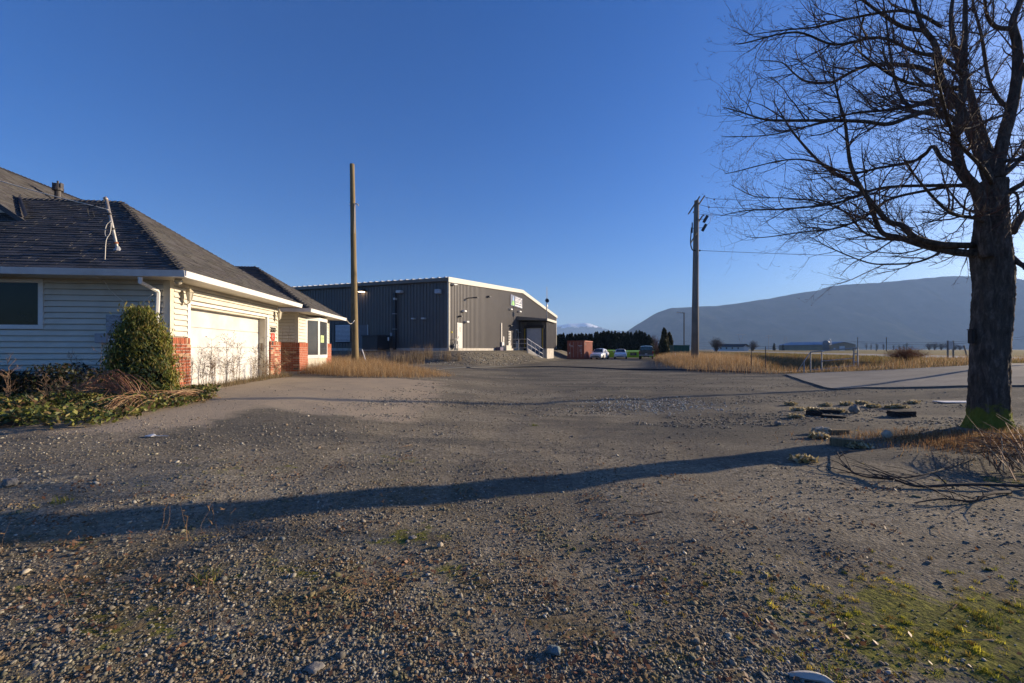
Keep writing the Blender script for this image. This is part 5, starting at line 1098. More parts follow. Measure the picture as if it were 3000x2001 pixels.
# stakes
for px, y0, y1, mt, lb in ((2201, 1086, 1019, M_DKGREY, 'thin dark marker rod in the gold grass near the railing'), (2243, 1085, 1015, M_DKGREY, 'second thin dark marker rod, closer to the railing'), (1967, 1047, 1027, M_LAMP, 'short white survey stake in the reeds'), (1981, 1056, 1034, M_LAMP, 'tilted white survey stake in the reeds')):
    p = on_ground(px, y0); s_ = p.y / F_PX; m = MB(); m.tube([p - Vector((0, 0, .1)), p + Vector((-3 * s_ if px == 1981 else 0, 0, (y0 - y1) * s_))], max(0.012, 1.1 * s_), 5); m.build('marker_stake', mt, origin=p, label=lb, category='stake')

# ------------------------------------------------------------------ parked vehicles
M_RUB = pmat('tyre_rubber', (0.015, 0.015, 0.016), 0.9); M_RIM = pmat('wheel_rim', (0.30, 0.30, 0.31), 0.35, metal=0.7); M_CG = glass_mat('car_glass', (0.012, 0.016, 0.022), 0.04)
M_TAIL = pmat('tail_lamp_red', (0.45, 0.03, 0.02), 0.25); M_HEAD = pmat('head_lamp', (0.10, 0.11, 0.13), 0.1, spec=0.9); M_PLATE = pmat('licence_plate', (0.62, 0.62, 0.60), 0.5); M_BLK = pmat('black_trim', (0.012, 0.012, 0.013), 0.5)
def car_paint(n, c): m = pmat(n, c, 0.28, 0.03, 1.0, spec=0.6); m.node_tree.nodes['Principled BSDF'].inputs['Coat Weight'].default_value = 0.6; return m
def loft(sections):
    m = MB(); n = len(sections[0]); vs = [p for s in sections for p in s]; fs = []
    for i in range(len(sections) - 1):
        for k in range(n): k2 = (k + 1) % n; fs.append((i * n + k, i * n + k2, (i + 1) * n + k2, (i + 1) * n + k))
    fs.append(tuple(range(n - 1, -1, -1))); fs.append(tuple((len(sections) - 1) * n + k for k in range(n))); return m.add(vs, fs)
def sec(y, w_, z0, z1, tw, crown=0.04, n=5):
    """car cross section at y: half widths w_ (belly) and tw (top)"""
    h = z1 - z0; pts = [(-w_ * .93, y, z0), (-w_, y, z0 + h * .22), (-w_, y, z0 + h * .62), (-(w_ + tw) / 2, y, z0 + h * .86), (-tw * .86, y, z1), (0, y, z1 + crown), (tw * .86, y, z1), ((w_ + tw) / 2, y, z0 + h * .86), (w_, y, z0 + h * .62), (w_, y, z0 + h * .22), (w_ * .93, y, z0)]
    return pts
def wheels(t, W, ys, r_, wd=0.2):
    for y in ys:
        for sx in (-1, 1):
            Mx = Matrix.Translation((sx * (W - wd / 2), y, r_)) @ Matrix.Rotation(R(90) * sx, 4, 'Y'); m = MB(); m.lathe([(r_ * .6, -wd / 2), (r_ * .93, -wd / 2), (r_, -wd * .3), (r_, wd * .3), (r_ * .93, wd / 2), (r_ * .6, wd / 2)], 18, Mx); w_ = m.build('wheel', M_RUB, t, smooth=False)
            m = MB(); m.lathe([(r_ * .62, -wd * .3), (r_ * .62, wd * .42), (r_ * .5, wd * .36), (r_ * .12, wd * .45)], 14, Mx); m.build('rim', M_RIM, w_)
def part(name, mat, t, *bx, **k): m = MB(); m.box(*bx, bev=k.get('bev', .015)); return m.build(name, mat, k.get('par', t))
def sedan(px, py, Y, rz, paint, label, hatch):
    p = put(px, py, Y); t = thing('parked_car', p, rz, label=label, category='car'); W = 0.91; H = 1.49 if hatch else 1.43
    # front faces -y
    m = loft([sec(-2.28, .70, .30, .58, .62), sec(-2.20, .82, .24, .70, .72), sec(-1.7, .90, .20, .80, .80), sec(-1.05, W, .20, .92, .82), sec(0.0, W, .20, .96, .84), sec(1.3, W, .20, .98, .82), sec(1.95, .88, .24, 1.00 if hatch else .95, .76), sec(2.2, .78, .32, .90 if hatch else .88, .66)])
    b = m.build('body', paint, t, smooth=False)
    m = loft([sec(-1.02, .74, .90, .97, .70, .01), sec(-.30, .74, .92, H - .06, .60, .03), sec(.35, .75, .92, H, .60, .03), sec(1.15, .74, .94, H - (.05 if hatch else .12), .57, .02), sec(1.95 if hatch else 1.75, .70, .94, 1.02, .60, .01)]); m.build('roof', paint, t)
    m = MB(); m.add([(-.66, -1.02, .985), (.66, -1.02, .985), (.55, -.32, H - .055), (-.55, -.32, H - .055)], [(0, 1, 2, 3)]); m.v = [(x, y - .03, z + .02) for x, y, z in m.v]; m.build('windshield', M_CG, t)
    for sx in (-1, 1):
        m = MB(); m.add([(sx * .765, -.78, 1.0), (sx * .64, -.22, H - .12), (sx * .64, 1.05, H - .15), (sx * .765, 1.55, 1.02)], [(0, 1, 2, 3)]); m.build('side_window', M_CG, t)
        m = MB(); m.prism([(sx * .86, -.72, .95), (sx * 1.04, -.72, .97), (sx * 1.04, -.70, 1.08), (sx * .88, -.70, 1.08)], (0, .14, 0)); m.build('mirror', paint, t)
        m = MB(); m.prism([(sx * .50, -2.235, .60), (sx * .80, -2.10, .63), (sx * .82, -1.98, .74), (sx * .52, -2.15, .70)], (0, -.05, 0)); m.build('headlight', M_HEAD, t)
        part('tail_lamp', M_TAIL, t, sx * .66 - .12, sx * .66 + .12, 2.12, 2.2, .72, .86)
    if hatch: part('grille', M_BLK, t, -.45, .45, -2.30, -2.24, .56, .62); part('bumper_intake', M_BLK, t, -.55, .55, -2.30, -2.22, .30, .42)
    else: part('bumper_intake', M_BLK, t, -.50, .50, -2.31, -2.22, .28, .36)
    part('licence_plate', M_PLATE, t, -.16, .16, -2.325, -2.305, .44, .54); wheels(t, W, (-1.42, 1.38), .33)
    return t
sedan(1757, 1051, 62.5, R(-27), car_paint('white_paint', (0.66, 0.67, 0.68)), 'white hatchback parked beside the red container', True)
sedan(1818, 1052, 65.0, R(-15), car_paint('pearl_paint', (0.58, 0.60, 0.64)), 'pearl white saloon parked nose out between the lime bins', False)
p = put(1893, 1054, 60.0); t = thing('pickup_truck', p, R(-18), label='dark pickup truck with canopy, its red tail lamps towards the yard', category='pickup truck'); PT = car_paint('charcoal_car_paint', (0.035, 0.037, 0.042)); W = 0.97
loft([sec(0.0, W, .55, 1.18, .93, .0), sec(.1, W, .50, 1.20, .93, 0), sec(2.2, W, .45, 1.20, .93, 0), sec(3.9, W, .45, 1.18, .90, .02), sec(5.0, W * .95, .45, 1.12, .82, .03), sec(5.2, W * .85, .5, 1.0, .75, .02)]).build('body', PT, t)
loft([sec(.06, .90, 1.18, 1.78, .72, .04), sec(.7, .90, 1.19, 1.84, .74, .04), sec(3.2, .90, 1.19, 1.84, .74, .04), sec(4.1, .88, 1.16, 1.22, .7, .01)]).build('canopy', PT, t)
m = MB(); m.add([(-.76, -.005, 1.26), (.76, -.005, 1.26), (.66, .03, 1.72), (-.66, .03, 1.72)], [(0, 1, 2, 3)]); m.v = [(x, y - .04, z) for x, y, z in m.v]; m.build('rear_window', M_CG, t)
for sx in (-1, 1):
    part('tail_lamp', M_TAIL, t, sx * .88 - .085, sx * .88 + .085, -.04, .06, .82, 1.14); m = MB(); m.prism([(sx * .90, 3.3, 1.2), (sx * 1.16, 3.3, 1.22), (sx * 1.16, 3.3, 1.42), (sx * .92, 3.3, 1.38)], (0, .12, 0)); m.build('mirror', PT, t)
    m = MB(); m.add([(sx * .905, .3, 1.28), (sx * .79, .5, 1.7), (sx * .79, 3.1, 1.7), (sx * .905, 3.6, 1.28)], [(0, 1, 2, 3)]); m.build('side_window', M_CG, t)
part('tailgate', PT, t, -.76, .76, -.03, .02, .66, 1.14); part('bumper', M_RIM, t, -.95, .95, -.14, .0, .48, .64, bev=.03); part('licence_plate', M_PLATE, t, -.16, .16, -.165, -.145, .68, .80); wheels(t, W, (1.0, 4.2), .39, .26)
# ------------------------------------------------------------------ the big bare tree
TY = 7.1; TS = TY / F_PX; tb = at(2893, 1276, TY); tb.z = gz(tb.x, tb.y)
tree = thing('bare_tree', tb, 0, label='large bare maple with mossy trunk at the edge of the yard', category='tree')
def bark_mat():
    m, nt, b = nodes('bark'); tc = N(nt, 'ShaderNodeTexCoord'); P = tc.outputs['Object']
    mp = N(nt, 'ShaderNodeMapping'); mp.inputs['Scale'].default_value = (1, 1, 0.28); nt.links.new(P, mp.inputs[0])
    n1 = noise(nt, mp.outputs[0], 14, 8, 0.75, 0.4); n2 = noise(nt, P, 5, 6, 0.7)
    c = ramp(nt, n1, [(0.30, (0.028, 0.023, 0.019)), (0.52, (0.10, 0.083, 0.068)), (0.72, (0.24, 0.21, 0.18))])
    geo = N(nt, 'ShaderNodeNewGeometry'); sx = N(nt, 'ShaderNodeSeparateXYZ'); nt.links.new(P, sx.inputs[0]); sn = N(nt, 'ShaderNodeSeparateXYZ'); nt.links.new(geo.outputs['Normal'], sn.inputs[0])
    low = math_(nt, 'MULTIPLY', math_(nt, 'SUBTRACT', 0.48, sx.outputs[2]), 2.4)
    ms = math_(nt, 'ADD', math_(nt, 'MAXIMUM', low, math_(nt, 'MULTIPLY', sn.outputs[0], 0.10)), math_(nt, 'MULTIPLY', math_(nt, 'SUBTRACT', n2, 0.5), 1.6))
    c = mixc(nt, ramp(nt, ms, [(0.34, 0.0), (0.55, 0.9)]), c, mixc(nt, n1, (0.06, 0.085, 0.012), (0.24, 0.26, 0.035)))
    nt.links.new(c, b.inputs['Base Color']); b.inputs['Roughness'].default_value = 0.95; b.inputs['Specular IOR Level'].default_value = 0.15
    bump(nt, b, n1, 0.9, 0.05); return m
M_BARK = bark_mat()
def T(px, py, dy=0.0):
    """pixel in the tree's plane (or dy behind it), relative to the tree's base"""
    p = at(px, py, TY + dy); return p - tb
def ct(x, y): return (2080 + x / 1.912, y / 1.912)
# trunk with flutes and root flare
prof = [(2893, 1318, 250), (2893, 1290, 212), (2896, 1262, 165), (2898, 1220, 124), (2899, 1150, 117), (2900, 1060, 116), (2903, 970, 116), (2905, 900, 118), (2908, 840, 118), (2908, 790, 122), (2903, 745, 124), (2903, 700, 110), (2906, 640, 98), (2909, 580, 92), (2911, 530, 84)]
fine = []
for i in range(len(prof) - 1):
    for k in range(14): t = k / 14; fine.append(tuple(prof[i][j] * (1 - t) + prof[i + 1][j] * t for j in range(3)))
fine.append(prof[-1]); m = MB(); n = 72; vs = []; fs = []
for i, (x, y, w_) in enumerate(fine):
    c = T(x, y); r0 = w_ / 2 * TS * 0.70; flare = max(0, (y - 1215) / 90)
    for k in range(n):
        a = 2 * math.pi * k / n
        rr = r0 * (1 + 0.035 * math.sin(3 * a + y * .012) + 0.03 * math.sin(7 * a + y * .03) + 0.022 * math.sin(13 * a - y * .05) + flare * 0.16 * math.sin(5 * a + 1.1) + 0.030 * abs(math.sin(17 * a + 2.2 * math.sin(y * .045 + a * 3))) + 0.024 * abs(math.sin(26 * a - y * .021 + 1.7 * math.sin(y * .09))) + random.uniform(-.026, .026))
        vs.append((c.x + rr * math.cos(a), c.y + rr * math.sin(a), c.z))
for i in range(len(fine) - 1):
    for k in range(n): k2 = (k + 1) % n; fs.append((i * n + k, i * n + k2, (i + 1) * n + k2, (i + 1) * n + k))
m.add(vs, fs).build('trunk', M_BARK, tree, smooth=True)
crown = MB(); twc = [(0.09, 0.07, 0.06), (0.11, 0.085, 0.07), (0.13, 0.075, 0.06)]
limbs = []
def limb(pts, w0, w1, dy0=0.0, dy1=0.0, nm='limb'):
    P = [T(*ct(x, y), dy0 + (dy1 - dy0) * (i / (len(pts) - 1)) ** 1.2) for i, (x, y) in enumerate(pts)]
    P = smooth_path(P, 5); n_ = len(P); rad = [(w0 * (1 - i / (n_ - 1)) ** 0.85 + w1 * (1 - (1 - i / (n_ - 1)) ** .85)) / 2 * TS / 1.912 * (0.74 if w0 > 40 else 0.90) * (1 + random.uniform(-.05, .05)) for i in range(n_)]
    m = MB(); m.tube(P, rad, 10 if w0 > 30 else 7); m.build(nm, M_BARK, tree, smooth=True); limbs.append((P, rad))
limb([(1545, 1440), (1530, 1250), (1500, 1080), (1410, 960), (1375, 800), (1390, 680), (1410, 560), (1420, 400), (1427, 200), (1432, -40), (1440, -260)], 84, 16, -.12, -.3)
limb([(1570, 1040), (1500, 840), (1410, 620), (1300, 450), (1265, 260), (1190, 150), (1140, 0), (1090, -180)], 70, 12, 0, .5)
limb([(1590, 1000), (1545, 820), (1490, 650), (1450, 500), (1380, 300), (1350, 100), (1372, -80), (1390, -260)], 66, 12, .1, .9)
limb([(1600, 1000), (1640, 790), (1690, 600), (1720, 420), (1720, 250), (1695, 130), (1740, 0), (1790, -200)], 86, 26, .05, .1)
limb([(1560, 1425), (1400, 1415), (1280, 1395), (1180, 1370), (1060, 1330), (960, 1300), (905, 1170), (840, 1050), (640, 930), (480, 760), (400, 640), (350, 560)], 58, 4, .0, 1.1)
limb([(1560, 1375), (1300, 1370), (1150, 1330), (1080, 1265), (1000, 1240), (935, 1170), (850, 1060), (790, 930), (770, 800), (755, 680), (720, 550), (690, 400), (700, 330)], 50, 4, .05, -.5)
limb([(1520, 1060), (1430, 1042), (1250, 1040), (950, 1055), (700, 1140), (420, 1170), (200, 1180), (60, 1210)], 26, 3, -.1, .8)
limb([(1400, 690), (1330, 650), (1250, 620), (1130, 650), (1000, 695), (850, 680), (680, 675), (400, 675), (300, 668), (180, 630), (70, 600)], 32, 3, -.15, -1.1)
limb([(1420, 600), (1300, 590), (1200, 580), (1110, 590), (1045, 480), (1010, 300), (985, 100), (960, -60)], 32, 6, 0, .9)
limb([(1390, 930), (1300, 890), (1250, 820), (1200, 870), (1120, 910), (950, 940), (780, 970), (560, 900), (400, 900), (150, 960), (80, 975)], 26, 3, -.2, 1.0)
limb([(1280, 420), (1180, 380), (1050, 362), (900, 365), (800, 400), (680, 460), (540, 455), (470, 410), (400, 350), (280, 340)], 30, 3, .2, 1.3)
limb([(1200, 170), (1080, 150), (950, 70), (820, -20), (640, -90)], 28, 6, .5, -.2)
limb([(1380, 560), (1250, 560), (1100, 600), (960, 620), (780, 640), (500, 720), (300, 760), (65, 765)], 24, 3, .2, .9)
limb([(1440, 1030), (1200, 1070), (1000, 1120), (860, 1220), (700, 1280), (520, 1300), (300, 1330), (200, 1325)], 20, 3, .1, 1.2)
limb([(1080, 1330), (980, 1340), (860, 1300), (760, 1190), (600, 1130), (430, 1110), (250, 1100), (110, 1030)], 18, 3, .4, 1.6)
limb([(1300, 1395), (1260, 1430), (1150, 1470), (1000, 1480), (880, 1470), (700, 1400), (600, 1350), (530, 1310)], 16, 3, .1, .9)
limb([(1430, 420), (1300, 330), (1150, 290), (950, 210), (700, 250), (480, 180), (200, 240), (140, 245)], 24, 3, -.3, -.8)
limb([(1300, 150), (1100, 60), (800, 100), (600, 150), (400, 170), (190, 200)], 20, 3, 0, .5)
limb([(860, 100), (840, 200), (855, 340)], 14, 4, .2, .3)
limb([(1640, 980), (1700, 930), (1780, 850), (1880, 760), (1950, 600)], 36, 10, 0, .4); limb([(1640, 1110), (1700, 1060), (1790, 1010), (1950, 930), (2150, 860)], 40, 8, 0, -.5)
limb([(1690, 1300), (1740, 1220), (1800, 1160), (1950, 990), (2100, 760), (2180, 500)], 60, 10, 0, .3); limb([(1680, 1430), (1740, 1480), (1800, 1500), (1930, 1440), (2100, 1400)], 32, 6, -.1, -.8)
limb([(1720, 480), (1800, 300), (1900, 100), (2000, -150)], 36, 8, .1, -.5); limb([(1700, 620), (1620, 560), (1560, 440), (1520, 200), (1470, 0), (1450, -200)], 28, 8, .1, .8)
limb([(1690, 160), (1600, 150), (1550, 80), (1540, -60)], 30, 8, .1, -.6); limb([(1660, 640), (1540, 680), (1440, 720), (1300, 700), (1180, 730)], 18, 4, -.1, -1.0)
limb([(1580, 1200), (1650, 1090), (1720, 1090), (1720, 1200)], 22, 8, -.3, -.4)
# limbs running towards and away from the yard
for (x, y, ex, ey, dy) in ((1560, 1250, 1100, 900, -1.9), (1590, 1050, 1250, 300, -2.2), (1600, 1150, 1300, 1000, 2.4), (1620, 950, 1400, 300, 2.8), (1560, 1380, 1000, 1250, 2.2), (1640, 1000, 1900, 500, 2.4), (1430, 700, 900, 500, 2.2), (1420, 500, 800, 250, -1.8), (1660, 900, 2000, 700, -2.0)):
    mx, my = (x + ex) / 2 + random.uniform(-60, 60), (y + ey) / 2 + random.uniform(0, 120); limb([(x, y), (x * .7 + mx * .3, y * .6 + my * .4), (mx, my), (ex * .7 + mx * .3, ey * .6 + my * .4), (ex, ey)], 26, 4, 0, dy)
axis_x = T(2905, 800).x
def twig_path(p, d, L, n_, curl, up):
    P = [p]; d = d.normalized()
    for k in range(n_):
        d = (d + Vector((random.gauss(0, curl), random.gauss(0, curl), random.gauss(0, curl) + up))).normalized(); P.append(P[-1] + d * (L / n_))
    return P
NT = [0]
def grow(P, rad, level):
    L = sum((P[i + 1] - P[i]).length for i in range(len(P) - 1)); k = len(P)
    if level == 1: cnt = int(L * 5.4) + 1
    elif level == 2: cnt = int(L * 6.8) + 1
    else: cnt = int(L * 7) + 1
    for _ in range(cnt):
        f = random.uniform(.22 if level == 1 else .12, 1.0); i = min(int(f * (k - 1)), k - 2); p = P[i].lerp(P[i + 1], random.random()); tg = (P[i + 1] - P[i]).normalized(); r0 = rad[i]
        if level == 1 and p.z < 1.35: continue
        out = Vector((p.x - axis_x, p.y * .8, 0)); out = out.normalized() if out.length > .05 else Vector((-1, 0, 0))
        rv = Vector((random.gauss(0, 1), random.gauss(0, 1), random.gauss(0, 1))); perp = (rv - tg * rv.dot(tg)).normalized()
        d = tg * random.uniform(.55, 1.0) + perp * random.uniform(.5, .9) + out * (.22 if p.x > axis_x - 3.2 else -.15)
        if level == 1: l_, n_, rr = random.uniform(.45, 1.3) * (1.15 - .75 * f), 6, min(r0 * .6, .013)
        elif level == 2: l_, n_, rr = random.uniform(.22, .55), 4, min(r0 * .65, .0056)
        else: l_, n_, rr = random.uniform(.07, .20), 3, min(r0 * .75, .0034)
        rr = max(rr, .0020); Q = twig_path(p, d, l_, n_, .15 if level < 3 else .30, .055 if level < 3 else .14); rq = [rr * (1 - .65 * j / n_) for j in range(n_ + 1)]
        crown.tube(Q, rq, 4 if level == 1 else 3, False, random.choice(twc)); NT[0] += 1
        if level < 3: grow(Q, rq, level + 1)
        elif random.random() < .8:
            for s in (-1, 1):
                e = Q[-1] + (Q[-1] - Q[-2]).normalized() * .022 + Vector((s * .018, random.uniform(-.018, .018), .014)); crown.tube([Q[-1], e], [.0020, .0016], 3, False, (0.10, 0.045, 0.035))
for P, rad in limbs: grow(P, rad, 1)
crown.build('crown', M_TWIG, tree, kind='stuff')
bx_ = T(2846, 985); m = MB(); m.box(bx_.x - .02, bx_.x + .02, bx_.y - .03, bx_.y + .04, bx_.z - .12, bx_.z + .10, bev=.008); m.box(bx_.x - .025, bx_.x + .025, bx_.y - .04, bx_.y + .05, bx_.z + .10, bx_.z + .115)
o = m.build('bird_box', pmat('dark_box_wood', (0.03, 0.026, 0.022), 0.8), label='small dark wooden box fixed to the mossy trunk', category='box'); o.location = tb
# the pole beyond the frame whose long shadow crosses the yard
pp = Vector((31.0, 21.5, 0)); pp.z = gz(pp.x, pp.y); t = thing('utility_pole', pp, 0, label='roadside utility pole beyond the paved entrance, casting the long thin shadow', category='utility pole')
m = MB(); m.tube([(0, 0, -.3), (0, 0, 11.8)], [.17, .12], 10); m.build('shaft', M_POLE2, t); m = MB(); m.tube([(-.4, -1.1, 11.4), (.4, 1.1, 11.4)], .05, 4); m.build('cross_arm', M_POLE2, t)

# ------------------------------------------------------------------ planting by the house
def in_house(u, v): return HM @ Vector((u, v, 0))
def leaf_mass(name, c, nb, size, asp, cols, mat, up=None, parent=None, **tags):
    V, F = leaf_quads(c, nb, size, asp, up); return obj(name, np_mesh(name, V, F, np.repeat(cols, 4, 0)), mat, parent, **tags)
cbp = on_ground(412, 1172); cb = thing('cedar_shrub', cbp, 0, label='clipped cedar shrub with ivy at the garage corner', category='shrub')
n = 26000; cs = 320; Hc = 1.74
tq = rng.random(cs) ** .9; aq = rng.uniform(0, 6.28, cs)
rq = 0.56 * np.clip(1.05 - tq, .06, 1) ** .58 * (1 + .16 * np.sin(aq * 2 + 1) + .10 * np.sin(aq * 5 + tq * 11)) * rng.uniform(.80, 1.02, cs); rq *= np.where(tq > .8, .78, 1)
cc_ = np.stack([np.cos(aq) * rq, np.sin(aq) * rq * .8, tq * Hc + .02], 1)
k = rng.integers(0, cs, n); out = cc_[k] * [1, 1, .0]; out /= np.linalg.norm(out, axis=1)[:, None] + 1e-6; out[:, 2] = .35
c = cc_[k] + rng.normal(0, .068, (n, 3)) * rng.uniform(.5, 1.5, (n, 1)) + out * .03
cols = pal(n, [(0.10, 0.13, 0.022), (0.18, 0.20, 0.032), (0.28, 0.26, 0.045), (0.26, 0.18, 0.05)], .35)
leaf_mass('foliage', c, out * .6, np.full(n, .019), 2.0, cols, M_LEAF, np.array([0, 0, 1.0]), cb)
m = MB(); m.lathe([(.36, 0), (.40, .5), (.29, 1.0), (.18, 1.35), (.06, 1.55)], 10, Matrix.Diagonal((1, .8, 1, 1)), col=(0.012, 0.012, 0.006)); m.build('dark_core', M_TWIG, cb)  # opaque dark core added inside the foliage to block light
n = 900; a = rng.uniform(-2.2, .6, n); zz = rng.random(n) ** 1.3 * 1.25; rr = .55 * (1.05 - zz / Hc) ** .42 + .03; c = np.stack([np.cos(a) * rr, np.sin(a) * rr * .8, zz], 1)
leaf_mass('ivy_leaf', c, np.stack([np.cos(a), np.sin(a), np.full(n, .6)], 1) * 1.5, np.full(n, .036), 1.0, pal(n, [(0.03, 0.06, 0.018), (0.06, 0.10, 0.03), (0.11, 0.13, 0.05)], .3), M_LEAF, parent=cb, kind='stuff')
# low hedge under the wall; its shade is put into dark leaf colours
n = 12000; u = rng.uniform(-7.5, -1.25, n); v = rng.uniform(-1.25, -.12, n); z = rng.random(n) ** .6 * (.55 + .12 * np.sin(u * 3.1) + .08 * np.sin(u * 7 + 2)); P3 = np.array([tuple(in_house(a_, b_)) for a_, b_ in zip(u, v)]); P3[:, 2] = g(P3[:, 0], P3[:, 1]) + z
leaf_mass('low_hedge', P3, np.array([0, -.4, .8]), np.full(n, .034), 1.1, pal(n, [(0.010, 0.018, 0.008), (0.018, 0.03, 0.010), (0.03, 0.035, 0.012), (0.05, 0.03, 0.015)], .3), M_LEAF, kind='stuff', label='low evergreen hedge along the wall, shade put into its dark leaf colours')
# ivy bed in front
ib = gpoly([(-420, 1290), (0, 1256), (150, 1264), (300, 1248), (400, 1225), (500, 1200), (600, 1180), (645, 1164), (560, 1152), (470, 1160), (400, 1172), (300, 1176), (0, 1178), (-420, 1185)])
n = 13000; xy = sample(ib, n); bump_ = .12 + .16 * np.abs(np.sin(xy[:, 0] * 2.2) * np.sin(xy[:, 1] * 1.9)); c = np.stack([xy[:, 0], xy[:, 1], g(xy[:, 0], xy[:, 1]) + rng.random(n) ** .5 * bump_], 1)
leaf_mass('ivy_bed', c, np.array([.1, -.25, .75]), np.full(n, .038), 1.0, pal(n, [(0.08, 0.11, 0.02), (0.15, 0.17, 0.03), (0.24, 0.22, 0.055), (0.04, 0.065, 0.015), (0.16, 0.09, 0.04)], .3), M_LEAF, kind='stuff', label='yellow green ivy spreading along the edge of the yard')
# heap of cut stems
def stems(m, p0, p1, n_, spread, rad, cols_, arch=.12):
    for _ in range(n_):
        a = Vector(p0) + Vector((random.gauss(0, spread), random.gauss(0, spread * .6), abs(random.gauss(0, .05)))); b = Vector(p1) + Vector((random.gauss(0, spread * 1.4), random.gauss(0, spread), abs(random.gauss(0, .10))))
        md = a.lerp(b, .5) + Vector((random.gauss(0, .06), random.gauss(0, .06), arch * random.uniform(.3, 1.5))); q = smooth_path([a, md, b], 4); m.tube(q, [rad * (1 - .6 * i / (len(q) - 1)) for i in range(len(q))], 3, False, random.choice(cols_))
        if random.random() < .7:
            s = md.lerp(b, random.random()); m.tube([s, s + Vector((random.gauss(0, .18), random.gauss(0, .15), random.uniform(0, .2)))], [rad * .6, rad * .25], 3, False, random.choice(cols_))
ST = [(0.28, 0.18, 0.10), (0.20, 0.11, 0.06), (0.36, 0.26, 0.16), (0.14, 0.07, 0.045)]
b0 = on_ground(590, 1170); b1 = on_ground(430, 1196); b2 = on_ground(250, 1190); b3 = on_ground(330, 1226); m = MB()
stems(m, b0, b1, 110, .13, .006, ST, .10); stems(m, b1, b3, 60, .12, .006, ST, .14); stems(m, b1, b2 + Vector((0, 0, .25)), 45, .14, .007, [(0.24, 0.11, 0.07), (0.30, 0.17, 0.10)], .30)
m.build('brush_heap', M_TWIG, origin=b1, label='heap of cut tan stems lying before the cedar shrub', category='brush pile')
M_ST = vcmat('dead_stem', .9, .2, 10)
def weed(p, h, n_, col, label, grp, heads=False, spread=.25, cat='weed', br=10):
    m = MB(); p = Vector(p)
    for k in range(n_):
        a = random.uniform(0, 6.28); L = h * random.uniform(.6, 1.05); base = Vector((random.gauss(0, .04), random.gauss(0, .03), -.03)); tip = Vector((math.cos(a) * spread * random.random(), math.sin(a) * spread * .5 * random.random(), L))
        q = smooth_path([base, base.lerp(tip, .5) + Vector((random.gauss(0, .03), random.gauss(0, .03), 0)), tip], 4); m.tube(q, [min(.0055, h * .007) * (1 - .6 * i / 8) for i in range(9)], 3, False, col)
        for _ in range(br):
            s = q[random.randint(3, 8)]; e = s + Vector((random.gauss(0, .10), random.gauss(0, .08), random.uniform(.02, .16))) * min(1, h / .8); m.tube([s, e], [.003, .002], 3, False, col)
            for _ in range(2):
                f_ = e + Vector((random.gauss(0, .05), random.gauss(0, .04), random.uniform(-.01, .07))) * min(1, h / .8); m.tube([s.lerp(e, random.uniform(.3, 1)), f_], [.002, .0015], 3, False, col)
                if heads and random.random() < .6: m.add([f_ + Vector((-.010, 0, 0)), f_ + Vector((0, -.005, .014)), f_ + Vector((.010, 0, 0)), f_ + Vector((0, .005, -.014))], [(0, 1, 2, 3)], tuple(c_ * .7 for c_ in col))
    o = m.build('dead_weed', M_ST, label=label, category=cat, group=grp); o.location = p; return o
DK = (0.085, 0.055, 0.04); PL = (0.28, 0.19, 0.11)
gw = 'dead weeds along the garage door'
for v_, h, n_, col, hd in ((.15, 1.15, 5, DK, False), (.55, 1.0, 6, DK, False), (1.0, 1.35, 4, DK, True), (1.35, .9, 6, PL, False), (1.7, 1.25, 4, DK, True), (2.05, 1.45, 3, DK, True), (2.4, .8, 6, PL, False), (2.75, 1.1, 4, DK, True), (3.15, .7, 6, PL, False), (3.5, 1.35, 3, DK, True), (3.85, 1.2, 3, DK, True), (4.25, .6, 7, PL, False), (4.7, .7, 7, PL, False), (5.15, .65, 7, PL, False), (5.7, .5, 6, PL, False)):
    p = in_house(random.uniform(.22, .5), v_); p.z = gz(p.x, p.y); weed(p, h, n_, col, 'dark branching dead weed standing against the white garage door' if col is DK else 'pale straw weed tuft at the foot of the garage door', gw, hd)
p = in_house(.1, 6.9); p.z = gz(p.x, p.y); weed(p, 1.75, 7, PL, 'tall pale sapling stems in the recess between the brick piers', None, False, .35, 'sapling')
gs = 'bare stalks in the ivy bed'
for px, py, h, n_ in ((30, 1200, .75, 3), (130, 1200, .75, 2), (160, 1195, .6, 3), (220, 1180, 1.0, 2), (300, 1170, 1.2, 1), (95, 1215, .4, 2), (255, 1185, .5, 3)):
    weed(on_ground(px, py), h, n_, (0.22, 0.14, 0.09), 'bare pale stalk rising from the ivy bed', gs, False, .18, 'stalk')
xy = np.array([tuple(in_house(rng.uniform(.12, .55), rng.uniform(.1, 6.2)))[:2] for _ in range(2600)])
blades('dry_grass', xy, rng.uniform(.06, .30, len(xy)), .007, pal(len(xy), PALEC + [(0.08, 0.09, 0.03)]), M_DRY, .7, kind='stuff', label='thin dead grass along the foot of the garage door')
xy = np.array([tuple(in_house(rng.uniform(.15, 1.6), rng.uniform(7.6, 12.6)))[:2] for _ in range(3000)])
blades('dry_grass', xy, rng.uniform(.10, .42, len(xy)), .010, pal(len(xy), DRYC + PALEC), M_DRY, .6, kind='stuff', label='dry grass under the bay window')

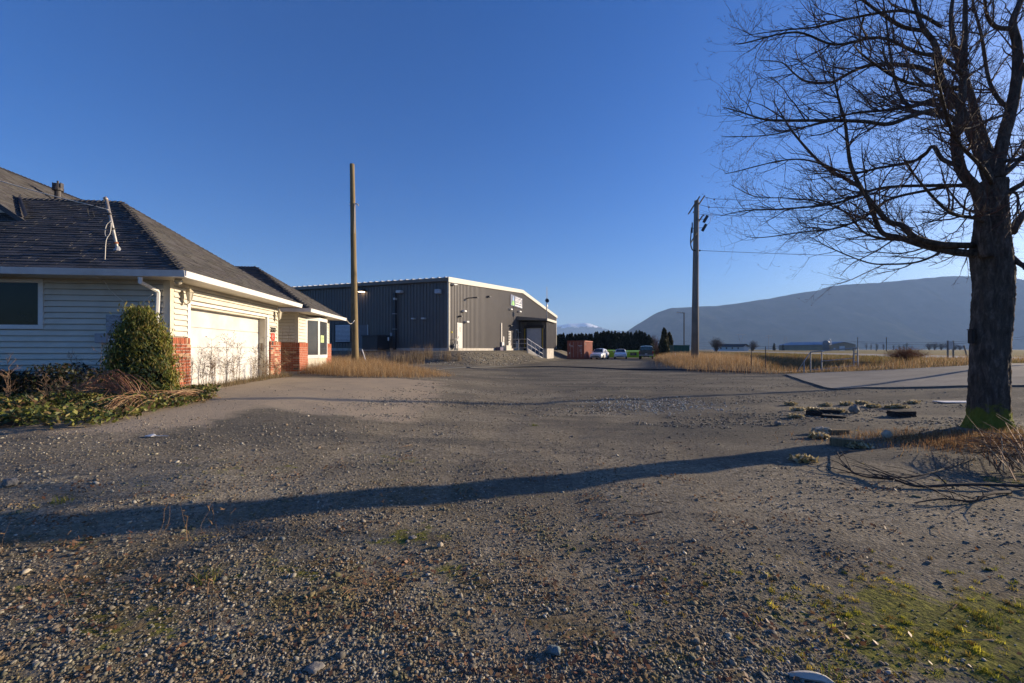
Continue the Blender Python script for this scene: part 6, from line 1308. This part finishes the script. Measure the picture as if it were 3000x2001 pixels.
# tall shrub out of frame past the tree: its soft shade lies along the near edge of the yard
twig_ball('bare_shrub', Vector((12.4, 4.9, gz(12.4, 4.9))), 3.0, 3.0, 95, (0.12, 0.09, 0.07), 'tall bare shrub standing past the mossy tree', cat='shrub', trunk=False)
m = MB()
for _ in range(26):
    a = random.uniform(0, 6.28); z0 = random.uniform(.9, 1.7); b_ = cbp + Vector((math.cos(a) * .22, math.sin(a) * .2, z0)); m.tube([b_, b_ + Vector((math.cos(a) * .12 + random.gauss(0, .05), math.sin(a) * .1, random.uniform(.12, .32)))], [.004, .0015], 3, False, (0.16, 0.15, 0.04))
m.v = [tuple(Vector(v) - cbp) for v in m.v]; m.build('stray_shoot', M_TWIG, cb, kind='stuff')
# ------------------------------------------------------------------ loose things on the ground
def fan(n, r0, r1, power=1.0, a0=-1.0, a1=1.0):
    """points on the yard in front of the camera, thinning with distance"""
    u = rng.random(n); r_ = (r0 ** (1 - power) + u * (r1 ** (1 - power) - r0 ** (1 - power))) ** (1 / (1 - power)) if power != 1 else r0 * (r1 / r0) ** u
    a = rng.uniform(a0, a1, n); return np.stack([np.sin(a) * r_ * 1.15, np.cos(a) * r_], 1)
def vnoise(x, y, s, seed=0): return (np.sin(x * s * 1.3 + seed) * np.sin(y * s * 1.7 + seed * 2.1) + .6 * np.sin(x * s * 3.1 - y * s * 2.3 + seed) + .4 * np.sin(x * s * 6.7 + y * s * 5.1)) / 2
phi = (1 + 5 ** .5) / 2
ICO = np.array([(-1, phi, 0), (1, phi, 0), (-1, -phi, 0), (1, -phi, 0), (0, -1, phi), (0, 1, phi), (0, -1, -phi), (0, 1, -phi), (phi, 0, -1), (phi, 0, 1), (-phi, 0, -1), (-phi, 0, 1)]) / math.sqrt(1 + phi * phi)
ICF = np.array([(0, 11, 5), (0, 5, 1), (0, 1, 7), (0, 7, 10), (0, 10, 11), (1, 5, 9), (5, 11, 4), (11, 10, 2), (10, 7, 6), (7, 1, 8), (3, 9, 4), (3, 4, 2), (3, 2, 6), (3, 6, 8), (3, 8, 9), (4, 9, 5), (2, 4, 11), (6, 2, 10), (8, 6, 7), (9, 8, 1)])
def stones(name, xy, size, cols, mat, sink=.25, **tags):
    n = len(xy); S = size[:, None] * rng.uniform(.55, 1.25, (n, 3)); S[:, 2] *= .62
    V = ICO[None] * S[:, None, :] * rng.uniform(.55, 1.25, (n, 12, 1)); a = rng.uniform(0, 6.28, n); ca, sa = np.cos(a)[:, None], np.sin(a)[:, None]
    X = V[..., 0] * ca - V[..., 1] * sa; Yv = V[..., 0] * sa + V[..., 1] * ca; tl = rng.normal(0, .35, (n, 1)); Z = V[..., 2] + X * tl
    z0 = g(xy[:, 0], xy[:, 1]) + S[:, 2] * (1 - sink * 2.2)
    W = np.stack([X + xy[:, 0:1], Yv + xy[:, 1:2], Z + z0[:, None]], 2).reshape(-1, 3); F = (ICF[None] + (np.arange(n) * 12)[:, None, None]).reshape(-1, 3)
    return obj(name, np_mesh(name, W, F, np.repeat(cols, 12, 0)), mat, **tags)
M_STONE = vcmat('gravel_stone', .9, .25, 60)
GC = [(0.17, 0.155, 0.125), (0.24, 0.22, 0.175), (0.105, 0.096, 0.08), (0.36, 0.33, 0.26), (0.21, 0.155, 0.10), (0.14, 0.145, 0.12), (0.13, 0.115, 0.09)]
xy = fan(150000, 1.65, 13.0, 1.35); x, y = xy[:, 0], xy[:, 1]
cover = .42 + .50 * vnoise(x, y, 1.1, 3) + .45 * sst(1.2, -1.0, x) * sst(4.6, 2.6, y) + .3 * sst(.5, -1.0, x) - .25 * sst(.4, 2.2, x) * sst(2.6, 3.6, y) + .35 * sst(2.8, 1.9, y)
cover -= 1.1 * (np.exp(-(((x - 2.35) / .85) ** 2 + ((y - 2.25) / .40) ** 2))) + .9 * sst(-3.0, -4.6, x) * sst(6.0, 7.4, y)
for (a_, b_, c_, d_) in ((-.75, 3.25, .42, .26), (-.4, 2.72, .40, .2), (-1.9, 2.2, .8, .2), (.15, 2.2, .5, .15), (-2.9, 3.05, .7, .2)): cover -= .75 * np.exp(-(((x - a_) / c_) ** 2 + ((y - b_) / d_) ** 2))
xy = xy[rng.random(len(xy)) < np.clip(cover, .06, 1)]; xy = xy[np.hypot(xy[:, 0] - tb.x, xy[:, 1] - tb.y) > .5]; ib_ = in_poly(xy, ib); xy = xy[~ib_][:80000]
dist = np.hypot(xy[:, 0], xy[:, 1]); sz = np.clip(rng.lognormal(math.log(.0050), .45, len(xy)), .0028, .019) * (1 + .075 * dist)
cg = pal(len(xy), GC, .35); st = np.clip(.75 * vnoise(xy[:, 0], xy[:, 1], 2.1, 7) + .45 * vnoise(xy[:, 0], xy[:, 1], 5.3, 1) + .05, 0, .85)[:, None] * sst(6.0, 3.6, xy[:, 1])[:, None]
gr = sst(-.2, .5, vnoise(xy[:, 0], xy[:, 1], 1.4, 4))[:, None]; cg = cg * (1 - st) + st * (gr * [.17, .16, .035] + (1 - gr) * [.20, .125, .055]) * rng.uniform(.6, 1.4, (len(xy), 1))     # moss- and leaf-stained stones
stones('gravel', xy, sz, cg, M_STONE, .36, kind='stuff', label='loose grey gravel over the yard')
# paler loose gravel ridge in the middle of the yard
pr = gpoly([(1740, 1176), (1830, 1168), (2000, 1170), (2090, 1185), (2080, 1205), (1950, 1212), (1800, 1200)]); xy = sample(pr, 900); xy += rng.normal(0, 1, xy.shape) * [.5, .35]
stones('gravel', xy, rng.uniform(.010, .028, len(xy)), pal(len(xy), [(0.36, 0.40, 0.37), (0.30, 0.29, 0.27), (0.5, 0.48, 0.45)], .25), M_STONE, kind='stuff', label='ridge of paler loose gravel in the middle of the yard')
xy = fan(26000, 8.0, 32.0, 1.5, -.75, .75); x, y = xy[:, 0], xy[:, 1]; r_ = RN[0] * x + RN[1] * y
ok = (vnoise(x * .5, y * 1.4, .8, 5) > .05) & (r_ < 7.5) & ~((x < -3.2) & (y < 16)) & ~in_poly(xy, ent) & ~in_poly(xy, pA) & (x > -5.5); xy = xy[ok]
stones('gravel', xy, rng.uniform(.012, .03, len(xy)), pal(len(xy), GC, .35), M_STONE, .4, kind='stuff', label='patches of coarser gravel across the middle of the yard')
xy = sample(gpoly([(1335, 1040), (1420, 1035), (1560, 1042), (1570, 1056), (1480, 1072), (1330, 1070), (1240, 1066), (1200, 1050)]), 1600)
stones('rubble', xy, rng.uniform(.02, .075, len(xy)), pal(len(xy), GC + [(0.4, 0.37, 0.33)], .35), M_STONE, .3, kind='stuff', label='rubble and stones on the bank before the warehouse')
pk = gpoly([(2260, 1112), (2560, 1104), (2560, 1112), (2290, 1122)]); xy = sample(pk, 700); 
# moss cushions and short blades
def moss(name, cx, cy, sx, sy, n, cols, hmax, label):
    """moss: many small domed cushions of short blades"""
    nc = max(30, int(n / 55)); ce = rng.normal(0, 1, (nc, 2)) * [sx, sy] + [cx, cy]; ce = ce[(vnoise(ce[:, 0], ce[:, 1], 5.5, 2) > -.10) & (ce[:, 1] > 1.45)]; cr_ = rng.uniform(.012, .036, len(ce)); cc2 = pal(len(ce), cols, .3)
    k = rng.integers(0, len(ce), n); d = rng.normal(0, .55, (n, 2)); xy = ce[k] + d * cr_[k][:, None]; dome = np.clip(1.1 - (d ** 2).sum(1), .25, 1)
    blades(name, xy, (.35 + .65 * rng.random(n)) * hmax * dome * cr_[k] / .024, .006, np.clip(cc2[k] * rng.uniform(.7, 1.3, (n, 1)), 0, 1), M_DRY, .5, kind='stuff', label=label)
MC = [(0.32, 0.31, 0.03), (0.50, 0.45, 0.05), (0.14, 0.15, 0.02), (0.50, 0.38, 0.07), (0.22, 0.14, 0.04)]
moss('moss', 2.35, 2.25, .75, .34, 75000, MC, .034, 'yellow green moss carpet over the gravel'); moss('moss', 5.7, 4.45, .8, .30, 9000, MC, .03, 'moss streaks beside the fallen branches'); moss('moss', 7.55, 6.75, .75, .33, 12000, MC + [(0.06, 0.085, 0.012)], .035, 'thick moss round the foot of the large tree')
moss('moss', 1.7, 1.98, .5, .13, 12000, MC, .026, 'moss creeping between stones by the bleached shard'); moss('moss', -.75, 3.25, .34, .20, 9500, MC + [(0.22, 0.13, 0.04)], .02, 'small moss patch with brown leaves'); moss('moss', -.45, 2.75, .34, .17, 9000, MC, .02, 'thin moss patch among loose stones'); moss('moss', -2.9, 3.05, .6, .18, 8000, MC + [(0.3, 0.2, 0.07)], .018, 'yellowed moss among the coarse stones near the shadow band'); moss('moss', .15, 2.2, .5, .14, 8500, MC + [(0.3, 0.2, 0.07)], .018, 'yellowed moss tufts between twigs and gravel'); moss('moss', -1.9, 2.2, .75, .16, 13000, MC + [(0.2, 0.12, 0.04)], .018, 'sparse moss in the coarse gravel')
xy = np.vstack([rng.normal(0, 1, (5200, 2)) * [.75, .33] + [6.5, 6.35], rng.normal(0, 1, (2600, 2)) * [.8, .4] + [7.6, 5.6]])
blades('dry_grass', xy, rng.uniform(.04, .16, len(xy)), .007, pal(len(xy), [(0.34, 0.19, 0.08), (0.22, 0.11, 0.05), (0.40, 0.28, 0.14), (0.14, 0.08, 0.04)]), M_DRY, .9, kind='stuff', label='short rusty grass at the foot of the large tree')
# fallen leaves
def leaves(name, xy, size, cols, label, lift=.012):
    n = len(xy); c = np.stack([xy[:, 0], xy[:, 1], g(xy[:, 0], xy[:, 1]) + rng.random(n) * lift + .006], 1); V, F = leaf_quads(c, np.array([0, 0, 1.6]), size, 1.0); obj(name, np_mesh(name, V, F, np.repeat(cols, 4, 0)), M_LEAF, kind='stuff', label=label)
cen = fan(110, 1.8, 5.5, 1.2, -.95, .8); k = rng.integers(0, 110, 3600); xy = cen[k] + rng.normal(0, .10, (3600, 2)); xy = np.vstack([xy, fan(700, 1.75, 7, 1.3)])
leaves('fallen_leaves', xy, rng.uniform(.007, .018, len(xy)), pal(len(xy), [(0.19, 0.10, 0.05), (0.11, 0.06, 0.03), (0.27, 0.17, 0.09), (0.22, 0.10, 0.05)], .3), 'small brown leaves strewn over the gravel')
# pale chip clumps near the timber scraps
for px, py in ((2340, 1204), (2418, 1190), (2455, 1207), (2330, 1224), (2384, 1203), (2525, 1184), (2558, 1194), (2612, 1195), (2640, 1195), (2672, 1182), (2318, 1187), (2480, 1187), (2515, 1312), (2400, 1283), (2352, 1352)):
    p = on_ground(px, py); n = 110; c = np.stack([p.x + np.clip(rng.normal(0, .07, n), -.13, .13), p.y + np.clip(rng.normal(0, .045, n), -.08, .08), p.z + rng.random(n) * .05 + .01], 1); V, F = leaf_quads(c, np.array([0, -.3, .8]), np.full(n, .034), 1.5)
    o = obj('leaf_clump', np_mesh('leaf_clump', V - np.array(p), F, np.repeat(pal(n, [(0.42, 0.33, 0.17), (0.30, 0.24, 0.10), (0.50, 0.42, 0.26)], .25), 4, 0)), M_LEAF, label='small clump of pale dry leaves near the timber scraps', category='leaf litter', group='pale leaf clumps near the timber scraps'); o.location = p
# timber scraps and stones
M_ROT = wood_pole_mat('rotten_wood', (0.10, 0.075, 0.045), (0.26, 0.20, 0.12)); M_DARKW = wood_pole_mat('dark_wood', (0.022, 0.020, 0.020), (0.06, 0.055, 0.05)); M_ROCK = pmat('rock', (0.24, 0.22, 0.19), .9, .3, 14, bmp=.6); M_PALER = pmat('pale_rock', (0.42, 0.36, 0.27), .9, .25, 14, bmp=.5)
def chunk(name, px, py, L, W_, H_, rz, mat, label, cat, rough=.12, tilt=0.0):
    p = on_ground(px, py); bm = bmesh.new(); ph = px * .37
    if name == 'stone': bmesh.ops.create_icosphere(bm, subdivisions=3, radius=.56)
    else: bmesh.ops.create_cube(bm, size=1.0); bmesh.ops.subdivide_edges(bm, edges=bm.edges[:], cuts=9, use_grid_fill=True)
    for v in bm.verts:
        c = v.co.copy(); w_ = math.sin(c.x * 7 + ph) * math.sin(c.y * 6 - ph) + .6 * math.sin(c.x * 17 + c.z * 13 + ph) + .5 * math.sin(c.y * 19 - c.z * 11 + 2 * ph)
        s = 1 + rough * (.45 * w_ + random.uniform(-.18, .18)); tp = 1 - .30 * rough * 4 * max(0, c.x * math.cos(ph)) 
        if name == 'stone': c *= 1 + .35 * rough * w_; f = max(-.33, c.z); c.z = f
        v.co = Vector((c.x * L * (1 + rough * .25 * math.sin(c.y * 9 + c.z * 7 + ph)), c.y * W_ * s * tp, (c.z * s * (tp if c.z > 0 else 1)) * H_ + H_ * .45))
    me = bpy.data.meshes.new(name); bm.to_mesh(me); bm.free(); me.polygons.foreach_set('use_smooth', [name == 'stone'] * len(me.polygons)); o = obj(name, me, mat, label=label, category=cat); o.location = p; o.rotation_euler = (0, tilt, rz); return o
chunk('timber_scrap', 2405, 1270, .24, .13, .10, .1, M_PALER, 'crumbling pale rotten end piece against a squared timber', 'wood', .35); chunk('timber_scrap', 2452, 1271, .34, .09, .07, .04, M_ROT, 'short squared timber beside the rotten end piece', 'wood', .05)
chunk('timber_scrap', 2478, 1308, .36, .10, .11, -.55, M_ROT, 'short grey offcut lying aslant on the gravel', 'wood', .06); chunk('timber_scrap', 2385, 1217, .26, .10, .10, -.5, M_DARKW, 'black burnt wood piece under pale leaves', 'wood', .3); chunk('timber_scrap', 2440, 1224, .42, .10, .05, -.1, M_DARKW, 'flat black plank beside the burnt wood', 'wood', .15, .06); chunk('timber_scrap', 2428, 1211, .36, .09, .08, -.35, M_DARKW, 'black wood strip behind the flat plank', 'wood', .25)
chunk('stone', 2503, 1211, .20, .15, .17, .3, M_ROCK, 'rough grey stone with a pale top behind the black planks', 'stone', .35); chunk('slab', 2640, 1220, .42, .22, .12, .05, M_DARKW, 'dark broken slab on the gravel near the tree', 'slab', .12); chunk('stone', 2598, 1285, .17, .11, .12, .5, M_PALER, 'pale tan stone near the mossy tree', 'stone', .3); chunk('stone', 2279, 1247, .10, .08, .08, .5, M_ROCK, 'small blue grey stone away from the timber scraps', 'stone', .4)
chunk('stone', 1290, 1602, .04, .035, .03, .5, M_PALER, 'paired pale pebbles standing proud of the gravel', 'stone', .3); chunk('stone', 1208, 1578, .055, .035, .02, .2, M_ROCK, 'flat lilac grey stone near a moss patch', 'stone', .25); chunk('stone', 1622, 1915, .065, .035, .035, -.7, pmat('slate_stone', (0.16, 0.20, 0.20), .8, .25, 18, bmp=.4), 'angular blue grey stone on end in the gravel', 'stone', .3); chunk('stone', 922, 1962, .07, .05, .02, .3, M_ROCK, 'broad grey stone flush with the gravel', 'stone', .3); chunk('stone', 30, 1424, .09, .07, .07, .3, M_ROCK, 'round grey stone at the shadow edge', 'stone', .3)
p = on_ground(2372, 1990); m = MB(); m.tube(smooth_path([(-.085, .02, .004), (-.02, .0, .016), (.05, -.02, .014), (.10, -.07, -.01)], 4), [.004, .010, .014, .017, .019, .02, .02, .019, .018, .015, .011, .008, .004], 5); o = m.build('bark_shard', pmat('bleached_shard', (0.48, 0.46, 0.42), .7, .15), label='bleached curved shard lying in the moss', category='shard'); o.location = p
p = on_ground(2800, 1179); m = MB(); m.box(-.42, .55, -.16, .16, 0, .025, bev=.008); o = m.build('pale_board', pmat('pale_board_paint', (0.60, 0.58, 0.55), .7, .1), label='flat pale board lying beside the tree trunk', category='board'); o.location = p
p = on_ground(455, 1281); m = MB(); m.prism([(-.14, 0, .01), (-.03, -.03, .012), (.0, .0, .015), (.16, .01, .012), (.0, .02, .014), (-.06, .05, .03)], (0, 0, .008)); o = m.build('plastic_scrap', pmat('white_plastic', (0.7, 0.7, 0.68), .5), label='torn white plastic scrap near the ivy bed', category='scrap'); o.location = p
# fallen branches by the tree, twigs and stalks on the gravel
def fallen(px_pts, r0, label, twigs=10, lift=.05, grp=None):
    P = [on_ground(*q) + Vector((0, 0, lift * (.4 + .6 * (i % 2)))) for i, q in enumerate(px_pts)]; q = smooth_path(P, 5); m = MB(); n_ = len(q); m.tube(q, [r0 * (1 - .8 * i / (n_ - 1)) + .002 for i in range(n_)], 6, True, (0.055, 0.045, 0.04))
    for _ in range(twigs):
        i = random.randint(n_ // 4, n_ - 2); d = (q[i + 1] - q[i]).normalized(); e = q[i] + d * random.uniform(.1, .35) + Vector((random.gauss(0, .14), random.gauss(0, .16), random.uniform(0, .14))); m.tube([q[i], q[i].lerp(e, .5) + Vector((0, 0, .02)), e], [r0 * .4, r0 * .28, .0015], 4, False, (0.06, 0.048, 0.04))
    m.build('fallen_branch', M_TWIG, origin=q[0], label=label, category='branch', group=grp)
fallen([(3080, 1432), (2850, 1434), (2690, 1430), (2620, 1420), (2520, 1398), (2470, 1370), (2450, 1320)], .016, 'long dark fallen branch reaching out from the moss', 16)
fallen([(2960, 1448), (2900, 1462), (2850, 1474), (2760, 1478), (2680, 1480)], .014, 'short fallen branch with a pale bare end', 8); fallen([(2860, 1345), (2740, 1395), (2650, 1405), (2560, 1402)], .008, 'thin crooked twig across the tree shadow', 8)
fallen([(1940, 1500), (1880, 1512), (1830, 1508)], .004, 'short dark twig on the bare fine gravel', 3, .01)
m_ = MB(); b1_ = on_ground(3060, 1390)
def hp(px, py, dz=.05): return on_ground(px, py) + Vector((0, 0, dz))
stems(m_, hp(2980, 1400), hp(2870, 1330, .12), 26, .14, .006, ST, .12); stems(m_, hp(3080, 1380), hp(2880, 1365, .08), 24, .16, .006, ST, .10); stems(m_, hp(3060, 1440), hp(2900, 1310, .20), 10, .12, .007, [(0.35, 0.27, 0.18), (0.26, 0.15, 0.09)], .1)
m_.build('brush_heap', M_TWIG, origin=b1_, label='tangle of dead stems beside the mossy tree', category='brush pile')
tw = MB()
for a_, b_ in fan(150, 1.7, 7.5, 1.2):
    p = Vector((a_, b_, gz(a_, b_) + .012)); a = random.uniform(0, 6.28); L = random.uniform(.04, .22); d = Vector((math.cos(a), math.sin(a), 0)) * L; n_ = Vector((-d.y, d.x, 0)) * random.uniform(-.2, .2); tw.tube([p, p + d * .5 + n_ + Vector((0, 0, .012)), p + d], [.0028, .0024, .0012], 3, False, random.choice(ST + [(0.06, 0.04, 0.03)]))
tw.build('twig_litter', M_TWIG, kind='stuff', label='scattered dry twigs on the gravel')
gk = 'thin dry stalks in the coarse gravel'
for px, py, h in ((490, 1560, .30), (550, 1590, .32), (620, 1560, .28), (675, 1545, .25), (180, 1600, .10), (615, 1865, .42), (590, 1800, .25), (820, 1700, .14), (925, 1650, .16), (1105, 1545, .20), (1125, 1530, .24), (1145, 1820, .30), (200, 1790, .20), (10, 1620, .25), (895, 1540, .10), (2370, 1880, .12), (2700, 1480, .1)):
    weed(on_ground(px, py), h * .9, 1 if h < .22 else 2, (0.24, 0.15, 0.08), 'thin dry stalk growing out of the coarse gravel', gk, False, .08, 'stalk', 2)
for px, py, lb in ((600, 1700, 'yellowing weed rosette in the coarse gravel'), (1565, 1247, 'small yellow green weed alone in mid yard'), (180, 1470, 'small grass tuft in the shadow band'), (2440, 1990, 'bright grass tuft beside the bleached shard'), (2900, 1820, 'small green grass tuft in the moss')):
    p = on_ground(px, py); n = 60; xy = np.array([p.x, p.y]) + rng.normal(0, .035, (n, 2)); o = blades('grass_tuft', xy, rng.uniform(.03, .09, n), .006, pal(n, [(0.16, 0.19, 0.03), (0.28, 0.24, 0.06), (0.09, 0.13, 0.02)]), M_DRY, .8, label=lb, category='weed')
# black tube standing in for an overhead wire's shadow on the far yard
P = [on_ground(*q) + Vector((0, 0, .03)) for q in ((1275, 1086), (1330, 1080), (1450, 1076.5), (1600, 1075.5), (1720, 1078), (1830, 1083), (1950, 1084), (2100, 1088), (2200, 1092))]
m = MB(); m.tube(smooth_path(P, 5), .055, 6); m.build('wire_shadow', M_DARKC, origin=P[0], smooth=True, label='black tube standing in for a thin wire shadow across the far end of the yard', category='wire_shadow')
